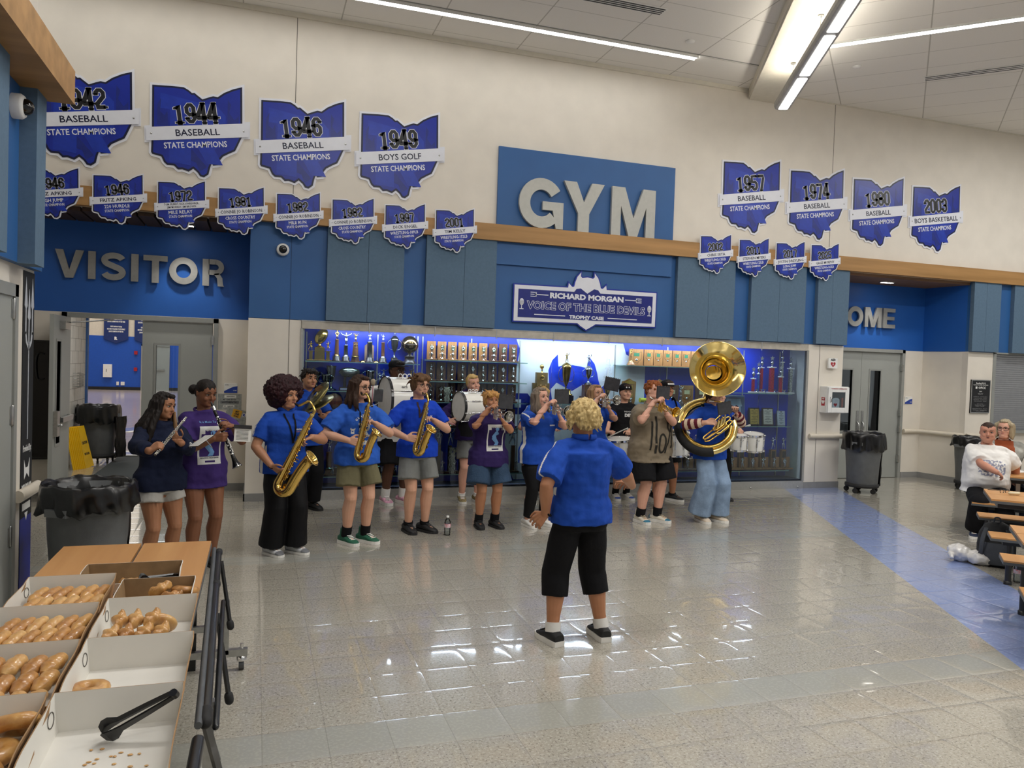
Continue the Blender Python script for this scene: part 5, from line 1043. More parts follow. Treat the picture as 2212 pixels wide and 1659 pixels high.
        hand(m, W, f_, n_, s, a.get('curl', (50, 55, 35)), H/1.72*a.get('k', 1), a.get('thumb', .5), a.get('spread', 1.0))
        if no_legs: continue
        m.tube([hp+Vector((0, 0, .02*H)), hp*.75+kn*.25, kn*.85+hp*.15, kn], [.048*H*q*bw, .053*H*q*bw, .0385*H*q, .036*H*q], 16); m.ell(kn, (.0355*H*q, .037*H*q, .04*H), n=12)
        cf = kn*.68+an*.32+Vector((0, .012*H if seat is None else .008*H, 0)); m.tube([kn, cf, kn*.25+an*.75, an], [.0345*H*q, .0385*H*q, .027*H*q, .0225*H*q], 14)
        td = Vector((math.sin(fa), -math.cos(fa), 0)); m.cap(an-td*.015*H-Vector((0, 0, .02*H)), an+td*.06*H-Vector((0, 0, .03*H)), .022*H, .018*H, 10)
    armseg = [(np.array(sh[s]), np.array(A[s][0])) for s in (1, -1)]+[(np.array(A[s][0]), np.array(A[s][1])) for s in (1, -1)]
    def tuck(co, nr):
        z = co[:, 2]; tor = (z > zf(.45)) & (z < zf(.80)); push = np.zeros(len(co)); sl = shirt.get('sleeve', .72)
        for s in (1, -1):
            S_, E_, W_ = (np.array(v_) for v_ in (sh[s], A[s][0], A[s][1])); d = E_-S_; t1 = (co-S_)@d/(d@d); n1 = np.linalg.norm(co-(S_+np.clip(t1, 0, 1)[:, None]*d), axis=1); d2 = W_-E_; t2 = (co-E_)@d2/(d2@d2); n2 = np.linalg.norm(co-(E_+np.clip(t2, 0, 1.6)[:, None]*d2), axis=1)
            up = n1 < .043*H*(.72+.28*b); fo = (n2 < .036*H*(.72+.28*b)) & ~(up & (t1 < .9)); tor &= ~fo; tor &= ~(up & (t1 > .25)); tor &= np.linalg.norm(co-W_, axis=1) > .15
            k_ = up & (t1 < min(sl, 1)-.06); push[k_] = .008*np.clip((min(sl, 1)-.06-t1[k_])/.12, 0, 1)
            if sl > 1: push[up] = .008; push[fo & (t2 < sl-1.1)] = .006
        push[tor] = .018; push[(z > zf(.77)) & (z < zf(.83)) & (np.hypot(co[:, 0]-off(.82)[0], co[:, 1]-off(.82)[1]) > .045*H)] = .014
        return co-nr*push[:, None]
    me = remesh(m, vox, 2, .42, tuck); body = mesh_obj('body', me, skn, t)
    # ---- face
    fr_ = HM.to_3x3().normalized(); es = face.get('eyes', 1.0)
    for s in (1, -1):
        e = MB().ell(hv(s*.145*fw, -.343, .005), (.062*hd_h, .045*hd_h, .028*hd_h*es), fr_, 14); e.ell(hv(s*.145*fw-.008*face.get('gaze', 0), -.382, .004), (.026*hd_h, .012*hd_h, .026*hd_h*es), fr_, 10, 1); e.build('eye', [M_EYE, M_IRIS], t)
        MB().tube([hv(s*.075*fw, -.392, .012), hv(s*.145*fw, -.398, .042*es), hv(s*.215*fw, -.36, .018)], [.008*hd_h, .013*hd_h, .007*hd_h], 6).build('eyelid', M_LASH if face.get('lash', 1) else skn, t)
        MB().tube([hv(s*.06*fw, -.425, .105), hv(s*.14*fw, -.425, .135), hv(s*.235*fw, -.36, .115)], [.014*hd_h, .021*hd_h*face.get('brow', 1), .008*hd_h], 6, flat=.8).build('eyebrow', hair[1] if hair else M_LASH, t)
    lipm = mat('lips_'+skn.name, face.get('lip', '9a5a50'), .4)
    MB().ell(hv(0, -.40, -.258), (.088*hd_h, .032*hd_h, .020*hd_h), fr_, 12).ell(hv(0, -.398, -.292), (.075*hd_h, .034*hd_h, .024*hd_h), fr_, 12).build('lips', lipm, t)
    if face.get('open'): MB().ell(hv(0, -.415, -.278), (.06*hd_h, .025*hd_h, .016*hd_h), fr_, 12).build('mouth', M_LASH, t)
    # ---- shirt
    q0 = .72+.28*b; st = shirt; hem = st.get('hem', .455); e_ = st.get('ease', .012)*H; sm = MB(); rs = []
    for f, rx, ry in [(hem, 0, 0)]+[q for q in TR if q[0] > hem+.015 and q[0] < .80]+[(.802, .070, .050), (.822, .052, .044), (.838, .042, .040)]:
        if f == hem: rx, ry = (.097+fb*.12, .070+fb*.45)
        k = b if f < .80 else 1; ox, oy = off(f); bust = .016*H if (female and .68 < f < .78) else 0
        hang = e_*(1.0 if f < .79 else .45)+(st.get('flare', .006)*H if f < .60 else 0); wide = max(rx, .092 if not female else .086) if f < .80 else rx
        if f < .57:
            need = (hw+(.056*H*q0*bw if seat is None else .05*H)+(bottom.get('ease', .008)*H if bottom else 0)*.9+.020)/(k*H); wide = max(wide, need-(hang/(k*H)))
        ryy = max(ry, .062 if f < .8 else 0, ((bottom['r'][0]*.84 if bottom and bottom['len'] <= 1 and 'r' in bottom else .054)*q0*bw*H+(bottom.get('ease', .008)*H if bottom else 0)*.8+.034-hang)/((.35+.65*k)*H) if (f < .53 and seat is None) else 0); rs.append(ell_ring(ox, oy-bust*.6-fb*H*.35*math.exp(-((f-.60)/.08)**2), zf(f), wide*k*H+hang, (ryy*(.35+.65*k))*H+hang+bust*.5, 26))
    sm.rings(rs)
    for s in (1, -1):
        el, W = A[s][0], A[s][1]; q = .72+.28*b; sl = st.get('sleeve', .72); r0 = .0345*H*q+e_*.30
        sm.cap(Vector((off(.82)[0]+s*.022*H, off(.82)[1]+.004*H, zf(.806))), sh[s]+Vector((-s*.008*H, 0, .001*H)), .034*H, r0*1.03, 14)
        if sl <= 1: sm.tube([sh[s]+Vector((-s*.012*H, 0, .004*H)), sh[s]*(1-sl*.5)+el*sl*.5, sh[s]*(1-sl)+el*sl], [r0, r0*1.0+st.get('slv', .002)*H, r0*.98+st.get('slv', .004)*H], 16)
        else:
            sm.tube([sh[s]+Vector((-s*.012*H, 0, .004*H)), sh[s]*.5+el*.5, el], [r0, r0*.98, r0*.92], 16); sm.ell(el, r0*.95, n=12)
            tw = (sl-1); sm.tube([el, el*.5+W*.5, el*(1-tw)+W*tw], [r0*.90, r0*.86+st.get('slv', .004)*H, .026*H*q+e_*.4], 16)
    if st.get('hood'): sm.ell(nb+Vector((0, .055*H, .010*H)), (.075*H, .05*H, .042*H), n=14); sm.tube([nb+Vector((math.cos(a)*.052*H, math.sin(a)*.05*H+.006*H, .004*H+.012*H*math.sin(a))) for a in np.linspace(0, 2*PI, 14)[:-1]], .018*H, 10, closed=True)
    amp = st.get('fold', .005)*1.7; sd = len(PEOPLE)*3+1
    def fold(co, nr):
        w_ = vnoise(co, 8, 8, 6, sd)+.6*vnoise(co+.3*co[:, [2, 0, 1]], 19, 15, 22, sd+1); return co+nr*(w_*amp)[:, None]
    me = remesh(sm, st.get('vox', .009), 4, 0 if st.get('vox') else .8, fold); so_ = mesh_obj(st.get('name', 'shirt'), me, st['mat'], t)
    if st.get('paint'):
        for mm in st['paint'][0]: me.materials.append(mm)
        paint(me, lambda c, n: st['paint'][1](c, n, H, hipz, sh, A))
    if st.get('collar'):
        MB().tube([nb+Vector((0, 0, -.006*H))+Vector((math.sin(a)*.047*H, -math.cos(a)*.044*H+.004*H, .004*H+.012*H*(1-abs(a)/PI*-.3)-.020*H*math.exp(-(a/.5)**2))) for a in np.linspace(-PI*.97, PI*.97, 22)], .0062*H, 8, flat=1.9).build('collar', st['collar'], t)

    elif st.get('neck', True):
        MB().tube([nb+Vector((math.cos(a)*.046*H, math.sin(a)*.043*H+.004*H, .002*H+.012*H*math.sin(a))) for a in np.linspace(0, 2*PI, 22)[:-1]], .0065*H, 8, closed=True).build('neckband', st.get('band', st['mat']), t)
    # ---- shorts or trousers
    bt = bottom
    if bt:
        pm = MB(); top = min(bt.get('top', .60), hem+.075); e2 = bt.get('ease', .008)*H; rs = []
        for f, rx, ry in [(.462, .080, .062)]+[q for q in TR if .475 < q[0] < top]+[(top, .087+fb*.18, .062+fb*.5)]:
            k = b; ox, oy = off(f); g_ = .008 if f > hem+.01 else .7*e2; rs.append(ell_ring(ox, oy-fb*H*.35*math.exp(-((f-.60)/.08)**2), zf(f), rx*k*H+g_, ry*(.35+.65*k)*H+g_, 22))
        pm.rings(rs); L_ = bt['len']; q = .72+.28*b
        for s in (1, -1):
            hp, kn, an, fa = legs[s]
            if L_ <= 1:
                end = hp*(1-L_)+kn*L_; r_ = bt.get('r', (.062, .058)); r0_, r1_ = (r_[0]*.84*H*q*bw+e2*.7), (r_[1]*.84*H*q*bw+e2*.8); end.x = s*max(abs(end.x), r1_*.92); md = hp*.65+end*.35; md.x = s*max(abs(md.x), r0_*.80)
                pm.tube([hp+Vector((-s*.004*H, 0, .012*H)), md, end], [.052*H*q*bw+e2*.7, r0_, r1_], 20, flat=min(1, (abs(end.x)-.003)/r1_))
            else:
                tw = L_-1; end = kn*(1-tw)+an*tw+Vector((0, .004, 0)); r_ = bt.get('r', (.045, .043, .040)); R3 = [r_[i]*H*q+e2 for i in range(3)]; k2 = kn.copy(); k2.x = s*max(abs(kn.x), R3[0]*.88); e3 = end.copy(); e3.x = s*max(abs(end.x), R3[2]*.88)
                pm.tube([hp+Vector((-s*.004*H, 0, .012*H)), hp*.6+k2*.4, k2, k2*.5+e3*.5, e3], [.052*H*q*bw+e2*.7, .054*H*q*bw+e2*.8]+R3, 20, flat=.96 if seat is None else 1)
                if seat is not None: pm.ell(kn, r_[0]*H*q+e2, n=14)
        am2 = bt.get('fold', .004)
        me = remesh(pm, .009, 3, .8, lambda co, nr: co+nr*((vnoise(co, 11, 11, 5, sd+5)+.5*vnoise(co, 22, 22, 14, sd+6))*am2)[:, None]); mesh_obj(bt['name'], me, bt['mat'], t)
    # ---- shoes and socks
    if shoes and not no_legs:
        for s in (1, -1):
            hp, kn, an, fa = legs[s]; z0 = an.z-.052*H; Mf = Matrix.Translation((an.x, an.y, z0)) @ Matrix.Rotation(fa, 4, 'Z'); k = H*.86*shoes.get('k', 1)
            prof = [(.062, .026, .05), (.05, .031, .056), (.02, .034, .062), (-.02, .033, .055), (-.055, .036, .042), (-.09, .034, .032), (-.115, .024, .024), (-.124, .012, .016)]
            up = MB().rings([[Mf @ Vector((x_*k*math.copysign(abs(math.cos(a_))**.8, math.cos(a_)), y_*k, (.006+zt*(.5+.5*math.sin(a_))**.75)*k)) for a_ in [2*PI*i/16 for i in range(16)]] for y_, x_, zt in prof])
            if shoes.get('high'): up.tube([Mf @ Vector((0, .022*k, .03*k)), Mf @ Vector((0, .016*k, .105*k))], [.034*k, .030*k], 14)
            ms = [shoes['mat']]+([shoes['mat2']] if shoes.get('mat2') else [])
            so2 = up.build('shoe', ms, t)
            if shoes.get('mat2'): paint(so2.data, lambda c, n: ((np.array([(Mf.inverted() @ Vector(p)).y for p in c]) < -.075*k) | (np.array([(Mf.inverted() @ Vector(p)).y for p in c]) > .045*k)).astype(int))
            sl_ = MB().rings([[Mf @ Vector((x_*k*1.06*math.copysign(abs(math.cos(a_))**.7, math.cos(a_)), y_*k*1.03, zz)) for y_, x_ in [(p[0], p[1]) for p in prof] for a_ in (0,)]+[Mf @ Vector((-x_*k*1.06, y_*k*1.03, zz)) for y_, x_, _ in prof[::-1]] for zz in (.001, shoes.get('st', .016)*k)], smooth=False)
            sl_.build('sole', shoes['sole'], so2)
            lm = MB()
            for j in range(5):
                y_ = -.03-.014*j+.02; zt = .062-.0065*j+.006; lm.cap(Mf @ Vector((-.016*k, y_*k-.01*k, zt*k)), Mf @ Vector((.016*k, y_*k-.014*k, zt*k)), .0035*k, .0035*k, 6)
            lm.build('laces', shoes.get('lace', shoes['sole']), so2)
            if shoes.get('sock'): MB().tube([an+Vector((0, .002, -.005*H)), an*(1-shoes.get('sockh', .18))+kn*shoes.get('sockh', .18)], [.030*H*q, .0305*H*q], 14).build('sock', shoes['sock'], t)
    info = dict(t=t, HM=HM, h=hd_h, hv=hv, sh=sh, A=A, legs=legs, nb=nb, shirt=so_, zf=zf, H=H, fr=fr_, off=off, q=.72+.28*b)
    if hair: make_hair(info, hair)
    PEOPLE[key] = info
    return info
from mathutils.bvhtree import BVHTree
def drape(mb, obj, gap=.003, axis='y'):                # lay a flat print onto the cloth in front of the wearer
    me = obj.data; bv = BVHTree.FromPolygons([v.co.copy() for v in me.vertices], [tuple(p.vertices) for p in me.polygons]); out = []
    for v in mb.v:
        o = Vector((v[0], -2, v[2])); h = bv.ray_cast(o, Vector((0, 1, 0)))
        if h[0] is None: h2 = bv.find_nearest(Vector((v[0], -.1, v[2]))); p = h2[0]; out.append((p.x, p.y-gap, p.z))
        else: out.append((v[0], h[0].y-gap, v[2]))
    mb.v = out; return mb
def grid_poly(x0, x1, z0, z1, nx, nz, keep=None):
    m = MB(); vs = [(x0+(x1-x0)*i/nx, 0, z0+(z1-z0)*j/nz) for j in range(nz+1) for i in range(nx+1)]; fs = []
    for j in range(nz):
        for i in range(nx):
            cx = (i+.5)/nx; cz = (j+.5)/nz
            if keep is None or keep(cx, cz): a = j*(nx+1)+i; fs.append((a, a+1, a+nx+2, a+nx+1))
    return m.add(vs, fs, 0, True)
def print_on(P, mb, name, m, gap=.003): drape(mb, P['shirt'], gap).build(name, m, P['t'])
def txt_local(txt, cx, cz, h, w_, bold=.04): return MB().mesh(text_mb(txt, h, w_, 0, bold, res=2), frame((cx, 0, cz), (1, 0, 0), (0, 0, 1)))
def make_hair(I, hr):
    kind, m_ = hr[0], hr[1]; o = hr[2] if len(hr) > 2 else {}; hv, h, fr_, t = I['hv'], I['h'], I['fr'], I['t']; mb = MB(); E = lambda x, y, z, rx, ry, rz: mb.ell(hv(x, y, z), (rx*h, ry*h, rz*h), fr_, 20)
    rnd = random.Random(o.get('seed', 1)); amp = .010; fx = (60, 60, 9); vx = .0055
    if kind in ('short', 'cap', 'curly', 'bowl'):
        E(0, .07, .15, .375, .425, .39); E(0, .22, -.02, .33, .26, .32)
        for s in (1, -1): E(s*.30, .08, .05, .075, .16, .22)
        if kind == 'bowl':
            for s in (1, -1): E(s*.32, .05, .0, .09, .24, .30); E(s*.18, -.29, .27, .20, .15, .14)
            E(0, -.26, .33, .28, .18, .13); E(0, .26, -.15, .33, .2, .30)
        if kind == 'short': E(0, -.20, .38, .27, .22, .12)
        if kind == 'curly':
            for k in range(70):
                a = rnd.random()*6.28; u = rnd.random(); z = .02+.46*u; r = math.sqrt(max(.02, 1-((z-.12)/.42)**2)); x, y = .38*r*math.cos(a), .06+.43*r*math.sin(a)
                if y < -.25 and z < .22: continue
                E(x, y, z, .075, .075, .07)
            for k in range(9): E(-.24+.06*k, -.33+.03*abs(k-4)*.5, .28+.05*(k % 2), .065, .06, .075)
            fx = (70, 70, 70); amp = .008
        if o.get('messy'):
            for k in range(34):
                a = rnd.random()*6.28; z = .05+.45*rnd.random(); r = math.sqrt(max(.05, 1-((z-.12)/.43)**2)); p = Vector((.37*r*math.cos(a), .06+.42*r*math.sin(a), z))
                if p.y < -.22 and z < .25: continue
                d = Vector((p.x*.5+rnd.uniform(-.1, .1), p.y*.3, -.12+rnd.uniform(-.1, .25))); mb.tube([hv(*p), hv(*(p+d*.5+Vector((0, 0, .04)))), hv(*(p+d))], [.05*h, .04*h, .012*h], 7)
            for k in range(9): x = -.28+.07*k; mb.tube([hv(x*.8, -.12, .48), hv(x, -.36, .34), hv(x*1.1+rnd.uniform(-.03, .03), -.42+abs(x)*.35, .14+rnd.uniform(-.02, .05))], [.05*h, .05*h, .014*h], 7)
    elif kind == 'afro':
        c = (0, .28, .14); rr = (.88, .64, .66); E(*c, *rr); E(0, .36, -.30, .70, .42, .42)
        for k in range(330):
            a = rnd.random()*6.28; u = rnd.uniform(-.95, 1); r = math.sqrt(1-u*u); x, y, z = rr[0]*r*math.cos(a), c[1]+rr[1]*r*math.sin(a), c[2]+rr[2]*u
            if y < -.22 and z < .20 and abs(x) < .36: continue
            E(x, y, z, .07, .07, .07)
        for k in range(12): E(-.30+.055*k, -.33+.05*(abs(k-5.5)/5.5)**2, .30+.05*rnd.random(), .075, .07, .08)
        fx = (80, 80, 80); amp = .011; vx = .007
    elif kind == 'bun':
        E(0, .03, .165, .37, .425, .375); E(0, .20, -.05, .315, .27, .30); E(*o.get('bun', (0, .60, -.10)), .20, .19, .20); amp = .003
    elif kind == 'long':
        Ln = o.get('len', 1.1); E(0, .07, .14, .385, .44, .40); wv = o.get('wave', .03)
        for s in (1, -1):
            for j, (x, y, fwd) in enumerate(((.37, -.10, 1), (.385, .06, .7), (.35, .20, .3), (.22, .34, 0), (.07, .38, 0))):
                Lj = Ln*(1-.06*j*(fwd > 0)); zs = np.linspace(.30, -Lj, 9); front = o.get('front', 0)*(1 if j == 0 else .4 if j == 1 else 0)
                ox_ = o.get('out', .22); mb.tube([hv(s*(x-(.17 if z > .22 else 0)+(.05+ox_*x)*min(1, max(0, -z*1.3-.3))+wv*math.sin(z*7+j+s)), y*(1+ox_*min(1, max(0, -z*1.3-.3)))-(.06*(z > .15))-front*max(0, min(1, (-z-.35)*2))*.38, z) for z in zs], [.11*h, .13*h, .135*h, .14*h, .14*h, .14*h, .13*h, .10*h, .035*h], 10)
        E(0, -.20, .40, .24, .18, .10); amp = .008; fx = (70, 70, 6)
    elif kind == 'wavy':
        E(0, .06, .12, .42, .47, .42); E(0, .30, -.14, .40, .32, .36)
        for k in range(150):
            a = rnd.uniform(-.35, PI+.35) if rnd.random() < .8 else rnd.uniform(0, 6.28); u = rnd.uniform(-.5, 1); r = math.sqrt(1-min(.999, abs(u))**2); x, y, z = .44*r*math.cos(a), .08+.48*r*math.sin(a), .12+.44*u
            pts = []; ph = rnd.random()*6.28; Lk = rnd.uniform(.25, .55)
            for j in range(7):
                q = j/6; pts.append(hv(x*(1+.25*q)+.05*math.sin(ph+q*9), y+.06*q+.05*math.cos(ph+q*9), z-Lk*q+.03*math.sin(q*3)))
            mb.tube(pts, [.02*h, .045*h, .05*h, .05*h, .045*h, .035*h, .012*h], 6)
        amp = .004; fx = (60, 60, 30); vx = .0048
    if o.get('down'):                                   # extra locks in front of a shoulder
        for (x, y, z0, z1, r) in o['down']: mb.tube([hv(x*.85, y*.4, z0), hv(x, y, (z0+z1)/2), hv(x*1.1, y*1.05, z1)], [r*h, r*1.2*h, r*.25*h], 10)
    me = remesh(mb, vx, 1, .7, lambda co, nr: co+nr*(vnoise(co, *fx, o.get('seed', 1))*amp)[:, None]); mesh_obj('hair', me, m_, t)
def glasses(I, m, w_=1.0, tint=None):
    hv, h, t = I['hv'], I['h'], I['t']; g = MB()
    for s in (1, -1):
        g.tube([hv(s*.155+.105*w_*math.cos(a)*1.0, -.43+.02*abs(math.cos(a)), -.005+.075*w_*math.copysign(abs(math.sin(a))**.7, math.sin(a))) for a in np.linspace(0, 2*PI, 17)[:-1]], .0028, 6, closed=True); g.tube([hv(s*.26, -.40, .02), hv(s*.345, -.15, .02), hv(s*.35, .05, .01)], .0026, 6)
    g.tube([hv(-.05, -.455, .015), hv(0, -.475, .025), hv(.05, -.455, .015)], .0026, 6); gl = g.build('glasses', m, t)
def strap2(I, px, py, Y, m, w_=.016):          # both sides of a neck strap, lying on the chest and meeting at the hook
    hk = parent_matrix(I['t']).inverted() @ at(px, py, Y); z1 = I['zf'](.822); q = MB()
    for s in (-1, 1):
        vs = []; fs = []
        for j in range(15):
            u = j/14; x, z = s*.046*(1-u)+hk.x*u, z1*(1-u)+hk.z*u; vs += [(x-w_/2, 0, z), (x+w_/2, 0, z)]
            if j: fs.append((2*j-2, 2*j-1, 2*j+1, 2*j))
        q.add(vs, fs)
    drape(q, I['shirt'], .007); q.tube(catmull([I['nb']+Vector((-.05, -.01, -.005)), I['nb']+Vector((-.045, .05, .01)), I['nb']+Vector((.045, .05, .01)), I['nb']+Vector((.05, -.01, -.005))], 5), .010, 8, flat=.5); q.build('neck_strap', m, I['t'])
def strap(I, pts, m, r=.009, name='neck_strap'): MB().tube(catmull([Vector(p) for p in pts], 5), r, 8, flat=.3).build(name, m, I['t'])
# ================================================================ instruments
M_LACQ = mat('gold_lacquer', 'dcb865', .15, 1, .03); M_LACQD = mat('gold_lacquer_bright', 'f0d890', .11, 1, .03); M_NICK = mat('nickel_keys', 'c4bda6', .16, 1, .05); M_SILVP = mat('silver_plate_horn', 'd9d8d3', .10, 1, .03); M_EBON = mat('ebonite', '0e0e10', .22, var=.03)
M_DWHITE = mat('drum_wrap_white', 'eceae2', .22, var=.01, coat=.4); M_DHEAD = mat('drum_head', 'd9d8d2', .45, var=.03); M_DBLK = mat('drum_hoop_black', '101012', .28, coat=.3); M_STICK = mat('stick_wood', 'd9c9ae', .5, var=.06)
M_FOLD = mat('folder_plastic', '2c2c2f', .35, var=.1, scale=20, bump=.3, bscale=30); M_SHEET = mat('music_paper', 'e8e6e0', .7, var=.02)
def sax(top, bow, belldir, mouth, bellr, lab, mb_=M_LACQ, mk=M_LACQ, big=1.0):
    top, bow, mouth = Vector(top), Vector(bow), Vector(mouth); Y = (bow-top).normalized(); X = Vector(belldir); X = (X-Y*X.dot(Y)).normalized(); Z = X.cross(Y); L_ = (bow-top).length
    bow = bow-X*(.056*big); Y = (bow-top).normalized(); X = (X-Y*X.dot(Y)).normalized(); Z = X.cross(Y); L_ = (bow-top).length; t = thing('saxophone', lab, 'saxophone', top, 0); Mi = Matrix.Translation(-top)
    P = lambda x, y, z=0: Vector(X*x+Y*y+Z*z)
    r0, r1 = .0125*big, .030*big; bw = .056*big; Ls = L_-bw
    path = [P(0, y) for y in np.linspace(0, Ls, 10)]+[P(bw-bw*math.cos(a), Ls+bw*math.sin(a)) for a in np.linspace(.3, PI-.15, 9)]; rad = list(np.linspace(r0, r1, 10))+list(np.linspace(r1, r1*1.22, 9))
    hb = Ls*.43; n = 9
    for i in range(n):
        q = (i+1)/n; path.append(P(2*bw+.030*big*q*q, Ls-hb*q)); rad.append(r1*1.22+(bellr*.62-r1*1.22)*q**1.5)
    for q in (.35, .7, 1): path.append(P(2*bw+.030*big+.02*big*q, Ls-hb-.030*big*q)); rad.append(bellr*(.62+.38*q**1.6))
    MB().tube(path, rad, 22, cap=False).build('body_tube', mb_, t)
    ax = (path[-1]-path[-2]).normalized(); s_ = ax.cross(Z).normalized(); MB().tube([path[-1]+(s_*math.cos(a)+ax.cross(s_)*math.sin(a))*bellr for a in np.linspace(0, 2*PI, 25)[:-1]], .0042*big, 8, closed=True).build('bell_rim', M_LACQD, t)
    m0 = mouth-top; v = m0; nk = catmull([P(0, .005), P(0, -.035*big), P(-.012*big, -.062*big)*.6+v*.28+Vector((0, 0, .035*big)), v*.72+Vector((0, 0, .012)), v*.86], 6)
    MB().tube(nk, list(np.linspace(r0*.95, r0*.62, len(nk))), 12).build('neck', mb_, t); MB().tube([P(0, -.008), P(0, .012)], r0*1.35, 14).build('neck_collar', M_LACQD, t)
    MB().tube([v*.80, v*.93, v*1.04], [.0115*big, .012*big, .006*big], 10, flat=.8).build('mouthpiece', M_EBON, t)
    k = MB()
    for i in range(11):
        y = Ls*(.10+.078*i); r = r0+(r1-r0)*y/Ls; c = P(.012*big*(1 if i % 3 else -1), y, r+.010); kr = (.009+.0009*i)*big; k.lathe([(kr, 0), (kr, .004), (kr*.6, .007)], c, frame((0, 0, 0), X, Y).to_3x3(), 12)
        for sd in (-1, 1): k.cap(P(sd*(r+.006), y, .3*r), P(sd*(r+.006), y+Ls*.05, .3*r), .0045*big, .0045*big, 6); k.ell(P(sd*(r+.010), y+.012, .5*r), (.010*big, .010*big, .007*big), n=8)
    for sx_, sz in ((-.6, .75), (.62, .72), (.05, 1.0), (.9, .3), (-.95, .25)): k.tube([P(sx_*(r0+.012), Ls*.06, sz*(r0+.011)), P(sx_*(r1+.010), Ls*.95, sz*(r1+.010))], .0028*big, 6)
    for (x, y, rr) in ((-.030, .86, .019), (-.032, .97, .021), (.045, 1.02, .021), (.012, .90, .018)): k.lathe([(rr*big, 0), (rr*big, .005), (rr*.5*big, .010)], P(x*big, Ls*y, r1+.008), frame((0, 0, 0), X, Y).to_3x3(), 14)
    for q in (.18, .42): y = Ls-hb*q; rb = r1*1.22+(bellr*.62-r1*1.22)*q**1.5; k.lathe([(.024*big, 0), (.024*big, .006), (.01*big, .010)], P(2*bw, y, 0)+(-X)*0+Z*(rb+.004), frame((0, 0, 0), X, Y).to_3x3(), 14)
    k.tube([P(-.02*big, Ls*.78, r1+.02), P(-.045*big, Ls*.84, r1+.022), P(-.045*big, Ls*.96, r1+.022), P(-.02*big, Ls*1.0, r1+.02)], .003*big, 6); k.tube([P(bw-.012, Ls*.62, 0), P(bw+.02, Ls*.62, 0)], .004, 6)
    k.build('keywork', mk, t); MB().tube([P(bw-.005+.012*big*math.cos(a), Ls*.66, .012*big*math.sin(a)) for a in np.linspace(0, 2*PI, 11)[:-1]], .003*big, 6, closed=True).build('bell_brace', M_LACQD, t); return t
def trumpet(mouth, bell, upv, lab, m=M_SILVP, r=.060):
    A, B = Vector(mouth), Vector(bell); X = (B-A).normalized(); L_ = (B-A).length; U = Vector(upv); U = (U-X*U.dot(X)).normalized(); W = X.cross(U); t = thing('trumpet', lab, 'trumpet', A); P = lambda x, u=0, w_=0: X*x*L_+U*u+W*w_
    prof = [(.0, .0065)]; path = [P(.14+.0*q, -.0) for q in (0,)]; rad = []; path = []
    for q in np.linspace(.30, 1, 14): path.append(P(q, -.012)); rad.append(.0058+(r-.0058)*max(0, (q-.55)/.45)**3.2)
    MB().tube(path, rad, 20, cap=False).build('bell', m, t); s_ = W; u_ = U; MB().tube([path[-1]+(s_*math.cos(a)+u_*math.sin(a))*r for a in np.linspace(0, 2*PI, 25)[:-1]], .0026, 6, closed=True).build('bell_rim', m, t)
    MB().tube([P(0), P(.01), P(.05), P(.11), P(.17)], [.0135, .013, .008, .005, .0055], 12).build('mouthpiece', M_SILVP, t)
    tb = MB(); tb.tube(catmull([P(.16), P(.60), P(.68), P(.72, -.03), P(.68, -.06), P(.60, -.065), P(.50, -.065)], 5), .0062, 8); tb.tube(catmull([P(.32, -.012), P(.25, -.02), P(.22, -.045), P(.26, -.068), P(.36, -.065)], 5), .0062, 8); tb.tube(catmull([P(.52, -.03, .012), P(.66, -.03, .012), P(.68, -.03, .028), P(.66, -.03, .04), P(.52, -.03, .04)], 4), .005, 7); tb.tube(catmull([P(.44, -.05, -.01), P(.44, -.05, -.035), P(.47, -.05, -.04), P(.5, -.05, -.03), P(.5, -.05, -.01)], 4), .005, 7); tb.tube([P(.30, 0), P(.30, -.012)], .003, 6).tube([P(.58, 0), P(.58, -.065)], .003, 6); tb.build('tubing', m, t)
    vb = MB()
    for i in range(3):
        x = .39+.058*i; vb.tube([P(x, -.095), P(x, .022)], .0108, 12); vb.tube([P(x, -.10), P(x, -.09)], .009, 10); vb.tube([P(x, .022), P(x, .045)], .003, 6); vb.tube([P(x, .045), P(x, .050)], .0085, 10)
    vb.build('valves', m, t); return t
def folder(px, py, wpx, hpx, Y, tilt, lab, m=M_FOLD, holder=None, yaw=0, open_=False):
    c = at(px, py, Y); s = (c-CAM).dot(C_F)/FPX; w_, h_ = wpx*s, hpx*s; t = thing('music_folder', lab, 'music folder', c, 0, 'flip folders on the lyres'); F = Matrix.Rotation(R(yaw), 4, 'Z') @ Matrix.Rotation(R(tilt), 4, 'Y')
    MB().mesh(MB().box(-w_/2, w_/2, -.006, .006, -h_/2, h_/2), F).build('cover', m, t, bev=.003); MB().mesh(MB().box(-w_/2+.004, w_/2-.004, -.009, -.006, -h_/2+.004, h_/2-.012), F).build('page_sleeve', mat('sleeve_plastic', '39393c', .18, var=.12, scale=14, bump=.25, bscale=18), t)
    q = MB()
    for k in range(9): x = -w_/2+w_*(k+.5)/9; q.tube([(x, -.012, h_/2-.004), (x, -.004, h_/2+.007), (x, .009, h_/2-.002)], .0022, 5)
    MB().mesh(q, F).build('rings', M_EBON if m == M_FOLD else M_STEEL, t)
    if holder: MB().tube(catmull([F @ Vector((0, .008, -h_/2+.01)), F @ Vector((0, .012, -h_/2-.02)), Vector(holder)-c], 5), .0035, 6).tube([F @ Vector((-w_*.3, .010, -h_/2+.012)), F @ Vector((w_*.3, .010, -h_/2+.012))], .004, 6).build('lyre', M_STEEL, t)
    return t
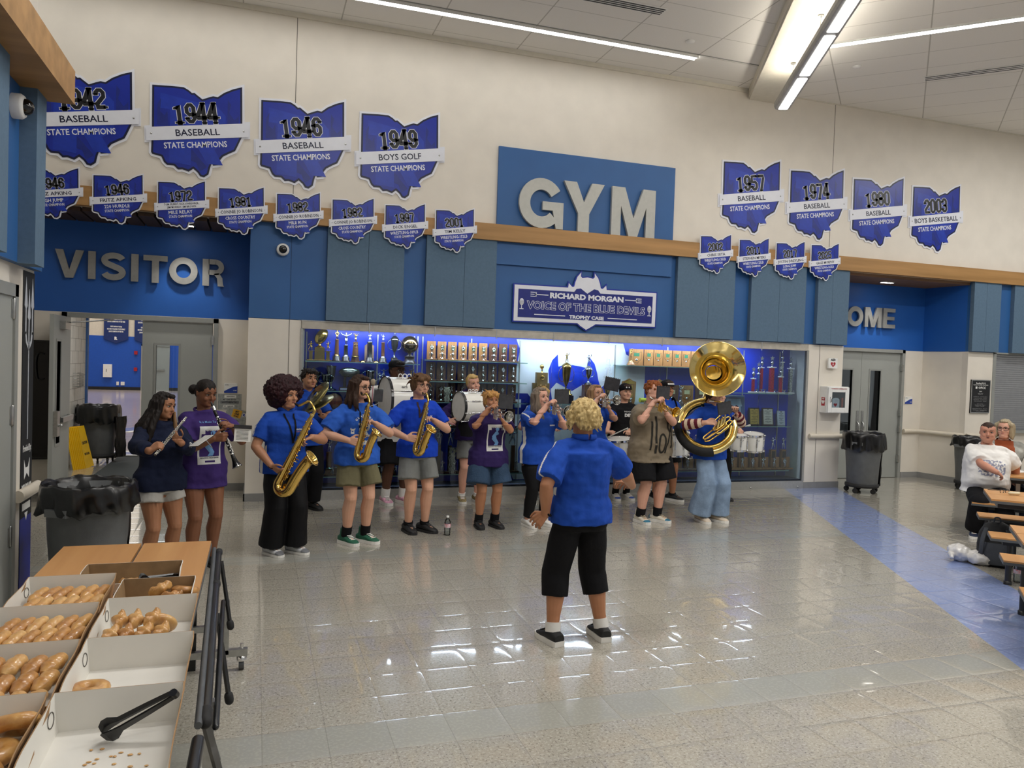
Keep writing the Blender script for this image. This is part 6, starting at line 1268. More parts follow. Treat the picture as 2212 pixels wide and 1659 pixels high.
def drum(c, ax, r, d, nl, lab_parts, t, W=M_DWHITE, hoop=M_CHROME, bass=False, badge=True):
    c = Vector(c); A = Vector(ax).normalized(); u = A.orthogonal().normalized(); v = A.cross(u); ring = lambda k, rr, n=40: [c+A*k+(u*math.cos(2*PI*i/n)+v*math.sin(2*PI*i/n))*rr for i in range(n)]
    MB().rings([ring(-d/2, r), ring(d/2, r)], cap=False).rings([ring(-d/2, r-.004), ring(d/2, r-.004)], cap=False).build('drum_shell', W, t)
    for s in (-1, 1):
        MB().rings([ring(s*(d/2+.004), r*.99), ring(s*(d/2+.006), r*.2)]).build('drum_head', M_DHEAD, t)
        hw_ = .030 if bass else .022
        MB().rings([ring(s*(d/2-hw_*.55), r*1.0), ring(s*(d/2-hw_*.55), r+.009), ring(s*(d/2+hw_*.55), r+.009), ring(s*(d/2+hw_*.55), r+.001)], smooth=False, closed=True).build('drum_hoop', hoop, t)
    lg = MB()
    for i in range(nl):
        a = 2*PI*(i+.5)/nl; n_ = u*math.cos(a)+v*math.sin(a); p = c+n_*(r+.014); lg.cap(p-A*d*.53, p+A*d*.53, .0035, .0035, 6); lg.cap(p-n_*.006-A*d*.18, p-n_*.006+A*d*.18, .009, .009, 8)
        for s in (-1, 1): lg.cap(p+A*s*d*.50-n_*.008, p+A*s*d*.50+n_*.004, .011, .011, 8)
    lg.build('lugs', M_CHROME, t)
def mallet(a, b, lab, headm, shaft, r=.028, nm='mallet', grp=None):
    a, b = Vector(a), Vector(b); t = thing(nm, lab, nm.replace('_', ' '), a, 0, grp); MB().cap((0, 0, 0), b-a, .007, .007, 8).build('shaft', shaft, t)
    if r: d = (b-a).normalized(); MB().cap((b-a)-d*.015, (b-a)+d*.015, r, r, 14).build('head', headm, t)
    return t
# ================================================================ the band, set out from left to right
M_ROY = cloth('royal', '1c46a4'); M_ROY2 = cloth('royal_bright', '163fb4'); M_HEATH = cloth('heather_blue', '2c5bb8'); M_NAVYC = cloth('navy', '151c33'); M_PURP = cloth('purple', '3c2a66'); M_PURPD = cloth('dark_purple', '2e2052'); M_BLKC = cloth('black', '131316'); M_BLKL = cloth('black_stretch', '0f0f12', .6, .15); M_TAUPE = cloth('taupe', '7e7260'); M_LGREY = cloth('light_grey', 'b4b1ab'); M_GREYC = cloth('mid_grey', '7b7d7b'); M_OLIVE = cloth('olive', '6f6a50'); M_WTEE = cloth('white_tee', 'e4e2de'); M_DENIM = cloth('denim', '33475f', .85, .5, 90, .14); M_JEANS = cloth('pale_denim', '7e93ad', .85, .4, 60, .16); M_WSTR = cloth('white_stripe', 'dddcd8'); M_RUST = cloth('rust', '8a4528'); M_PLAID = cloth('grey_plaid', '8c8c86', .85, .3, 30, .35)
SK_TAN = skin('tan', '9a6a4c', 'a97758'); SK_BROWN = skin('brown', '7a4f38', '885b42'); SK_MED = skin('medium', 'a8775a', 'b58466'); SK_DARK = skin('dark', '4e3225', '5a3b2c'); SK_FAIR = skin('fair', 'c9977c', 'd6a68c'); SK_PINK = skin('pink', 'd09a84', 'dcaa94'); SK_SUN = skin('sunned', 'a87352', 'b88262'); SK_RUDDY = skin('ruddy', 'b87f68', 'c68f78')
H_BLACK = hairm('black', '15110f', '241c18'); H_BURG = hairm('burgundy', '1a0d10', '35161c'); H_DBR = hairm('dark_brown', '2a1c15', '3d2a20'); H_BR = hairm('brown', '4e3825', '6b4e34'); H_BLOND = hairm('blond', 'b8965a', 'd3b57c'); H_STRAW = hairm('strawberry', '9c6c3c', 'c49656'); H_LBR = hairm('light_brown', '7d5e42', 'a17f5c'); H_GINGER = hairm('ginger', '6e3a1c', '94542a'); H_ASH = hairm('ash_brown', '5d5146', '8a7c6c'); H_GREYB = hairm('grey_blond', '8a7d64', 'b5a78a'); H_DBL = hairm('dirty_blond', 'a58a57', 'd2ba84')
WHT = mat('sole_white', 'e6e4df', .6, var=.03)
SH_BLK = dict(mat=mat('shoe_black', '17181a', .6, var=.1), sole=mat('sole_black', '202022', .7), lace=mat('lace_black', '2a2a2c', .8), st=.018)
SH_WHT = dict(mat=mat('shoe_white', 'd6d4cf', .55, var=.03), sole=WHT, st=.018); SH_SIL = dict(mat=mat('shoe_silver', 'b9bbbd', .4, var=.06), mat2=mat('shoe_grey', '6e7074', .5), sole=WHT)
def D(*p): return Vector(p)
def arm(p, f, n, **k): return dict(at=p, f=f, n=n, **k)
# --- flute
Y0 = -3.36; fl_a = at(402, 902, Y0-.16); fl_b = at(335, 983, Y0-.60)
I = person('flute', 'girl with long black hair in navy hoodie and grey shorts playing a flute', (-.735, Y0, 0), 1.535, 35, SK_TAN,
    dict(mat=M_NAVYC, hem=.475, sleeve=1.86, ease=.020, slv=.006, fold=.008, hood=1, name='hoodie', flare=0), dict(name='shorts', mat=M_LGREY, len=.40, ease=.012, r=(.064, .064), top=.56), SH_WHT,
    ('long', H_BLACK, dict(out=.7, len=1.75, wave=.02, front=0, down=[(.36, -.30, -.1, -1.7, .10)])), {1: arm(at(377, 938, Y0-.33), (-.35, -.3, .5), (.2, .9, -.2), reach=.075, curl=(55, 60, 40), pole=(.6, -.3, -1)), -1: arm(at(347, 966, Y0-.52), (.45, -.05, .35), (.4, .5, -.6), reach=.075, curl=(50, 60, 40), pole=(-.9, .2, -.5))},
    head_rot=(24, 8, 6), female=True, b=1.05, bw=1.15, feet=((.10, 0, 5), (-.09, .02, -5)), face=dict(lip='8d4f48', nose=.8))
MB().mesh(MB().tube([I['hv'](.30, -.33, -.2), I['hv'](.42, -.42, -.75), I['hv'](.46, -.40, -1.25)], [.011, .017, .005], 10)).build('hair_streak', H_LBR, I['t'])
print_on(I, txt_local('R', .06, .735*1.535, .05, .05, .1), 'chest_mark', mat('print_white', 'd9d9d6', .6))
t = thing('flute', 'silver flute held by the girl in the navy hoodie', 'flute', fl_a); v = fl_b-fl_a; X = v.normalized(); Zf = (CAM-fl_a).normalized(); Zf = (Zf-X*Zf.dot(X)).normalized(); Yf = Zf.cross(X)
MB().tube([D(0, 0, 0), v], .0105, 14).build('tube', M_SILVP, t); k = MB(); L_ = v.length
for i in range(16): k.lathe([(.0085, 0), (.0085, .003), (.005, .005)], X*(L_*(.36+.038*i))+Zf*.013+Yf*(.004 if i % 3 else -.004), frame((0, 0, 0), X, Yf).to_3x3(), 10)
k.tube([X*L_*.34+Zf*.010+Yf*.009, X*L_*.97+Zf*.010+Yf*.009], .0025, 6); k.tube([X*L_*.40+Zf*.009-Yf*.011, X*L_*.66+Zf*.009-Yf*.011], .0022, 6); k.cap(X*L_*.72+Yf*-.02+Zf*.01, X*L_*.80+Yf*-.012+Zf*.012, .004, .003, 6)
k.build('keys', M_SILVP, t); MB().ell(X*L_*.10+Zf*.004, (.016, .012, .008)).build('lip_plate', M_SILVP, t); MB().tube([X*L_*.27, X*L_*.31], .013, 12).tube([X*L_*.80, X*L_*.82], .0125, 12).build('joint_ring', M_SILVP, t)
c = at(435, 952, Y0-.25); t = thing('music_folder', 'small white sheet on a black lyre on the flute player arm', 'music folder', c, 0); F = frame((0, 0, 0), at(452, 938, Y0-.2)-at(410, 966, Y0-.38), at(435, 940, Y0-.12)-at(428, 962, Y0-.36))
MB().mesh(MB().box(-.105, .105, -.05, .05, -.004, .0), F).build('cover', M_FOLD, t); MB().mesh(MB().box(-.10, .10, -.045, .045, 0, .002), F).build('sheet', M_SHEET, t)
q = MB(); [q.box(-.09, .09, -.035+.012*j, -.033+.012*j, .002, .0028) for j in range(7)]; MB().mesh(q, F).build('notes', M_INK, t); MB().tube([F @ D(0, -.05, 0), F @ D(-.04, -.12, -.05)], .004, 6).build('lyre', M_STEEL, t)
# --- clarinet
Y0 = -3.10; ca_, cb_ = at(456, 868, Y0-.19), at(512.5, 1009, Y0-.33)
I = person('clarinet', 'girl with dark hair bun in purple tee and black bike shorts playing clarinet', (-.425, Y0, 0), 1.64, 26, SK_BROWN,
    dict(mat=M_PURP, hem=.43, sleeve=.80, ease=.022, slv=.008, fold=.006, flare=.004), dict(name='shorts', mat=M_BLKL, len=.52, ease=.003, r=(.058, .050)), SH_BLK,
    ('bun', H_BLACK, dict(bun=(-.20, .52, -.02))), {1: arm(at(486, 920, Y0-.27), (-.5, -.55, .2), (-.3, .3, -.4), reach=.07, curl=(50, 60, 40), pole=(.7, .3, -.8)), -1: arm(at(484, 944, Y0-.29), (.75, -.35, .15), (.1, .8, -.1), reach=.075, curl=(50, 60, 40), pole=(-.6, .2, -1))},
    head_rot=(12, 14, 0), female=True, b=1.0, bw=1.1, feet=((.09, 0, 5), (-.10, -.03, -12)), face=dict(lip='7a443c'))
def poster(I, cx, cz, w_, h_):
    print_on(I, grid_poly(cx-w_/2, cx+w_/2, cz-h_/2, cz+h_/2, 14, 20, lambda u, v: (u < .09 or u > .91 or v < .20 or v > .90 or (v > .82 and (u < .2 or u > .8))) and not (.25 < u < .75 and .05 < v < .12)), 'poster_print', mat('print_white', 'd9d9d6', .6))
    fg = [(.10, .02), (.16, .10), (.02, .26), (.05, .44), (.16, .58), (.12, .66), (.18, .74), (.26, .70), (.27, .62), (.22, .58), (.28, .46), (.16, .40), (.20, .28), (.30, .12), (.26, .02), (.18, .02)]
    o = MB(); ns = 4; P2 = [((x-.16)*w_*1.5+cx, 0, (z-.38)*h_*.95+cz+.02) for x, z in fg]; o.add(P2, [tuple(range(len(P2)))]); o.add([(cx-.16*w_, 0, cz+.10*h_), (cx-.05*w_, 0, cz+.24*h_), (cx-.02*w_, 0, cz+.21*h_), (cx-.11*w_, 0, cz+.06*h_), (cx-.20*w_, 0, cz+.02*h_), (cx-.22*w_, 0, cz+.08*h_)], [(0, 1, 2, 3, 4, 5)]); print_on(I, o, 'player_print', mat('print_blue_light', '6fa0d8', .6), .004)
    print_on(I, txt_local('CHICAGO', cx+.02*w_, cz+h_*.41, .022, w_*.55, .03), 'print_lettering', M_WHITE if False else mat('print_white', 'd9d9d6'), .0045)
    print_on(I, txt_local('READING HIGH BAND', cx, cz-h_*.33, .014, w_*.8, .02), 'print_lettering', mat('print_ink', '1d1838', .6), .0045)
poster(I, .0, .66*1.64, .20, .33); print_on(I, txt_local('It is Music To A T', 0, .66*1.64+.20, .018, .18, .01), 'print_lettering', mat('print_blue_light', '6fa0d8'))
t = thing('clarinet', 'black clarinet with silver keys held by the girl in the purple tee', 'clarinet', ca_); v = cb_-ca_; X = v.normalized(); L_ = v.length; Zf = (CAM-ca_).normalized(); Zf = (Zf-X*Zf.dot(X)).normalized(); Yf = Zf.cross(X)
qs = [0, .05, .12, .125, .24, .245, .5, .505, .80, .86, .92, .97, 1.0]; rs = [.006, .011, .013, .0145, .0145, .0125, .013, .0125, .0145, .018, .024, .034, .040]
MB().tube([v*q for q in qs], rs, 18).build('body_tube', M_EBON, t); k = MB(); g = MB()
for q in (.125, .24, .50, .80): g.tube([v*(q-.008), v*(q+.008)], .0158, 16)
g.tube([v*.985, v*.999], [.0385, .0412], 20, cap=False); g.tube([v*.07, v*.115], .0145, 12); g.build('joint_ring', M_SILVP, t)
for i in range(13):
    q = .27+.04*i; k.lathe([(.008, 0), (.008, .004), (.004, .006)], v*q+Zf*.015+Yf*(.007 if i % 2 else -.006), frame((0, 0, 0), X, Yf).to_3x3(), 10); k.cap(v*q+Zf*.010+Yf*.012, v*(q+.035)+Zf*.012+Yf*.010, .003, .003, 6)
k.tube([v*.27+Yf*.015+Zf*.006, v*.78+Yf*.016+Zf*.006], .0026, 6); k.tube([v*.3-Yf*.015+Zf*.006, v*.74-Yf*.016+Zf*.006], .0026, 6); k.build('keys', M_SILVP, t)
c = at(523, 938, Y0-.42); s = (c-CAM).dot(C_F)/FPX; t = thing('music_folder', 'white music sheet clipped to the clarinet lyre', 'music folder', c)
MB().mesh(MB().box(-16*s, 18*s, -.004, 0, -16*s, 15*s), rotM('Y', R(3))).build('sheet', M_SHEET, t); MB().mesh(MB().box(-18*s, 19*s, -.010, .004, 12*s, 20*s), rotM('Y', R(3))).build('clip', M_FOLD, t)
q = MB(); [q.box(-12*s, 13*s, -.0055, -.0042, (-12+2.9*j)*s, (-11.3+2.9*j)*s) for j in range(8)]; MB().mesh(q, rotM('Y', R(3))).build('notes', M_INK, t); MB().tube(catmull([D(-14*s, 0, 16*s), at(500, 925, Y0-.36)-c, at(489, 930, Y0-.27)-c], 4), .005, 6).build('lyre', M_EBON, t)
# --- tenor saxophone
Y0 = -2.75; stp, sbw, smo = at(674.6, 896, Y0-.24), at(607, 1062, Y0-.30), at(638, 872, Y0-.155)
STRIPE = lambda side, c0, wd: None
def polo_paint(c, n, H, hz, sh, A):
    out = np.zeros(len(c)); hzf = (c[:, 2]-hz)/H+.5; far = np.ones(len(c), bool)
    for s in (1, -1):
        S_, e = np.array(sh[s]), np.array(A[s][0]); d = e-S_; L_ = np.linalg.norm(d); d /= L_; rel = c-S_; tt = rel@d; ax = rel-np.outer(tt, d); far &= (np.linalg.norm(ax, axis=1) > .055*H) | (tt < -.02)
        o = np.array([s*.9, .0, .8]); o -= d*(o@d); o /= np.linalg.norm(o); al = ax@o; out[(tt > -.035) & (tt < L_*.95) & (al > .02) & (np.linalg.norm(ax-np.outer(al, o), axis=1) < .0075)] = 1
    out[(np.abs(c[:, 0]) > .070*H) & (hzf < .72) & (np.abs(c[:, 1]+.012*H) < .017*H) & (np.abs(n[:, 0]) > .5) & far] = 1
    return out
I = person('tenor', 'girl with big curly dark red hair in royal polo playing a large gold saxophone', (.272, Y0, 0), 1.62, 16, SK_MED,
    dict(mat=M_ROY, hem=.475, sleeve=.74, ease=.012, slv=.006, fold=.004, collar=M_ROY, paint=([M_WSTR], polo_paint)), dict(name='trousers', mat=M_BLKL, len=1.97, ease=.010, r=(.050, .054, .062), top=.58), SH_SIL,
    ('afro', H_BURG, {}), {1: arm(at(662, 955, Y0-.22), (-.8, -.25, -.25), (-.2, -.1, -.6), reach=.06, curl=(45, 50, 35), pole=(.9, .3, -.6)), -1: arm(at(604, 1012, Y0-.24), (.65, -.45, -.45), (.4, .2, .2), reach=.07, curl=(35, 45, 30), pole=(-.9, .35, -.5))},
    head_rot=(22, 6, 0), female=True, b=1.22, bw=1.05, feet=((.105, -.02, 28), (-.11, 0, 18)), face=dict(lip='8a4a44', w=1.02), lean=(0, -.01))
print_on(I, txt_local('READING', .075, .735*1.62, .016, .07, .05), 'chest_lettering', mat('print_white', 'd9d9d6')); print_on(I, txt_local('BLUE DEVILS', .078, .735*1.62-.022, .009, .06, .03), 'chest_lettering', mat('print_pink', 'c98a8a', .6))
strap2(I, 640, 960, Y0-.22, M_BLKC)
MB().tube([I['A'][-1][1]+D(.030*math.cos(a), .030*math.sin(a)*.7, .02*math.sin(a)) for a in np.linspace(0, 2*PI, 13)[:-1]], .0045, 6, closed=True).build('bracelet', M_BLKC, I['t'])
sax(stp, sbw, (.86, -.52, .28), smo, .078, 'large gold tenor saxophone held across the girl with dark red curls', big=1.28)
# --- cymbals
Y0 = -.62; cyc = at(688, 866, Y0-.34)
I = person('cymbal', 'boy with short dark hair in royal polo holding crash cymbals behind the saxophonist', (.60, Y0, 0), 1.72, 18, SK_MED,
    dict(mat=M_ROY, hem=.46, sleeve=.72, ease=.012, fold=.004, collar=M_ROY), dict(name='trousers', mat=M_BLKC, len=1.95, ease=.010, r=(.046, .045, .044)), SH_BLK,
    ('short', H_BLACK, dict(messy=1, seed=4)), {1: arm(at(686, 888, Y0-.32), (-.2, -.5, .8), (-.7, -.3, .1), reach=.07, curl=(60, 70, 50), pole=(.8, .1, -.8)), -1: arm(at(672, 905, Y0-.30), (.4, -.5, .6), (.6, .2, .4), reach=.07, curl=(60, 70, 50), pole=(-.8, .2, -.8))},
    head_rot=(8, 0, 0), b=1.02, feet=((.09, -.02, 12), (-.10, 0, -10)), face=dict(eyes=.7, lip='8d5548', brow=1.3))
MB().tube([I['A'][1][1]+D(.028*math.cos(a), .028*math.sin(a), .005) for a in np.linspace(0, 2*PI, 13)[:-1]], .007, 6, closed=True).build('wristband', M_BLKC, I['t'])
M_CYM = mat('cymbal_bronze', '8f8558', .30, 1, .10, 40)
for (px, py, ax, lab) in ((684, 853, (-.76, -.26, .60), 'upper bronze crash cymbal tilted behind the curly haired girl'), (686, 871, (-.47, -.22, .86), 'lower bronze crash cymbal under the first one')):
    p = at(px, py, Y0-.36); q = Vector(ax).to_track_quat('Z', 'Y').to_matrix(); MB().lathe([(.0, .028), (.03, .026), (.05, .010), (.10, .006), (.20, -.004), (.20, -.006), (.10, .003), (.05, .006), (.03, .022), (.0, .024)][1:-1], p, q, 36, cap=False).top('crash_cymbal', M_CYM, lab, 'cymbal', 'crash cymbals')
# --- alto saxophone with glasses
Y0 = -2.445
I = person('alto', 'teen with long dark brown hair and glasses in blue class tee playing gold saxophone', (.985, Y0, 0), 1.70, 17, SK_FAIR,
    dict(mat=M_HEATH, hem=.475, sleeve=.84, ease=.022, slv=.014, fold=.008, flare=.006), dict(name='shorts', mat=M_OLIVE, len=.70, ease=.016, r=(.070, .074), fold=.007, top=.58), dict(mat=mat('canvas_green', '1f5a44', .8, var=.05), sole=WHT, high=1, lace=WHT, sock=M_BLKC, sockh=.24, st=.022),
    ('long', H_DBR, dict(len=1.05, wave=.03, front=.6)), {1: arm(at(798, 915, Y0-.235), (-.65, -.25, .35), (-.3, -.2, -.7), reach=.07, curl=(45, 55, 35), pole=(.9, .3, -.6)), -1: arm(at(771, 955, Y0-.25), (.7, -.5, -.1), (.35, .3, -.1), reach=.075, curl=(35, 50, 30), pole=(-.9, .4, -.4))},
    head_rot=(24, 6, 3), b=1.03, feet=((.10, -.02, 24), (-.095, 0, 14)), face=dict(lip='b07a6c', brow=1.4, nose=1.1))
glasses(I, mat('glasses_black', '111113', .3), 1.05)
W_ = mat('print_white', 'd9d9d6'); n0 = .735*1.70
for i, ch in enumerate('CLASS OF'):
    a = R(52-i*15); m_ = MB().mesh(text_mb(ch, .024, None, 0, .07), frame((-.105*math.sin(a), 0, n0-.06+.115*math.cos(a)), (math.cos(a), 0, math.sin(a)), (-math.sin(a), 0, math.cos(a)))) if ch != ' ' else None
    if m_: print_on(I, m_, 'print_lettering', W_)
rm_ = MB()
for q_ in ([(-.062, -.07), (-.02, -.07), (-.02, -.05), (-.03, -.045), (-.03, .045), (-.02, .05), (-.02, .07), (-.062, .07), (-.062, .05), (-.052, .045), (-.052, -.045), (-.062, -.05)],): rm_.add([(x, 0, z+n0-.09) for x, z in q_], [tuple(range(len(q_)))])
stroke_ = MB(); stroke(stroke_, [(-.04, .057), (.02, .057)]+arc(.02, .026, .032, .031, 80, -80, 8)+[(.02, -.005), (-.04, -.005)], .026, 0); rm_.mesh(stroke_, frame((0, 0, n0-.09), (1, 0, 0), (0, 0, 1)))
rm_.add([(x, 0, z+n0-.09) for x, z in ((-.01, -.005), (.02, -.005), (.05, -.05), (.065, -.05), (.065, -.07), (.025, -.07))], [(0, 1, 2, 3, 4, 5)]); print_on(I, rm_, 'letter_print', W_)
fk = MB()
for dz in (-.012, 0, .012): fk.add([(-.01, 0, n0-.06+dz), (.05, 0, n0-.02+dz), (.05, 0, n0-.014+dz), (-.01, 0, n0-.053+dz)], [(0, 1, 2, 3)])
fk.add([(-.055, 0, n0-.11), (-.01, 0, n0-.07), (-.01, 0, n0-.06), (-.055, 0, n0-.10)], [(0, 1, 2, 3)]); print_on(I, fk, 'fork_print', mat('print_navy', '16245c', .6), .005)
print_on(I, txt_local('2028', -.0, n0-.215, .045, .125, .09), 'year_print', W_); print_on(I, grid_poly(-.135, -.09, n0-.13, n0-.07, 6, 6, lambda u, v: (.15 < u < .85 and v < .8 and not (.35 < u < .65 and .3 < v < .55)) or (v > .7 and abs(u-.5) > .25)), 'badge_print', W_)
strap2(I, 781, 925, Y0-.2, M_BLKC, .014)
sax(at(796, 875, Y0-.26), at(779, 991, Y0-.32), (.80, -.60, .10), at(780, 848, Y0-.145), .062, 'gold alto saxophone held by the teen with long dark hair and glasses', big=1.0)
t = folder(817, 854, 20, 28, Y0-.20, 3, 'clear plastic music folder beside the long haired saxophonist', glass('clear_pocket', 'c9ced3'), holder=at(798, 878, Y0-.25))
# --- bass drum with black cap
Y0 = -.36
I = person('bass', 'tall drummer in black cap and white tee behind the big white bass drum', (1.71, Y0, 0), 1.855, 18, SK_DARK,
    dict(mat=M_WTEE, hem=.44, sleeve=.80, ease=.022, slv=.010, fold=.006), dict(name='shorts', mat=M_BLKC, len=1.0, ease=.022, r=(.070, .070), fold=.007), dict(mat=mat('shoe_pink', 'd9a3b8', .55, var=.2, scale=30), sole=WHT, sock=M_WTEE, sockh=.26, st=.024),
    ('short', H_BLACK, {}), {1: arm(at(905, 905, Y0-.45), (-.3, -.6, .4), (-.6, .2, 0), reach=.07, curl=(65, 75, 50), pole=(.9, .2, -.6)), -1: arm(at(801, 872, Y0-.30), (-.1, -.45, .9), (.75, .1, 0), reach=.06, curl=(70, 80, 55), pole=(-.9, .3, -.4))},
    head_rot=(10, 4, 0), b=1.1, feet=((.13, -.05, 12), (-.10, .0, -6)), face=dict(lip='5a3430', w=1.05))
hv, h_ = I['hv'], I['h']; glasses(I, mat('glasses_black', '111113'), 1.1)
cp = MB(); cp.ell(hv(0, .05, .26), (.41*h_, .46*h_, .30*h_), I['fr'], 22); cp.build('cap', M_BLKC, I['t']); bm_ = MB().rings([[hv(x, y, z) for x, y, z in ring] for ring in ([(-.34, -.30, .24), (-.2, -.42, .25), (0, -.46, .26), (.2, -.42, .25), (.34, -.30, .24), (.30, -.28, .28), (0, -.40, .30), (-.30, -.28, .28)], [(-.33, -.62, .24), (-.2, -.74, .25), (0, -.78, .26), (.2, -.74, .25), (.33, -.62, .24), (.3, -.62, .27), (0, -.74, .29), (-.3, -.62, .27)])]); bm_.build('cap_peak', M_BLKC, I['t'])
t = thing('bass_drum', 'large white bass drum with black hoops in front of the capped drummer', 'bass drum', at(862, 862, -.76)); dc_ = D(0, 0, 0); axd = D(.985, .17, .0); drum(dc_, axd, .275, .36, 8, '', t, hoop=M_DBLK, bass=True)
fy = frame((0, -.277, .16), (1, 0, 0), (0, 0, 1)); MB().mesh(text_mb('Pearl', .045, .13, .001, .01), frame((-.01, -.225, .165), (1, 0, 0), (0, .55, .83))).build('script_mark', M_INK, t)
bd_ = MB(); stroke(bd_, arc(0, 0, .030, .014, 0, 348, 20), .004, .002, True); MB().mesh(bd_, frame((.02, -.279, -.015), (1, 0, 0), (0, 0, 1))).mesh(text_mb('Pearl', .011, .035, .001, .02), frame((.02, -.279, -.015), (1, 0, 0), (0, 0, 1))).build('badge', M_INK, t)
hk = MB()
for k in range(3): hk.tube(catmull([D(-.03+.055*k, -.10, .262), D(-.03+.055*k, -.10, .30), D(-.01+.055*k, -.10, .315), D(.012+.055*k, -.10, .30), D(.012+.055*k, -.10, .262)], 5), .006, 8)
hk.build('carrier_hooks', M_WHITE, t)
mallet(at(803, 893, Y0-.36), at(806, 826, Y0-.40), 'bass drum mallet with beige felt head raised beside the black folder', mat('felt_beige', 'a89a84', .95, bump=.4), mat('shaft_pink', 'c98f98', .5), .030, grp='bass drum mallets')
# --- second alto saxophone
Y0 = -2.048
I = person('alto2', 'boy with brown hair and glasses in royal tee and grey shorts playing saxophone', (1.68, Y0, 0), 1.725, 8, SK_FAIR,
    dict(mat=M_ROY2, hem=.478, sleeve=.76, ease=.016, slv=.008, fold=.006), dict(name='shorts', mat=M_GREYC, len=.74, ease=.016, r=(.068, .072), fold=.006, top=.57), dict(sock=M_BLKC, sockh=.08, **SH_BLK),
    ('bowl', H_BR, dict(messy=1, seed=9)), {1: arm(at(926, 908, Y0-.25), (-.65, -.3, .35), (-.3, -.2, -.6), reach=.07, curl=(45, 55, 35), pole=(.9, .3, -.7)), -1: arm(at(894, 948, Y0-.25), (.7, -.5, -.05), (.35, .3, -.1), reach=.075, curl=(35, 50, 30), pole=(-.9, .4, -.5))},
    head_rot=(16, 4, 0), b=1.0, feet=((.10, -.02, 26), (-.08, .0, 4)), face=dict(lip='b5806f'))
glasses(I, mat('glasses_brown', '3a2a22', .3), 1.0); print_on(I, MB().mesh(text_mb('X', .022, .035, 0, .06), frame((.10, 0, .735*1.725), (1, 0, 0), (0, 0, 1))).mesh(text_mb('-', .012, .03, 0, .1), frame((.10, 0, .735*1.725-.02), (1, 0, 0), (0, 0, 1))), 'chest_mark', W_)
strap2(I, 911, 903, Y0-.2, mat('strap_dark_red', '2a1416', .8), .020)
sax(at(923, 872, Y0-.27), at(902, 978, Y0-.31), (.50, -.84, .12), at(913, 848, Y0-.15), .062, 'alto saxophone with gold bell and dull silver keys held by the boy in royal tee', mk=M_NICK, big=1.0)
# --- bass drum with purple hoodie
Y0 = -.40
I = person('bass2', 'smiling blond boy in purple hoodie and grey shorts behind the smaller bass drum', (2.73, Y0, 0), 1.70, 2, SK_PINK,
    dict(mat=M_PURPD, hem=.49, sleeve=1.84, ease=.018, slv=.006, fold=.007, hood=1, name='hoodie'), dict(name='shorts', mat=M_GREYC, len=.72, ease=.014, r=(.066, .066)), dict(mat=mat('shoe_tan', '8a7a52', .8, var=.25, scale=60), sole=WHT, sock=M_WTEE, sockh=.10, st=.02),
    ('short', H_BLOND, dict(seed=6)), {1: arm(at(1040, 910, Y0-.35), (-.3, -.6, .2), (-.5, .1, 0), reach=.07, curl=(65, 75, 50), pole=(.9, .2, -.5)), -1: arm(at(979, 914, Y0-.36), (.2, -.8, -.1), (.5, .2, -.4), reach=.07, curl=(70, 75, 50), pole=(-.9, .3, -.5))},
    head_rot=(10, 0, -10), b=.98, feet=((.11, -.02, 5), (-.10, .0, -8)), face=dict(lip='b87a70', eyes=.8), headk=1.0)
t = thing('bass_drum', 'smaller white bass drum with silver rods held by the boy in purple hoodie', 'bass drum', at(1014, 878, -.80)); drum(D(0, 0, 0), D(.97, .24, 0), .185, .30, 8, '', t, hoop=M_DBLK, bass=True)
hk = MB()
for k in range(3): hk.tube([D(-.02+.045*k+.016*math.cos(a), -.06, .205+.016*math.sin(a)) for a in np.linspace(0, 2*PI, 13)[:-1]], .005, 7, closed=True)
hk.build('carrier_hooks', M_WHITE, t)
sk_ = [[Vector((.10*s_*k+.02*math.sin(j*1.9), .02-.12*math.cos(s_*1.2), -.20-.03*j)) for s_ in np.linspace(-1.2, 1.2, 12)] for j, k in ((0, 1), (2, 1.1), (4, 1.05), (6, .7))]
MB().mesh(MB().rings([r_+[p+D(0, .02, 0) for p in r_[::-1]] for r_ in sk_])).build('black_skirt', M_BLKC, t)
mallet(at(983, 918, Y0-.40), at(948, 905, Y0-.52), 'pink striped bass drum mallet in the hoodie boy hand', mat('felt_white', 'cfc4a8', .95), mat('shaft_pink', 'c98f98'), .022, grp='bass drum mallets')
# --- trumpets
def trumpeter(key, lab, px_base, H, head, skn, shirt, bottom, shoes, hair, mouth, bell, hr, hl, elR, elL, b, tlab, tm, fol, Y0, flab, **kw):
    M_ = at(*mouth, Y0-kw.pop('mo', .15)); B_ = M_+(at(*bell, Y0-.55)-M_).normalized()*.47
    d = (B_-M_).normalized(); c1 = M_+d*.20; c2 = M_+d*.19
    I = person(key, lab, (px_base[0], Y0, 0), H, head, skn, shirt, bottom, shoes, hair, {1: arm(c2+D(.02, .0, -.035), d*.5+D(-.25, 0, .55), (-1, .1, .1), reach=.055, curl=(70, 75, 50), pole=(.8, -.25, -1), thumb=.9), -1: arm(c1+D(-.015, .0, .025), d*.55+D(.15, 0, .5), D(.6, -.2, -.5), reach=.07, curl=(35, 60, 40), pole=(-.8, -.25, -1), thumb=.9)}, b=b, **kw)
    tr = trumpet(M_, B_, (0, 0, 1), tlab, tm)
    if fol: folder(*fol[:4], Y0-.34, fol[4], flab, holder=M_+d*.26)
    return I
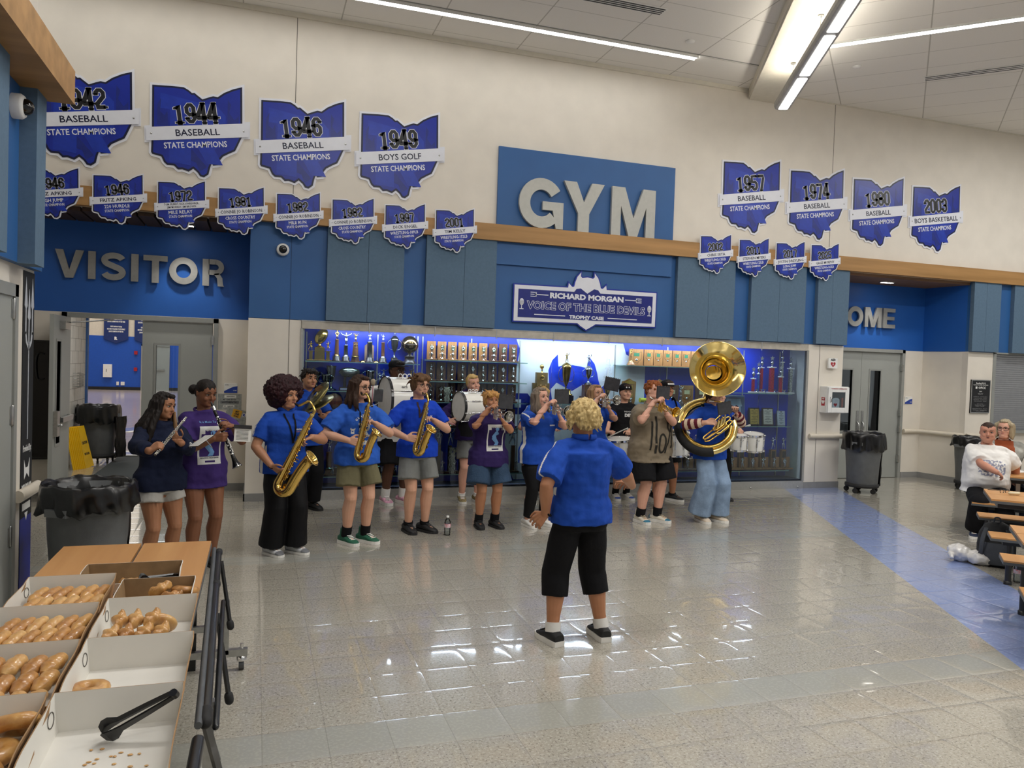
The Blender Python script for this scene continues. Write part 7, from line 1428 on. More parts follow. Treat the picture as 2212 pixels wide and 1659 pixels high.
I = trumpeter('denim', 'short trumpeter with strawberry blond bob in purple tee and denim shorts', (2.515, 0), 1.55, 2, SK_SUN,
    dict(mat=M_PURPD, hem=.455, sleeve=.78, ease=.020, slv=.010, fold=.006), dict(name='shorts', mat=M_DENIM, len=.80, ease=.020, r=(.076, .082), fold=.006), dict(sock=M_BLKC, sockh=.22, high=1, **SH_BLK), ('bowl', H_STRAW, dict(messy=1, seed=12)),
    (1051, 877), (1093, 895), None, None, None, None, 1.12, 'silver trumpet played by the short trumpeter in purple tee', M_SILVP, (1093, 868, 33, 30, 3), -1.96, 'grey music folder above the strawberry blond trumpeter trumpet', female=True, head_rot=(8, -2, 0), feet=((.10, -.01, 14), (-.09, 0, -4)), face=dict(lip='b0706a', eyes=.75), mo=.155)
poster(I, .03, .665*1.55, .20, .30)
I = trumpeter('tpt1', 'girl with long grey brown hair in striped royal polo playing a silver trumpet', (3.10, 0), 1.60, 12, SK_PINK,
    dict(mat=M_ROY, hem=.455, sleeve=.76, ease=.016, slv=.008, fold=.005, collar=M_ROY, paint=([M_WSTR], polo_paint), flare=.010), dict(name='leggings', mat=M_BLKL, len=1.93, ease=.003, r=(.040, .040, .030)), SH_WHT, ('long', H_ASH, dict(len=.95, wave=.02, front=.0, down=[(-.30, -.36, -.3, -1.75, .07)])),
    (1176, 869), (1221, 884), None, None, None, None, 1.22, 'silver trumpet played by the girl in the striped royal polo', M_SILVP, (1213.5, 857, 33, 31, 0), -1.97, 'black music folder over the trumpet of the girl in the striped polo', female=True, head_rot=(14, -4, -4), feet=((.11, .0, 14), (-.10, .0, 0)), face=dict(lip='c08078', w=1.05, brow=1.2))
print_on(I, txt_local('READING', .085, .735*1.6, .016, .07, .05), 'chest_lettering', W_)
I = trumpeter('tpt2', 'trumpeter with long light brown hair in royal tee partly behind the conductor', (4.16, 0), 1.625, 8, SK_FAIR,
    dict(mat=M_ROY, hem=.45, sleeve=.78, ease=.016, slv=.008, fold=.005), dict(name='shorts', mat=M_BLKC, len=.9, ease=.01), SH_WHT, ('long', H_LBR, dict(len=.95, wave=.02, front=.5)),
    (1284.5, 862), (1326, 862), None, None, None, None, 1.05, 'silver trumpet raised beside the conductor head', M_SILVP, (1322, 830, 36, 28, 10), -1.17, 'dark tilted music folder above the trumpet beside the conductor head', female=True, head_rot=(10, -6, 0), face=dict(lip='b87a70'))
I = trumpeter('brown', 'heavy boy with curly ginger hair in taupe graffiti tee playing a brass trumpet', (4.545, 0), 1.715, 10, SK_PINK,
    dict(mat=M_TAUPE, hem=.435, sleeve=.84, ease=.026, slv=.016, fold=.008, flare=.004), dict(name='shorts', mat=M_BLKC, len=.92, ease=.018, r=(.066, .066), fold=.006), dict(mat=mat('shoe_sail', 'd3ccbc', .6, var=.05), mat2=mat('shoe_teal', '2a6c86', .55), sole=WHT, high=1, sock=M_BLKC, sockh=.24, st=.024, lace=mat('lace_tan', 'b7a78c', .8)), ('curly', H_GINGER, dict(seed=5)),
    (1405, 859), (1453, 884), None, None, None, None, 1.36, 'brass trumpet with bright gold bell played by the curly ginger boy', M_LACQ, (1432.5, 848, 32, 27, 2), -2.0, 'dark music folder in front of the black capped snare drummer', head_rot=(20, 0, 0), feet=((.12, -.03, 24), (-.11, .0, -2)), face=dict(lip='b06a62', w=1.10, jaw=.22, eyes=.75), fat=.03, mo=.165)
dk = mat('print_charcoal', '3a3833', .8); z0 = .64*1.715
gq = MB()
for pts, w_ in (([(-.135, .14), (-.140, -.02), (-.150, -.20)], .022), ([(-.075, .20), (-.085, .02), (-.080, -.24)], .026), ([(.09, .18), (.13, .20), (.16, .12), (.12, .02), (.085, .08), (.09, .18)], .024), ([(.16, .12), (.15, -.05), (.16, -.18)], .024), ([(.12, .02), (.09, -.12), (.06, -.24)], .022)): s_ = MB(); stroke(s_, [(p.x, p.y) for p in catmull([(x, z, 0) for x, z in pts], 6)], w_, 0); gq.mesh(s_, frame((0, 0, z0), (1, 0, 0), (0, 0, 1)))
s_ = MB(); stroke(s_, arc(.005, -.12, .05, .11, 0, 345, 22), .024, 0, True); gq.mesh(s_, frame((0, 0, z0), (1, 0, 0), (0, 0, 1))); print_on(I, gq, 'graffiti_print', dk, .004)
# --- drummers at the back
Y0 = -.42
I = person('shades', 'blond band member with sunglasses on head standing behind the long haired trumpeter', (3.70, Y0, 0), 1.575, 5, SK_FAIR, dict(mat=M_HEATH, hem=.45, sleeve=.75, ease=.014, collar=M_ROY, paint=([M_WSTR], polo_paint)), dict(name='trousers', mat=M_BLKC, len=1.9, ease=.01), SH_WHT, ('long', H_BLOND, dict(len=.8)), {1: arm((3.85, Y0-.3, 1.0), (-.3, -.7, .2), (-.3, 0, -1)), -1: arm((3.55, Y0-.3, 1.0), (.3, -.7, .2), (.3, 0, -1))}, b=1.1, female=True)
g_ = MB(); hv = I['hv']
for s in (1, -1): g_.ell(hv(s*.17, -.24, .50), (.135*I['h'], .05*I['h'], .095*I['h']), I['fr'], 14)
g_.tube([hv(-.33, .1, .36), hv(-.30, -.2, .52), hv(0, -.30, .54), hv(.30, -.2, .52), hv(.33, .1, .36)], .006, 6); g_.build('sunglasses', mat('sunglass_gold', '8a7a58', .15, .6), I['t'])
MB().tube(catmull([D(-.19, .05, .95), D(-.22, -.06, .93), D(-.17, -.14, .90), D(-.20, .0, 1.12)], 5), .03, 8, flat=.5).build('harness', M_BLKC, I['t'])
Y0 = -.50
I = person('devil', 'drummer in black tee lettered DEVIL and dark cap behind the trumpet bell', (4.93, Y0, 0), 1.63, 0, SK_FAIR, dict(mat=M_BLKC, hem=.45, sleeve=.78, ease=.018, fold=.006), dict(name='shorts', mat=M_BLKC, len=.95, ease=.014), dict(mat=mat('shoe_white', 'd6d4cf'), mat2=mat('shoe_blue', '2f4fa0', .5), sole=WHT, sock=M_BLKC, sockh=.2, st=.024), ('short', H_DBR, {}), {1: arm(at(1357, 938, Y0-.30), (-.4, -.6, -.1), (-.2, .1, -1), curl=(65, 75, 50), reach=.07), -1: arm(at(1322, 937, Y0-.36), (.6, -.55, .1), (.2, .2, -1), curl=(65, 75, 50), reach=.07)}, b=1.0, face=dict(lip='b07068'))
hv = I['hv']; cp = MB().ell(hv(0, .05, .24), (.42*I['h'], .47*I['h'], .32*I['h']), I['fr'], 20); cp.ell(hv(0, -.36, .20), (.30*I['h'], .22*I['h'], .04*I['h']), I['fr'], 16); cp.build('cap', M_BLKC, I['t'])
for x in (-.13, .05): MB().ell(hv(x, -.40, .30), (.05*I['h'], .02*I['h'], .05*I['h']), I['fr'], 10).build('cap_mark', M_WHITE, I['t'])
print_on(I, txt_local('READING', .02, .735*1.63+.05, .02, .15, .02), 'print_lettering', W_); print_on(I, txt_local('DEVIL', .03, .735*1.63, .05, .16, .07), 'print_lettering', W_); print_on(I, txt_local('Band', .03, .735*1.63-.19, .03, .08, .05), 'print_lettering', W_)
mallet(at(1307, 947, Y0-.30), at(1356, 924.5, Y0-.55), 'white taped drumstick in the hand of the DEVIL tee drummer', None, mat('stick_white', 'dcdad2', .5), 0, 'drumstick', 'drumsticks')
t = thing('snare_drum', 'white snare drum half hidden behind the conductor and the taupe tee', 'snare drum', at(1338, 972, -.95)); drum(D(0, 0, 0), D(-.10, -.06, 1), .18, .29, 10, '', t)
Y0 = -.66
I = person('snare', 'snare drummer in black cap and royal polo behind the ginger trumpeter', (5.50, Y0, 0), 1.70, 0, SK_SUN, dict(mat=M_ROY, hem=.46, sleeve=.74, ease=.014, collar=M_ROY, paint=([M_WSTR], polo_paint)), dict(name='shorts', mat=M_BLKC, len=.86, ease=.016, r=(.066, .066)), dict(sock=M_BLKC, sockh=.06, **{**SH_BLK, 'sole': WHT, 'st': .022}), ('short', H_DBR, {}), {1: arm(at(1478, 925, Y0-.35), (-.5, -.6, -.2), (-.2, .1, -1), curl=(60, 70, 50), reach=.07), -1: arm(at(1425, 925, Y0-.35), (.5, -.6, -.2), (.2, .1, -1), curl=(60, 70, 50), reach=.07)}, b=1.03, feet=((.13, -.05, 30), (-.10, .04, -4)))
hv = I['hv']; cp = MB().ell(hv(0, .05, .24), (.42*I['h'], .47*I['h'], .33*I['h']), I['fr'], 20); cp.ell(hv(0, -.50, .20), (.30*I['h'], .26*I['h'], .035*I['h']), I['fr'], 16); cp.build('cap', M_BLKC, I['t']); MB().mesh(text_mb('READING', .022, .10, .003, .05), frame(hv(0, -.425, .30), (1, 0, 0), (0, .35, .94))).build('cap_lettering', M_WHITE, I['t'])
for s in (1, -1): MB().tube(catmull([D(s*.10, -.13, 1.05), D(s*.115, -.145, 1.25), D(s*.10, -.06, 1.44), D(s*.09, .06, 1.40)], 5), .022, 8, flat=.3).build('harness', M_BLKC, I['t'])
t = thing('snare_drum', 'white marching snare drum between the taupe tee and the sousaphone', 'snare drum', at(1457, 957, -1.08)); drum(D(0, 0, 0), D(-.06, -.06, 1), .185, .30, 10, '', t)
MB().lathe([(.09, 0), (.09, .012), (.02, .02)], D(-.05, -.02, .165), None, 24).build('muffle_pad', mat('pad_brown', '7a6f5c', .6), t); MB().tube(catmull([D(.02, -.20, .02), D(.05, -.215, .02), D(.085, -.21, .01), D(.10, -.205, 0)], 4), .008, 8).tube([D(.06, -.19, -.165), D(.09, -.21, -.19), D(.17, -.19, -.19), D(.18, -.16, -.165)], .004, 6).build('strainer', M_CHROME, t)
# --- tenor drums behind the sousaphone
Y0 = -.75
I = person('quads', 'drummer in black top mostly hidden behind the sousaphone player', (6.30, Y0, 0), 1.62, -5, SK_FAIR, dict(mat=M_BLKC, hem=.45, sleeve=.78, ease=.018), dict(name='trousers', mat=M_BLKC, len=1.9, ease=.012), SH_BLK, ('short', H_BLACK, {}), {1: arm((6.45, Y0-.35, 1.0), (-.3, -.7, -.1), (-.2, 0, -1), curl=(60, 70, 50)), -1: arm((6.10, Y0-.35, 1.0), (.3, -.7, -.1), (.2, 0, -1), curl=(60, 70, 50))}, b=1.05, feet=((.12, -.02, 25), (-.1, 0, -5)))
t = thing('tenor_drums', 'set of white tenor drums with silver rims right of the sousaphone', 'tenor drums', at(1594, 955, -1.15))
for i, (px, py, Y, r, d_) in enumerate(((1594, 955, -1.15, .118, .20), (1627, 955, -.98, .138, .23), (1548, 962, -1.2, .118, .20), (1525, 960, -1.0, .13, .22))):
    c = at(px, py, Y)-t.location; drum(c, D(-.06, -.14, 1), r, d_, 6, '', t); MB().lathe([(r+.006, -.012), (r+.006, .012), (r-.004, .012)], c+D(.06, .14, -1).normalized()*(d_/2+.004), D(-.06, -.14, 1).to_track_quat('Z', 'Y').to_matrix(), 30, cap=False).build('bottom_rim', M_DBLK, t)
    bd_ = MB(); stroke(bd_, arc(0, 0, .026, .013, 0, 348, 18), .004, .002, True); MB().mesh(bd_.mesh(text_mb('Pearl', .010, .032, .001, .02)), frame(c+D(-.02, -r-.004, .04), (1, 0, 0), (0, .1, 1))).build('badge', M_INK, t)
mallet(at(1590, 925, -1.0), at(1618, 919, -1.25), 'white beaded mallet resting above the tenor drums', M_WHITE, M_WHITE, .012, grp=None)
# --- sousaphone
Y0 = -2.08; so_c = at(1526, 921, Y0-.03); mo = at(1536, 866, Y0-.155); bc = at(1550, 797, Y0-.30)
def stripes(c, n, H, hz, sh, A):
    out = np.zeros(len(c))
    for s in (1, -1):
        e, W = np.array(A[s][0]), np.array(A[s][1]); d = W-e; L_ = np.linalg.norm(d); d /= L_; rel = c-e; tt = rel@d; ax = np.linalg.norm(rel-np.outer(tt, d), axis=1); on = (tt > -.035) & (ax < .075) & (tt < L_+.05); k = np.floor((tt+.04)/.042).astype(int) % 2; out[on] = 1+k[on]
    return out
I = person('sousa', 'sousaphone player with dark wavy hair in royal polo over striped sleeves and jeans', (5.335, Y0, 0), 1.70, 6, SK_FAIR,
    dict(mat=M_ROY, hem=.455, sleeve=1.85, ease=.014, fold=.006, collar=M_ROY, paint=([cloth('maroon', '5c1f2c'), cloth('cream', 'd3bda6')], stripes)), dict(name='jeans', mat=M_JEANS, len=1.95, ease=.014, r=(.058, .066, .074), fold=.007), dict(mat=mat('shoe_cream', 'c7b8a4', .6), sole=WHT, k=1.05, st=.02), ('bowl', H_DBR, dict(messy=1, seed=21)),
    {1: arm(at(1588, 884, Y0-.20), (-.35, -.25, .75), (-.6, -.5, .1), reach=.075, curl=(50, 60, 40), pole=(1, .1, -.6)), -1: arm(at(1540, 915, Y0-.30), (.75, -.5, .1), (.2, .4, -.4), reach=.08, curl=(30, 45, 30), pole=(-.9, .3, -.5))},
    head_rot=(12, 2, 0), b=.98, feet=((.10, -.02, 12), (-.10, .0, -8)), face=dict(lip='b07068'))
glasses(I, M_CHROME, 1.05)
t = thing('sousaphone', 'brass sousaphone with large forward facing bell wrapped around the player', 'sousaphone', so_c); C0 = so_c
bax = D(-.42, -.86, .12).normalized(); bu = bax.cross(D(0, 0, 1)).normalized(); bv_ = bu.cross(bax)
br = .325; bprof = [(br, 0), (br*.93, -.020), (br*.80, -.055), (br*.62, -.10), (br*.48, -.16), (br*.40, -.22), (br*.34, -.30), (br*.29, -.40)]
rings_ = [[(bc-C0)+bax*z+(bu*math.cos(2*PI*i/48)+bv_*math.sin(2*PI*i/48))*r for i in range(48)] for r, z in bprof]
# the throat curves down behind the head into the body coil
n1 = D(-.42, -.78, .46).normalized(); u1 = -n1.cross(D(0, 0, 1)).normalized(); v1 = n1.cross(u1)      # plane of the big coils: over the left shoulder, under the right arm
end = (bc-C0)+bax*-.40; q0 = D(.30, .10, .20)
top_ = u1*.335*math.cos(R(97))+v1*.335*math.sin(R(97)); pts = catmull([end+bax*.03, end+bax*-.10+D(.02, .0, -.06), end*.35+top_*.65+D(.10, .08, .0), top_+D(.03, .0, -.01), top_-u1*.05-v1*.006], 6)
MB().rings(rings_, cap=False).build('bell', M_LACQD, t); MB().tube(rings_[0], .006, 8, closed=True).build('bell_rim', M_LACQD, t)
MB().tube(pts, list(np.linspace(br*.29, .05, len(pts))), 18, cap=True).build('throat', M_LACQ, t)
def coil(rr, a0, a1, sh_, r0, r1, n=40, el=1.0): return [u1*rr*math.cos(a)+v1*rr*el*math.sin(a)+n1*sh_ for a in np.linspace(R(a0), R(a1), n)], list(np.linspace(r0, r1, n))
p_, r_ = coil(.335, 375, 95, .0, .036, .050, 44); MB().tube(p_, r_, 16).build('main_coil', M_LACQD, t)
p_, r_ = coil(.285, 360, 105, .035, .026, .032, 40); MB().tube(p_, r_, 14).build('inner_coil', M_LACQ, t)
p_, r_ = coil(.335, 178, 283, .0, .060, .062, 26); MB().tube(p_, r_, 14).build('black_pad', mat('pad_black', '121214', .75, bump=.3), t)
vs_ = MB()
for (a, b_) in (((-.10, -.16, -.16), (.16, -.20, .02)), ((-.13, -.17, -.13), (.12, -.21, .05)), ((-.02, -.20, -.02), (.20, -.17, .12)), ((.02, -.21, -.06), (.22, -.18, .08)), ((.0, -.18, .06), (.14, -.16, .16))):
    A_, B_ = D(*a), D(*b_); d = (B_-A_).normalized(); s_ = d.cross(n1).normalized()*.022; vs_.tube(catmull([A_+s_+d*.03, B_+s_-d*.03, B_+d*.01, B_-s_-d*.03, A_-s_+d*.03, A_-d*.01, A_+s_+d*.03], 5), .0095, 10)
vs_.build('valve_tubing', M_LACQ, t); vb = MB()
for k in range(3): c = D(.03+.042*k, -.20, .03+.022*k); vb.tube([c-D(0, -.02, .07), c+D(0, -.02, .06)], .016, 12).tube([c+D(0, -.02, .06), c+D(0, -.025, .09)], .006, 8)
vb.build('valves', M_LACQD, t); mp = mo-C0; MB().tube(catmull([mp, mp+D(.05, -.05, -.005), mp+D(.13, -.06, -.02), D(.28, -.05, .22), D(.31, .0, .10)], 6), [.016]+[.009]*7+[.012]*17, 12).build('mouthpipe', M_LACQ, t); MB().tube([mp+D(-.008, .012, 0), mp+D(.01, -.01, 0), mp+D(.04, -.04, -.004)], [.020, .016, .009], 14).build('mouthpiece', M_SILVP, t)
folder(1565, 882, 34, 27, Y0-.42, -10, 'dark music folder in front of the sousaphone player chest', holder=at(1560, 915, Y0-.28))
# --- the conductor, seen from behind
Y0 = -5.50
I = person('conductor', 'conductor with wavy blond hair in royal polo and black capri trousers seen from behind', (2.115, Y0, 0), 1.645, 184, SK_SUN,
    dict(vox=.0065, mat=M_ROY, hem=.492, sleeve=.86, ease=.014, slv=.014, fold=.007, collar=M_ROY, noplacket=1, paint=([M_WSTR], lambda c, n, H, hz, sh, A: polo_paint(c, n, H, hz, sh, A)*((np.abs(c[:, 0]) > .11*H) & (c[:, 2] > 1.0)))), dict(name='capri_trousers', mat=M_BLKC, len=1.42, ease=.010, r=(.047, .046, .044), fold=.005, top=.60), dict(mat=mat('shoe_black', '17181a'), sole=WHT, sock=M_WTEE, sockh=.14, st=.026, lace=M_INK),
    ('wavy', H_DBL, dict(seed=8)), {1: arm(at(1166, 1124, Y0+.02), (-.55, .25, -.6), (.35, .6, -.3), reach=.065, curl=(28, 32, 25), pole=(.35, .35, -.2), thumb=.6, spread=1.25), -1: arm(at(1350, 1052, Y0+.32), (-.25, .9, .1), (-.4, 0, -.9), reach=.06, curl=(30, 35, 25), pole=(-.8, .6, -.8), spread=1.2)},
    head_rot=(0, 6, 4), b=1.20, bw=.98, feet=((.185, .01, 8), (-.175, .03, -4)), female=True, vox=.0046, group='adults')
w_ = I['A'][1]; MB().tube([w_[1]-w_[2]*.012+(w_[3]*math.cos(a)*.026+w_[3].cross(w_[2])*math.sin(a)*.032) for a in np.linspace(0, 2*PI, 15)[:-1]], .011, 8, closed=True, flat=.5).build('wristwatch', M_BLKC, I['t'])
MB().ell(I['hv'](-.13, .50, -.10), .10*I['h'], n=12).build('hair_clip', M_INK, I['t'])
MB().tube(catmull([D(.165, .02, .83), D(.180, .015, .70), D(.185, .01, .58), D(.178, .0, .525), D(.165, -.005, .55), D(.168, -.01, .80)], 6), .012, 8, flat=.25).build('lanyard', mat('lanyard_patterned', '4a443c', .7, var=.5, scale=80), I['t'])
# ================================================================ foreground table, donuts, bins and seats
def atx(px, py, X): d = ray(px, py); return CAM + d*((X-CAM.x)/d.x)
M_TTOP = wood('table_laminate', 'b9854f', 'cc9a62', 1, 2.4, .38); M_TEDGE = mat('table_edge', '55585a', .5); M_TFRAME = mat('table_frame_black', '17181a', .38, coat=.2); M_TGREY = mat('table_tube_grey', '5f6264', .4, .3)
t = thing('folding_table', 'wood topped folding bench table holding the donut boxes', 'table', (-.63, -7.3, 0))
def tp(mb, nm, m, **k): return mb.build(nm, m, t, world=True, **k)
for x0, x1 in ((-1.02, -.617), (-.603, -.235)): tp(MB().box(x0, x1, -9.2, -5.35, .725, .742), 'table_top', M_TTOP); tp(MB().box(x0-.001, x1+.004, -9.2, -5.345, .708, .7255), 'edge_band', M_TEDGE)
tp(MB().box(-.95, -.90, -9.1, -5.45, .66, .705).box(-.35, -.30, -9.1, -5.45, .66, .705), 'under_rail', M_TFRAME)
tp(MB().tube([atz(463, 1186, .665), atz(428, 1568, .665)], .0125, 10), 'bench_edge_tube', M_TGREY); tp(MB().tube([atz(444, 1560, .64), atz(470, 1640, .3)], .0125, 10), 'bench_edge_tube', M_TGREY)
a_, b_ = atz(473, 1192, .655), atz(444, 1556, .655); tp(MB().cap(a_, b_, .0175, .0175, 14), 'bench_tube', M_TFRAME); tp(MB().cap(a_+(b_-a_)*-.004, a_+(b_-a_)*.02, .021, .021, 14).cap(b_+(b_-a_)*.006, b_+(b_-a_)*-.03, .022, .022, 14), 'tube_cap', M_RUBBER); tp(MB().cap(a_+(b_-a_)*.30, a_+(b_-a_)*.312, .022, .022, 12), 'clamp', M_RUBBER)
tp(MB().cap(atz(482, 1300, .60), atz(466, 1570, .58), .012, .012, 10), 'bench_tube', M_TFRAME); tp(MB().tube([atz(428, 1600, .665), atz(410, 1700, .665)], .02, 12), 'bench_tube', M_TFRAME)
for p, q, zq in (((478, 1212), (497, 1346), .30), ((469, 1325), (494, 1503), .28), ((444, 1560), (478, 1690), .26)):
    A_, B_ = atz(*p, .645), atz(*q, zq); tp(MB().tube([A_, B_], .0165, 4, flat=.7, smooth=False), 'bench_leg', M_TFRAME); tp(MB().cap(B_, B_+(B_-A_).normalized()*.02, .021, .021, 10), 'foot_cap', M_RUBBER)
tp(MB().box(-.155, -.118, -5.52, -5.48, .10, .42), 'upright', M_STEEL); tp(MB().box(-.60, -.012, -5.52, -5.48, .085, .125).box(-.9, -.118, -5.515, -5.485, .24, .275), 'cross_bar', M_STEEL)
tp(MB().lathe([(.010, 0), (.010, .03)], (-.045, -5.5, .125), n=8).lathe([(.028, .055), (.03, .075), (.02, .085)], (-.045, -5.5, 0), n=14), 'caster_fork', M_CHROME); tp(MB().tube([(-.06, -5.5, .031), (-.03, -5.5, .031)], .030, 18), 'caster_wheel', mat('wheel_grey', '4a4c4e', .6))
tp(MB().box(-.155, -.118, -7.32, -7.28, .10, .60).box(-.6, -.012, -7.32, -7.28, .085, .125), 'upright', M_STEEL); tp(MB().box(-.95, -.30, -5.47, -5.43, .0, .70).box(-.95, -.90, -9.0, -8.95, 0, .7).box(-.35, -.3, -9, -8.95, 0, .7), 'table_leg', M_TFRAME)
M_BOXW = mat('bakery_white', 'dedbd3', .6, var=.02, scale=5); M_KRAFT = mat('kraft_board', '9c7a55', .75, var=.06, scale=20); M_KRAFTD = mat('kraft_inside', '8f7350', .75, var=.08, scale=18)
def tray(x0, x1, y0, y1, lab, inner=M_BOXW, outer=M_KRAFT, hb=.115, hf=.066, hs=.10, fl=.016, slots=True, z=.7425):
    cx, cy = (x0+x1)/2, (y0+y1)/2; t = thing('bakery_box', lab, 'box', (cx, cy, z), 0, 'open bakery boxes on the table'); a, b = (x1-x0)/2, (y1-y0)/2; e = .0035; ia, ib = a-fl, b-fl
    MB().box(-ia, ia, -ib, ib, 0, e, 0).build('tray_floor', inner, t)
    def wall(nm, P, N, mi_in=inner):       # polygon on the inner face, thickened outwards
        P = [Vector(p) for p in P]; N = Vector(N).normalized()*e; n = len(P); m = MB(); m.add(P, [tuple(range(n))], 0); m.add([p+N for p in P], [tuple(range(n))[::-1]], 1); m.add(P+[p+N for p in P], [(i, (i+1) % n, n+(i+1) % n, n+i) for i in range(n)], 1); m.build(nm, [mi_in, outer], t)
    wall('back_wall', [(-ia, ib, e), (ia, ib, e), (a*.985, b, hb), (-a*.985, b, hb)], (0, 1, -.1)); wall('front_wall', [(-ia, -ib, e), (ia, -ib, e), (a*.985, -b, hf), (-a*.985, -b, hf)], (0, -1, -.1))
    for s in (-1, 1):
        top_ = [(s*a*.985, b, hb)]+[(s*a, b-(2*b)*q, hs+(hb-hs)*max(0, 1-q*7)+(hf-hs)*max(0, (q-.70)/.30)**1.5) for q in np.linspace(.08, .98, 10)]+[(s*a*.985, -b, hf)]
        wall('side_wall', [(s*ia, -ib, e), (s*ia, ib, e)]+top_, (s, 0, -.1))
        if slots: F = frame((s*(a-.0075), b*.72, hs*.62), (0, 1, 0), (s*.14, 0, 1)); q = MB(); stroke(q, arc(0, 0, .034, .020, 0, 345, 22), .0022, .0014, True); MB().mesh(q, F).build('hand_slot', mat('slot_shadow', '4b463f', .9), t)
    return t
TR_ = {}
TR_['R1'] = tray(-.745, -.325, -6.385, -6.185, 'flat kraft lined box at the far right end of the table', M_KRAFTD, M_BOXW, hb=.10, hf=.055, hs=.10, slots=False)
TR_['R2'] = tray(-.545, -.245, -6.81, -6.50, 'kraft lined box with two twisted donuts, second from the far end', M_KRAFTD, M_BOXW, hb=.105, hf=.07, hs=.10, slots=False)
TR_['R3'] = tray(-.555, -.215, -7.27, -6.815, 'white box with a heap of glazed twists in the middle of the right row'); TR_['R4'] = tray(-.545, -.195, -7.725, -7.285, 'nearly empty white box with one donut left in it'); TR_['R5'] = tray(-.545, -.19, -8.21, -7.745, 'empty white box with crumbs and black tongs nearest the camera')
TR_['L1'] = tray(-.935, -.585, -6.845, -6.42, 'white box of long glazed bars at the far end of the left row'); TR_['L2'] = tray(-.93, -.578, -7.275, -6.855, 'white box of long glazed bars second from the far end of the left row'); TR_['L3'] = tray(-.92, -.565, -7.715, -7.285, 'white box of short plump glazed bars third in the left row'); TR_['L4'] = tray(-.92, -.565, -8.16, -7.73, 'white box of ring donuts nearest the camera in the left row')
M_GLAZE = [mat('donut_glazed_%d' % i, c1, .32, col2=c2, scale=22, bump=.35, bscale=40, coat=.35) for i, (c1, c2) in enumerate((('ab7236', 'd9ab68'), ('b98044', 'e0b878'), ('9c6430', 'c99656')))]
rnd = random.Random(11)
def bar_mb(L_, w_, h_, seed, twist=0):
    r_ = random.Random(seed); m = MB(); n = 14; k = 12; rs = []
    for i in range(k+1):
        u = i/k*2-1; f = max(.12, (1-abs(u)**3.2))**.5; tw = twist*u; bul = 1+.10*math.sin(i*1.7+seed)+(.16*math.cos(u*9) if twist else 0)
        rs.append([Vector(((w_/2*f*bul*math.copysign(abs(math.cos(a))**.85, math.cos(a)))*math.cos(tw)-0, u*L_/2, (h_/2)*(1+f*math.sin(a)*(1.0 if math.sin(a) > 0 else .95)*bul)+(.004*math.cos(2*a+tw*3) if twist else 0))) for a in [2*PI*j/n for j in range(n)]])
    return m.rings(rs)
def ring_mb(Rr, r, h_, seed):
    r_ = random.Random(seed); m = MB(); n = 26; rs = []
    for i in range(n):
        a = 2*PI*i/n; k = 1+.05*math.sin(a*3+seed); rs.append([Vector(((Rr+r*math.cos(b))*math.cos(a)*k, (Rr+r*math.cos(b))*math.sin(a)*k, h_/2+h_/2*math.sin(b)*k)) for b in [2*PI*j/12 for j in range(12)]])
    return m.rings(rs, closed=True)
PROTO = {}
def donut(kind, loc, rz, lab, grp, mi, tilt=(0, 0), name=None):
    key = (kind, mi, rnd.randint(0, 2))
    if key not in PROTO:
        mb_ = {'long': lambda: bar_mb(.135, .046, .040, key[2]+1), 'short': lambda: bar_mb(.115, .056, .050, key[2]+1), 'twist': lambda: bar_mb(.105, .052, .048, key[2]+2, 1.6), 'ring': lambda: ring_mb(.036, .024, .040, key[2])}[kind]()
        nm = {'long': 'long_john_donut', 'short': 'bar_donut', 'twist': 'twist_donut', 'ring': 'ring_donut'}[kind]; o = mb_.top(nm, M_GLAZE[mi], lab, 'donut', grp, base=(0, 0, 0)); PROTO[key] = o
        gl = mb_; o['label'] = lab
    else: o = PROTO[key].copy(); COL.objects.link(o); o['label'] = lab; o['group'] = grp
    o.location = loc; o.rotation_euler = (tilt[0], tilt[1], rz); return o
COLN = ['leftmost', 'second', 'third', 'fourth', 'fifth', 'sixth', 'seventh']
def fill(kind, x0, x1, y0, y1, cols, rows, box, where, grp, zb=.747, lean=.24, skew=R(-18)):
    rn = ['front', 'middle', 'back'] if rows == 3 else ['front', 'back']
    for r_ in range(rows):
        for c in range(cols):
            x = x0+(x1-x0)*(c+.5)/cols+rnd.uniform(-.004, .004); y = y0+(y1-y0)*(r_+.5)/rows+rnd.uniform(-.006, .006)
            donut(kind, (x, y, zb+.013+.010*(r_)+rnd.uniform(0, .006)), skew+rnd.uniform(-.08, .08), '%s glazed %s of the %s row in %s' % (COLN[c]+('' if c == 0 else ' from left') if c < cols-1 else 'rightmost', {'long': 'long john', 'short': 'bar donut'}[kind], rn[r_], where), grp, rnd.randint(0, 2), (R(lean*40)*.6, rnd.uniform(-.1, .1)))
fill('long', -.895, -.605, -6.815, -6.46, 6, 3, 'L1', 'the far left box', 'long johns in the far left box', lean=.32); fill('long', -.90, -.60, -7.245, -6.88, 6, 3, 'L2', 'the second left box', 'long johns in the second left box', lean=.36); fill('short', -.90, -.59, -7.685, -7.31, 5, 3, 'L3', 'the third left box', 'bar donuts in the third left box', lean=.36)
for r_ in range(3):
    for c in range(4):
        if r_ == 2 and c > 2: continue
        x = -.52+.060*c+.022*r_; y = -7.20+.085*r_; donut('twist', (x+rnd.uniform(-.005, .005), y, .757+.026*r_), R(-30)+rnd.uniform(-.4, .4), '%s glazed twist of the %s row heaped in the middle right box' % (('leftmost', 'second', 'third', 'rightmost')[c], ('front', 'middle', 'back')[r_]), 'glazed twists in the middle right box', rnd.randint(0, 2), (R(14), rnd.uniform(-.25, .25)))
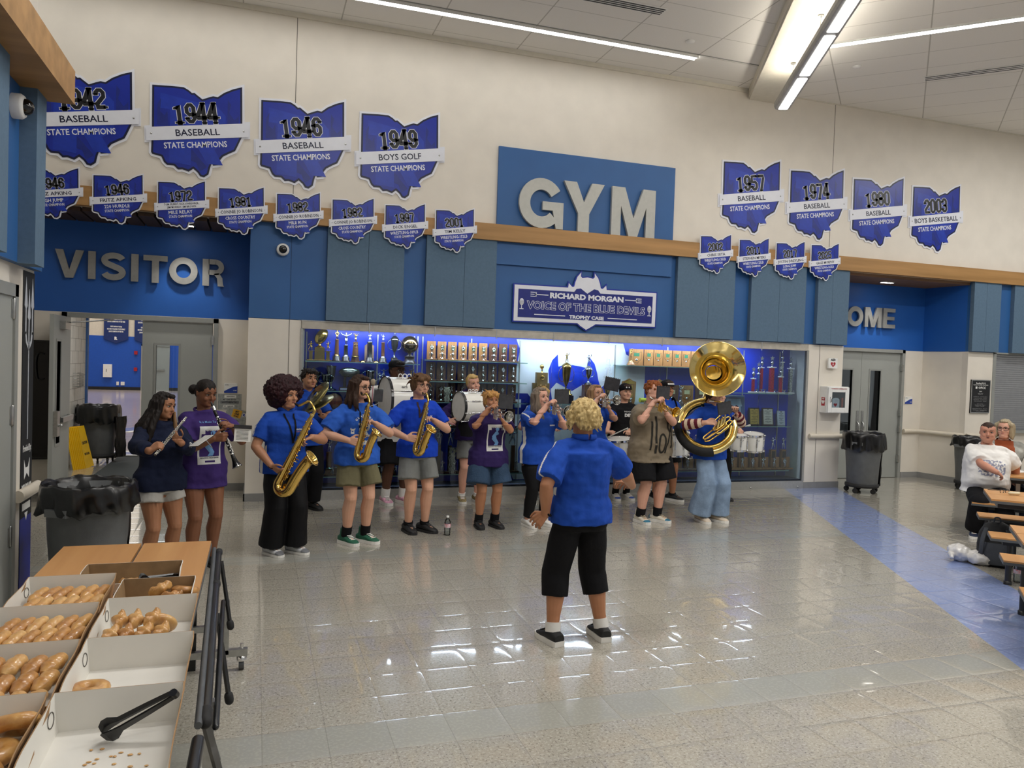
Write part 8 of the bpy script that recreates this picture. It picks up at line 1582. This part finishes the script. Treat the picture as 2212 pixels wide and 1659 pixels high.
donut('ring', (-.335, -7.02, .785), R(20), 'large ring donut standing at the right end of the twists in the middle right box', 'ring donuts', 1, (R(-50), R(18)))
donut('ring', (-.490, -7.52, .7475), .3, 'single glazed ring donut left in the nearly empty box', 'ring donuts', 0)
donut('twist', (-.375, -6.60, .80), R(-62), 'left glazed twist in the second kraft lined box', 'twists in the kraft lined boxes', 0, (R(16), 0)); donut('twist', (-.325, -6.64, .775), R(-80), 'middle glazed twist in the second kraft lined box', 'twists in the kraft lined boxes', 2); donut('ring', (-.285, -6.585, .785), R(10), 'glazed ring donut at the right end of the second kraft lined box', 'ring donuts', 2, (R(-14), R(8)))
donut('twist', (-.66, -6.30, .752), R(80), 'left glazed twist in the far kraft lined box', 'twists in the kraft lined boxes', 1); donut('twist', (-.54, -6.31, .752), R(86), 'right glazed twist beside the tongs in the far kraft lined box', 'twists in the kraft lined boxes', 0)
for x, y, z, tl, lab in ((-.655, -7.91, .749, (0, 0), 'ring donut under the tilted one in the nearest left box'), (-.620, -7.83, .787, (R(-28), R(24)), 'ring donut tilted on top of another in the nearest left box'), (-.665, -8.03, .749, (0, 0), 'ring donut at the front of the nearest left box'), (-.78, -7.93, .749, (0, 0), 'ring donut towards the left edge of the nearest left box')): o = donut('ring', (x, y, z), rnd.random(), lab, 'ring donuts', rnd.randint(0, 1), tl); o.scale = (1.15, 1.15, 1.15)
def tongs(p, q, wdt, lab, up=(0, 0, 1)):
    p, q = Vector(p), Vector(q); X = (q-p).normalized(); L_ = (q-p).length; F = frame((0, 0, 0), X, Vector(up).cross(X)); t = thing('serving_tongs', lab, 'tongs', p, 0, 'black serving tongs')
    for s in (-1, 1):
        m = MB().rings([[F @ Vector((x*L_, s*(y+w2*ct), h2*st)) for ct, st in ((-1, -.4), (1, -1), (1, 1), (-1, .4))] for x, y, w2, h2 in ((0, .008, .006, .020), (.06, .014, .007, .030), (.14, .016, .007, .028), (.24, .012, .005, .013), (.6, .010, .005, .011), (.97, .006, .004, .010), (1.0, .004, .004, .009))], smooth=False); m.build('arm', mat('tongs_black', '101011', .3, var=.05), t)
    MB().tube([F @ Vector((L_*.985, 0, -.010)), F @ Vector((L_*.985, 0, .010))], .012, 12).build('hinge', mat('tongs_black', '101011'), t); return t
tongs((-.395, -7.865, .775), (-.205, -7.875+.02, .868), .03, 'black plastic tongs lying across the empty nearest box', (.2, -.5, .8)); tongs((-.50, -6.33, .79), (-.345, -6.27, .79), .03, 'black tongs lying in the far kraft lined box')
cr = MB(); rc = random.Random(4)
for k in range(16): x, y = -.36+rc.gauss(0, .055), -7.98+rc.gauss(0, .06); cr.ell((x, y, .7485), (.004+.004*rc.random(), .003+.003*rc.random(), .002), n=6)
tag(cr.top('donut_crumbs', M_GLAZE[1], 'scattered glaze crumbs on the floor of the empty nearest box', 'crumbs'), kind='stuff')
# --- bins
M_BIN = mat('bin_grey', '5a5c5d', .5, var=.05, bump=.1, bscale=150); M_BAG = mat('bin_bag_black', '0b0b0c', .28, var=.1, spec=.6); M_BINH = mat('bin_grey_light', '6a6c6d', .5)
def bin_(loc, lab, h=.80, r=.285, dolly=True, hang=.20, tail=None, seed=1, hdl=0):
    t = thing('trash_can', lab, 'trash can', loc, R(hdl), 'large round trash cans'); z0 = .14 if dolly else 0; rn = random.Random(seed)
    MB().lathe([(r*.80, z0), (r*.82, z0+.02), (r*.90, z0+h*.55), (r*.95, z0+h*.80), (r*1.0, z0+h*.80), (r*1.0, z0+h*.86), (r*.97, z0+h*.87), (r*.99, z0+h*.97), (r*1.03, z0+h*.98), (r*1.03, z0+h), (r*.98, z0+h), (r*.93, z0+h*.6), (r*.80, z0+.05)], n=40).build('barrel', M_BIN, t)
    for s in (-1, 1): MB().rings([[Vector((s*x, y, z)) for x, y, z in q] for q in ([(r*.95, -.09, z0+h*.80), (r*1.13, -.08, z0+h*.80), (r*1.13, -.08, z0+h*.86), (r*.95, -.09, z0+h*.87)], [(r*.95, .09, z0+h*.80), (r*1.13, .08, z0+h*.80), (r*1.13, .08, z0+h*.86), (r*.95, .09, z0+h*.87)])], smooth=False).build('handle', M_BINH, t)
    n = 72; rs = []; rad = [1+.02*rn.uniform(-1, 1) for _ in range(n)]
    for k, (rr, z, wr) in enumerate(((.55, z0+h*.45, .05), (.86, z0+h*.75, .05), (.955, z0+h*.93, .025), (1.0, z0+h*1.02, .02), (1.06, z0+h*1.045, .02), (1.11, z0+h*1.02, .02), (1.13, z0+h*.96, .03), (1.12, z0+h-hang*.55, .045), (1.14, z0+h-hang*.9, .05), (1.09, z0+h-hang, .05))):
        rs.append([Vector((r*rr*(1+wr*(math.sin(i*.61+k*.8+seed)+.7*math.sin(i*1.37-k*.6+seed*2)))*math.cos(2*PI*i/n), r*rr*(1+wr*(math.sin(i*.61+k*.8+seed)+.7*math.sin(i*1.37-k*.6+seed*2)))*math.sin(2*PI*i/n), z+(.018*math.sin(i*.5+seed)+.012*math.sin(i*1.3) if k > 3 else 0)*(1 if k > 6 else .4))) for i in range(n)])
    MB().rings(rs, cap=False).build('bin_bag', M_BAG, t)
    if tail:
        ang, wd = tail; m = MB(); rs = []
        for k, z in enumerate(np.linspace(z0+h*.80, .10, 8)):
            rs.append([Vector((r*1.05+.03+.02*math.sin(i*1.9+k)+(.05 if 4 <= i < 12 else 0), (-wd/2+wd*(i if i < 8 else 15-i)/7)*(1-.1*k/8), z+.01*math.sin(i*2))) for i in range(16)])
        MB().mesh(m.rings(rs), Matrix.Rotation(R(ang), 4, 'Z')).build('bag_tail', M_BAG, t)
    if dolly:
        MB().lathe([(r*.86, .09), (r*.90, .10), (r*.90, .14), (r*.8, .145)], n=32).build('dolly', M_RUBBER, t)
        for k in range(5):
            a = 2*PI*k/5+.5; x, y = r*.80*math.cos(a), r*.80*math.sin(a); MB().tube([(x-.012, y, .04), (x+.012, y, .04)], .040, 16).box(x-.018, x+.018, y-.015, y+.015, .05, .095).build('caster', M_RUBBER, t)
    return t
bin_((-1.06, -4.45, 0), 'big grey trash can with black bag beside the donut table', h=.80, r=.262, dolly=True, hang=.15, tail=(10, .25), seed=3, hdl=60); bin_((9.20, -.46, 0), 'grey wheeled trash can with black bag in front of the right double doors', hang=.24, tail=(-20, .2), seed=5, hdl=30, h=.78, r=.28); bin_((-2.46, 3.92, 0), 'grey trash can with black bag inside the open left doorway', hang=.26, tail=(-15, .25), seed=7, h=.78, r=.29); bin_((11.45, -.48, 0), 'trash can partly hidden behind the seated women by the shutter', hang=.12, seed=9, h=.72, r=.27)
for i in range(8):
    t = thing('caution_sign', '%s of the folded yellow floor signs leaning behind the open door' % ['nearest', 'second nearest', 'third', 'fourth', 'fifth', 'sixth', 'seventh', 'farthest'][i], 'floor sign', (-2.60+.018*i, 3.10+.03*i, 0), 0, 'folded yellow floor signs'); F = Matrix.Rotation(R(-12), 4, 'Y')
    MB().mesh(MB().prism([(-.14, 0), (.14, 0), (.10, .66), (-.10, .66)], .012, frame((0, 0, 0), (.25, 1, 0), (0, 0, 1))), F).build('board', mat('sign_yellow', 'e8b80e', .4, var=.03), t)
    if i == 7 or i == 0: MB().mesh(MB().mesh(text_mb('CAUTION', .05, .16, .001, .05), frame((0, 0, .40), (.25, 1, 0), (0, 0, 1)) @ Matrix.Translation((0, 0, .0125))).mesh(text_mb('WET FLOOR', .04, .16, .001, .05), frame((0, 0, .22), (.25, 1, 0), (0, 0, 1)) @ Matrix.Translation((0, 0, .0125))), F).build('lettering', M_INK, t)
t = thing('wall_display', 'tall black display cabinet on the wall left of the open door', 'display', (-2.72, .85, .46)); MB().box(-.26, .26, -.14, -.005, 0, 1.50).build('case', mat('display_black', '0a0a0b', .3), t, bev=.012); MB().box(-.24, .24, -.145, -.14, .03, 1.47).build('screen', mat('display_glass', '050506', .08), t); MB().tube(catmull([(.20, -.145, 1.33), (.13, -.165, 1.33), (.11, -.17, 1.2), (.13, -.165, 1.02), (.20, -.145, 1.02)], 4), .009, 8).build('handle', M_BLACK, t)
t = thing('paper_basket', 'small wire basket on the block wall of the vestibule', 'basket', (-2.80, 3.8, 1.25)); wr_ = MB()
for k in range(6): wr_.tube([(.01, -.15+.06*k, 0), (.10, -.15+.06*k, 0), (.10, -.15+.06*k, .22)], .004, 5); wr_.tube([(.01, -.15, .044*k), (.10, -.15, .044*k), (.10, .15, .044*k), (.01, .15, .044*k)], .004, 5)
wr_.build('wire', M_STEEL, t)
# --- bottle on the floor
M_PET = glass('pet_plastic', 'eef4f6'); 
def bottle(p, lab, sc=1.0, rot=None):
    t = thing('water_bottle', lab, 'bottle', p, 0, 'water bottles'); t.scale = (sc,)*3
    MB().lathe([(.026, 0), (.032, .008), (.031, .02), (.033, .03), (.031, .045), (.033, .06), (.032, .12), (.033, .13), (.030, .15), (.015, .178), (.0125, .182), (.0125, .192)], n=20).build('body', M_PET, t); MB().lathe([(.0335, .085), (.0335, .125)], n=20, cap=False).build('label_band', mat('bottle_label', 'c5505a', .4, col2='e6e6ee', scale=40), t); MB().lathe([(.014, .188), (.014, .205), (.012, .206)], n=14).build('cap', M_WHITE, t); return t
bottle(atz(966, 1156, 0), 'clear water bottle standing on the floor between the saxophonist and the short trumpeter', 1.02); bottle(atz(2197, 1258, 0), 'clear bottle on the floor under the nearest right hand bench')
# --- cafeteria tables on the right
ta, tn = Vector((.707, -.707, 0)), Vector((.707, .707, 0))
def cafe(c, lab, L_=1.75):
    t = thing('cafeteria_table', lab, 'table', c, R(-45), 'cafeteria tables with benches')
    for y0, y1 in ((-.365, -.006), (.006, .365)): MB().box(0, L_, y0, y1, .725, .742).build('table_top', M_TTOP, t); MB().box(-.004, L_, y0, y1, .700, .7255).build('edge_band', M_TEDGE, t)
    MB().box(.06, L_, -.30, .30, .655, .699).build('apron', M_TFRAME, t)
    for s in (-1, 1):
        MB().box(-.02, L_, s*.57-.15, s*.57+.15, .432, .446).build('bench_top', M_TTOP, t); MB().box(-.024, L_, s*.57-.15, s*.57+.15, .41, .4325).build('bench_edge', M_TEDGE, t); MB().box(.08, L_, s*.57-.06, s*.57+.06, .365, .409).build('bench_rail', M_TFRAME, t)
        MB().tube([(.14, s*.57, .37), (.14, s*.57, .03)], .026, 14).lathe([(.034, 0), (.034, .03), (.026, .035)], (.14, s*.57, 0), n=14).build('bench_leg', M_TFRAME, t)
        MB().tube([(.62, s*.18, .66), (.62, s*.30, .36), (.62, s*.50, .385)], .016, 8).build('bench_arm', M_TFRAME, t)
    for x in (.50, .70): MB().box(x-.022, x+.022, -.05, .05, .09, .66).build('column', M_STEEL, t)
    MB().box(.40, .80, -.42, .42, .085, .125).build('base_bar', M_STEEL, t)
    for s in (-1, 1): MB().tube([(.59, s*.38, .045), (.61, s*.38, .045)], .045, 18).build('caster_wheel', mat('wheel_grey', '4a4c4e'), t)
    return t
cafe((6.87, -4.60, 0), 'cafeteria table with attached benches behind the black backpack'); cafe((5.35, -6.11, 0), 'nearest cafeteria table at the right edge of the picture'); cafe((8.38, -3.10, 0), 'farthest cafeteria table where the two women sit')
# plastic bag and backpack
bgm = MB(); rb = random.Random(5)
def blob(p): n_ = noise.noise(p*14)*.035+noise.noise(p*34)*.015; return p*(1+n_*5)
cb = atz(2098, 1206, .05); bgm.ell(cb+D(.05, -.06, .02), (.13, .12, .07), n=30, fn=blob); bgm.ell(cb+D(-.04, .10, .04), (.10, .12, .085), n=30, fn=blob); bgm.tube([cb+D(-.08, .14, .03), cb+D(-.16, .10, .015), cb+D(-.22, .02, .01)], [.05, .03, .012], 10); me = remesh(bgm, .009, 1, 0, lambda co, nr: np.maximum(co+nr*(vnoise(co, 26, 26, 26, 3)*.012)[:, None], [-99, -99, .002]))
o = bpy.data.objects.new('plastic_bag', me); COL.objects.link(o); me.materials.append(mat('bag_film', 'd9d6d2', .25, var=.06, scale=18, spec=.6)); tag(o, 'crumpled white plastic carrier bag on the floor by the blue band', 'bag')
t = thing('backpack', 'black and grey backpack standing on the floor under the bench', 'backpack', atz(2150, 1221, 0), R(-50)); bk = MB()
for z, a, b_, y in ((.0, .15, .11, 0), (.06, .17, .13, 0), (.20, .17, .12, .01), (.32, .155, .10, .03), (.40, .11, .07, .05), (.43, .05, .04, .06)): bk.rings if False else None
MB().rings([ell_ring(0, y, z, a, b_, 24, 3) for z, a, b_, y in ((.002, .14, .10, 0), (.05, .17, .13, 0), (.20, .17, .125, .01), (.32, .155, .10, .03), (.40, .11, .07, .05), (.43, .05, .035, .06))]).build('body', mat('nylon_black', '17181b', .7, bump=.3, bscale=80), t)
MB().rings([ell_ring(0, -.10+y, z, a, .05, 20, 3) for z, a, y in ((.03, .11, 0), (.06, .13, -.01), (.18, .13, -.01), (.24, .10, .01))]).build('front_pocket', mat('nylon_grey', '3d4148', .7, bump=.3, bscale=80), t)
for s in (-1, 1): MB().tube(catmull([D(s*.09, -.08, .38), D(s*.12, -.16, .28), D(s*.13, -.17, .16), D(s*.14, -.11, .06)], 5), .022, 8, flat=.3).build('strap', mat('nylon_grey', '3d4148'), t)
MB().tube(catmull([D(-.03, .05, .42), D(-.02, .04, .47), D(.02, .04, .47), D(.03, .05, .42)], 4), .008, 8).build('grab_loop', mat('nylon_grey', '3d4148'), t)
bananas = atz(2192, 1068, .75); MB().tube(catmull([bananas+D(-.05, .03, .01), bananas+D(-.01, -.01, .012), bananas+D(.05, -.01, .01)], 5), [.006]+[.016]*9+[.006], 10).top('banana_peel', mat('peel', 'd9cfae', .6), 'pale banana peel on the table beside the woman in the white tee', 'food')
gl_ = atz(2170, 1064, .745); gm2 = MB(); [gm2.tube([gl_+D(s*.035, 0, .012)+D(.026*math.cos(a), 0, .020*math.sin(a)) for a in np.linspace(0, 2*PI, 13)[:-1]], .003, 6, closed=True) for s in (-1, 1)]; gm2.tube([gl_+D(-.06, 0, .02), gl_+D(-.08, .12, .012)], .003, 6).tube([gl_+D(.06, 0, .02), gl_+D(.08, .12, .012)], .003, 6); gm2.top('eyeglasses', M_BLACK, 'dark folded eyeglasses on the table by the banana peel', 'glasses')
pp = atz(2192, 1017, .745); MB().box(pp.x-.16, pp.x+.2, pp.y-.14, pp.y+.1, .7435, .7455).top('paper_sheet', M_SHEET, 'white paper sheet on the table in front of the woman in glasses', 'paper')
# seated women
SL = dict(name='trousers', mat=M_BLKC, len=1.93, ease=.010, r=(.050, .050, .050), top=.56)
I = person('white_tee', 'heavy woman in white printed tee and black trousers seated sideways on the bench', (8.32, -3.36, 0), 1.62, -40, SK_RUDDY, dict(mat=M_WTEE, hem=.485, sleeve=.86, ease=.022, slv=.016, fold=.007), SL, dict(mat=mat('shoe_navy', '222c44', .6), sole=WHT, sock=M_BLKC, st=.022), ('bun', H_DBR, dict(bun=(0, .50, -.15))),
    {-1: arm(at(2172, 1042, -3.82), (.85, -.1, -.45), (-.2, .5, -.6), reach=.05, curl=(30, 35, 25), pole=(-.9, .2, -.6)), 1: arm(at(2192, 1056, -3.40), (.3, -.3, -.8), (0, 0, -1), reach=.06, curl=(25, 30, 20), pole=(.9, .3, -.5))}, b=1.32, bw=1.05, shw=.92, head_rot=(-8, 2, 0), feet=((.16, -.34, 10), (-.12, -.20, -10)), seat=.45, female=True, fat=.075, face=dict(w=1.12, jaw=.18, lip='94584e', open=1, brow=.8), group='adults')
print_on(I, grid_poly(-.12, .16, I['zf'](.625), I['zf'](.735), 46, 22, lambda u, v: noise.noise((u*13, v*9, 2)) > .02 and abs(v-.5)+abs(u-.5)**3*2 < .55), 'shirt_print', mat('print_grey', '8a8fa6', .7))
I = person('cardigan', 'woman with grey blond bob and glasses in plaid cardigan seated behind the table', (9.12, -2.93, 0), 1.64, -42, SK_PINK, dict(mat=M_RUST, hem=.49, sleeve=1.85, ease=.016, fold=.006, paint=([M_PLAID], lambda c, n, H, hz, sh, A: (~((np.abs(c[:, 0]) < .062*H) & (c[:, 1] < .02))).astype(int))), dict(name='trousers', mat=M_NAVYC, len=1.93, ease=.01, top=.56), SH_BLK, ('long', H_GREYB, dict(len=.62, wave=.015, front=.0)),
    {-1: arm((8.75, -3.10, .80), (.5, -.7, -.1), (0, 0, -1), curl=(20, 25, 20), pole=(-.9, .2, -.5)), 1: arm((9.1, -3.35, .80), (-.3, -.8, -.1), (0, 0, -1), curl=(20, 25, 20), pole=(.9, .2, -.5))}, b=1.2, head_rot=(-22, 2, 0), feet=((.12, -.30, 5), (-.12, -.30, -5)), seat=.45, female=True, fat=.02, face=dict(lip='a8645c'), group='adults')
glasses(I, mat('glasses_dark', '2a2226', .3), 1.25)
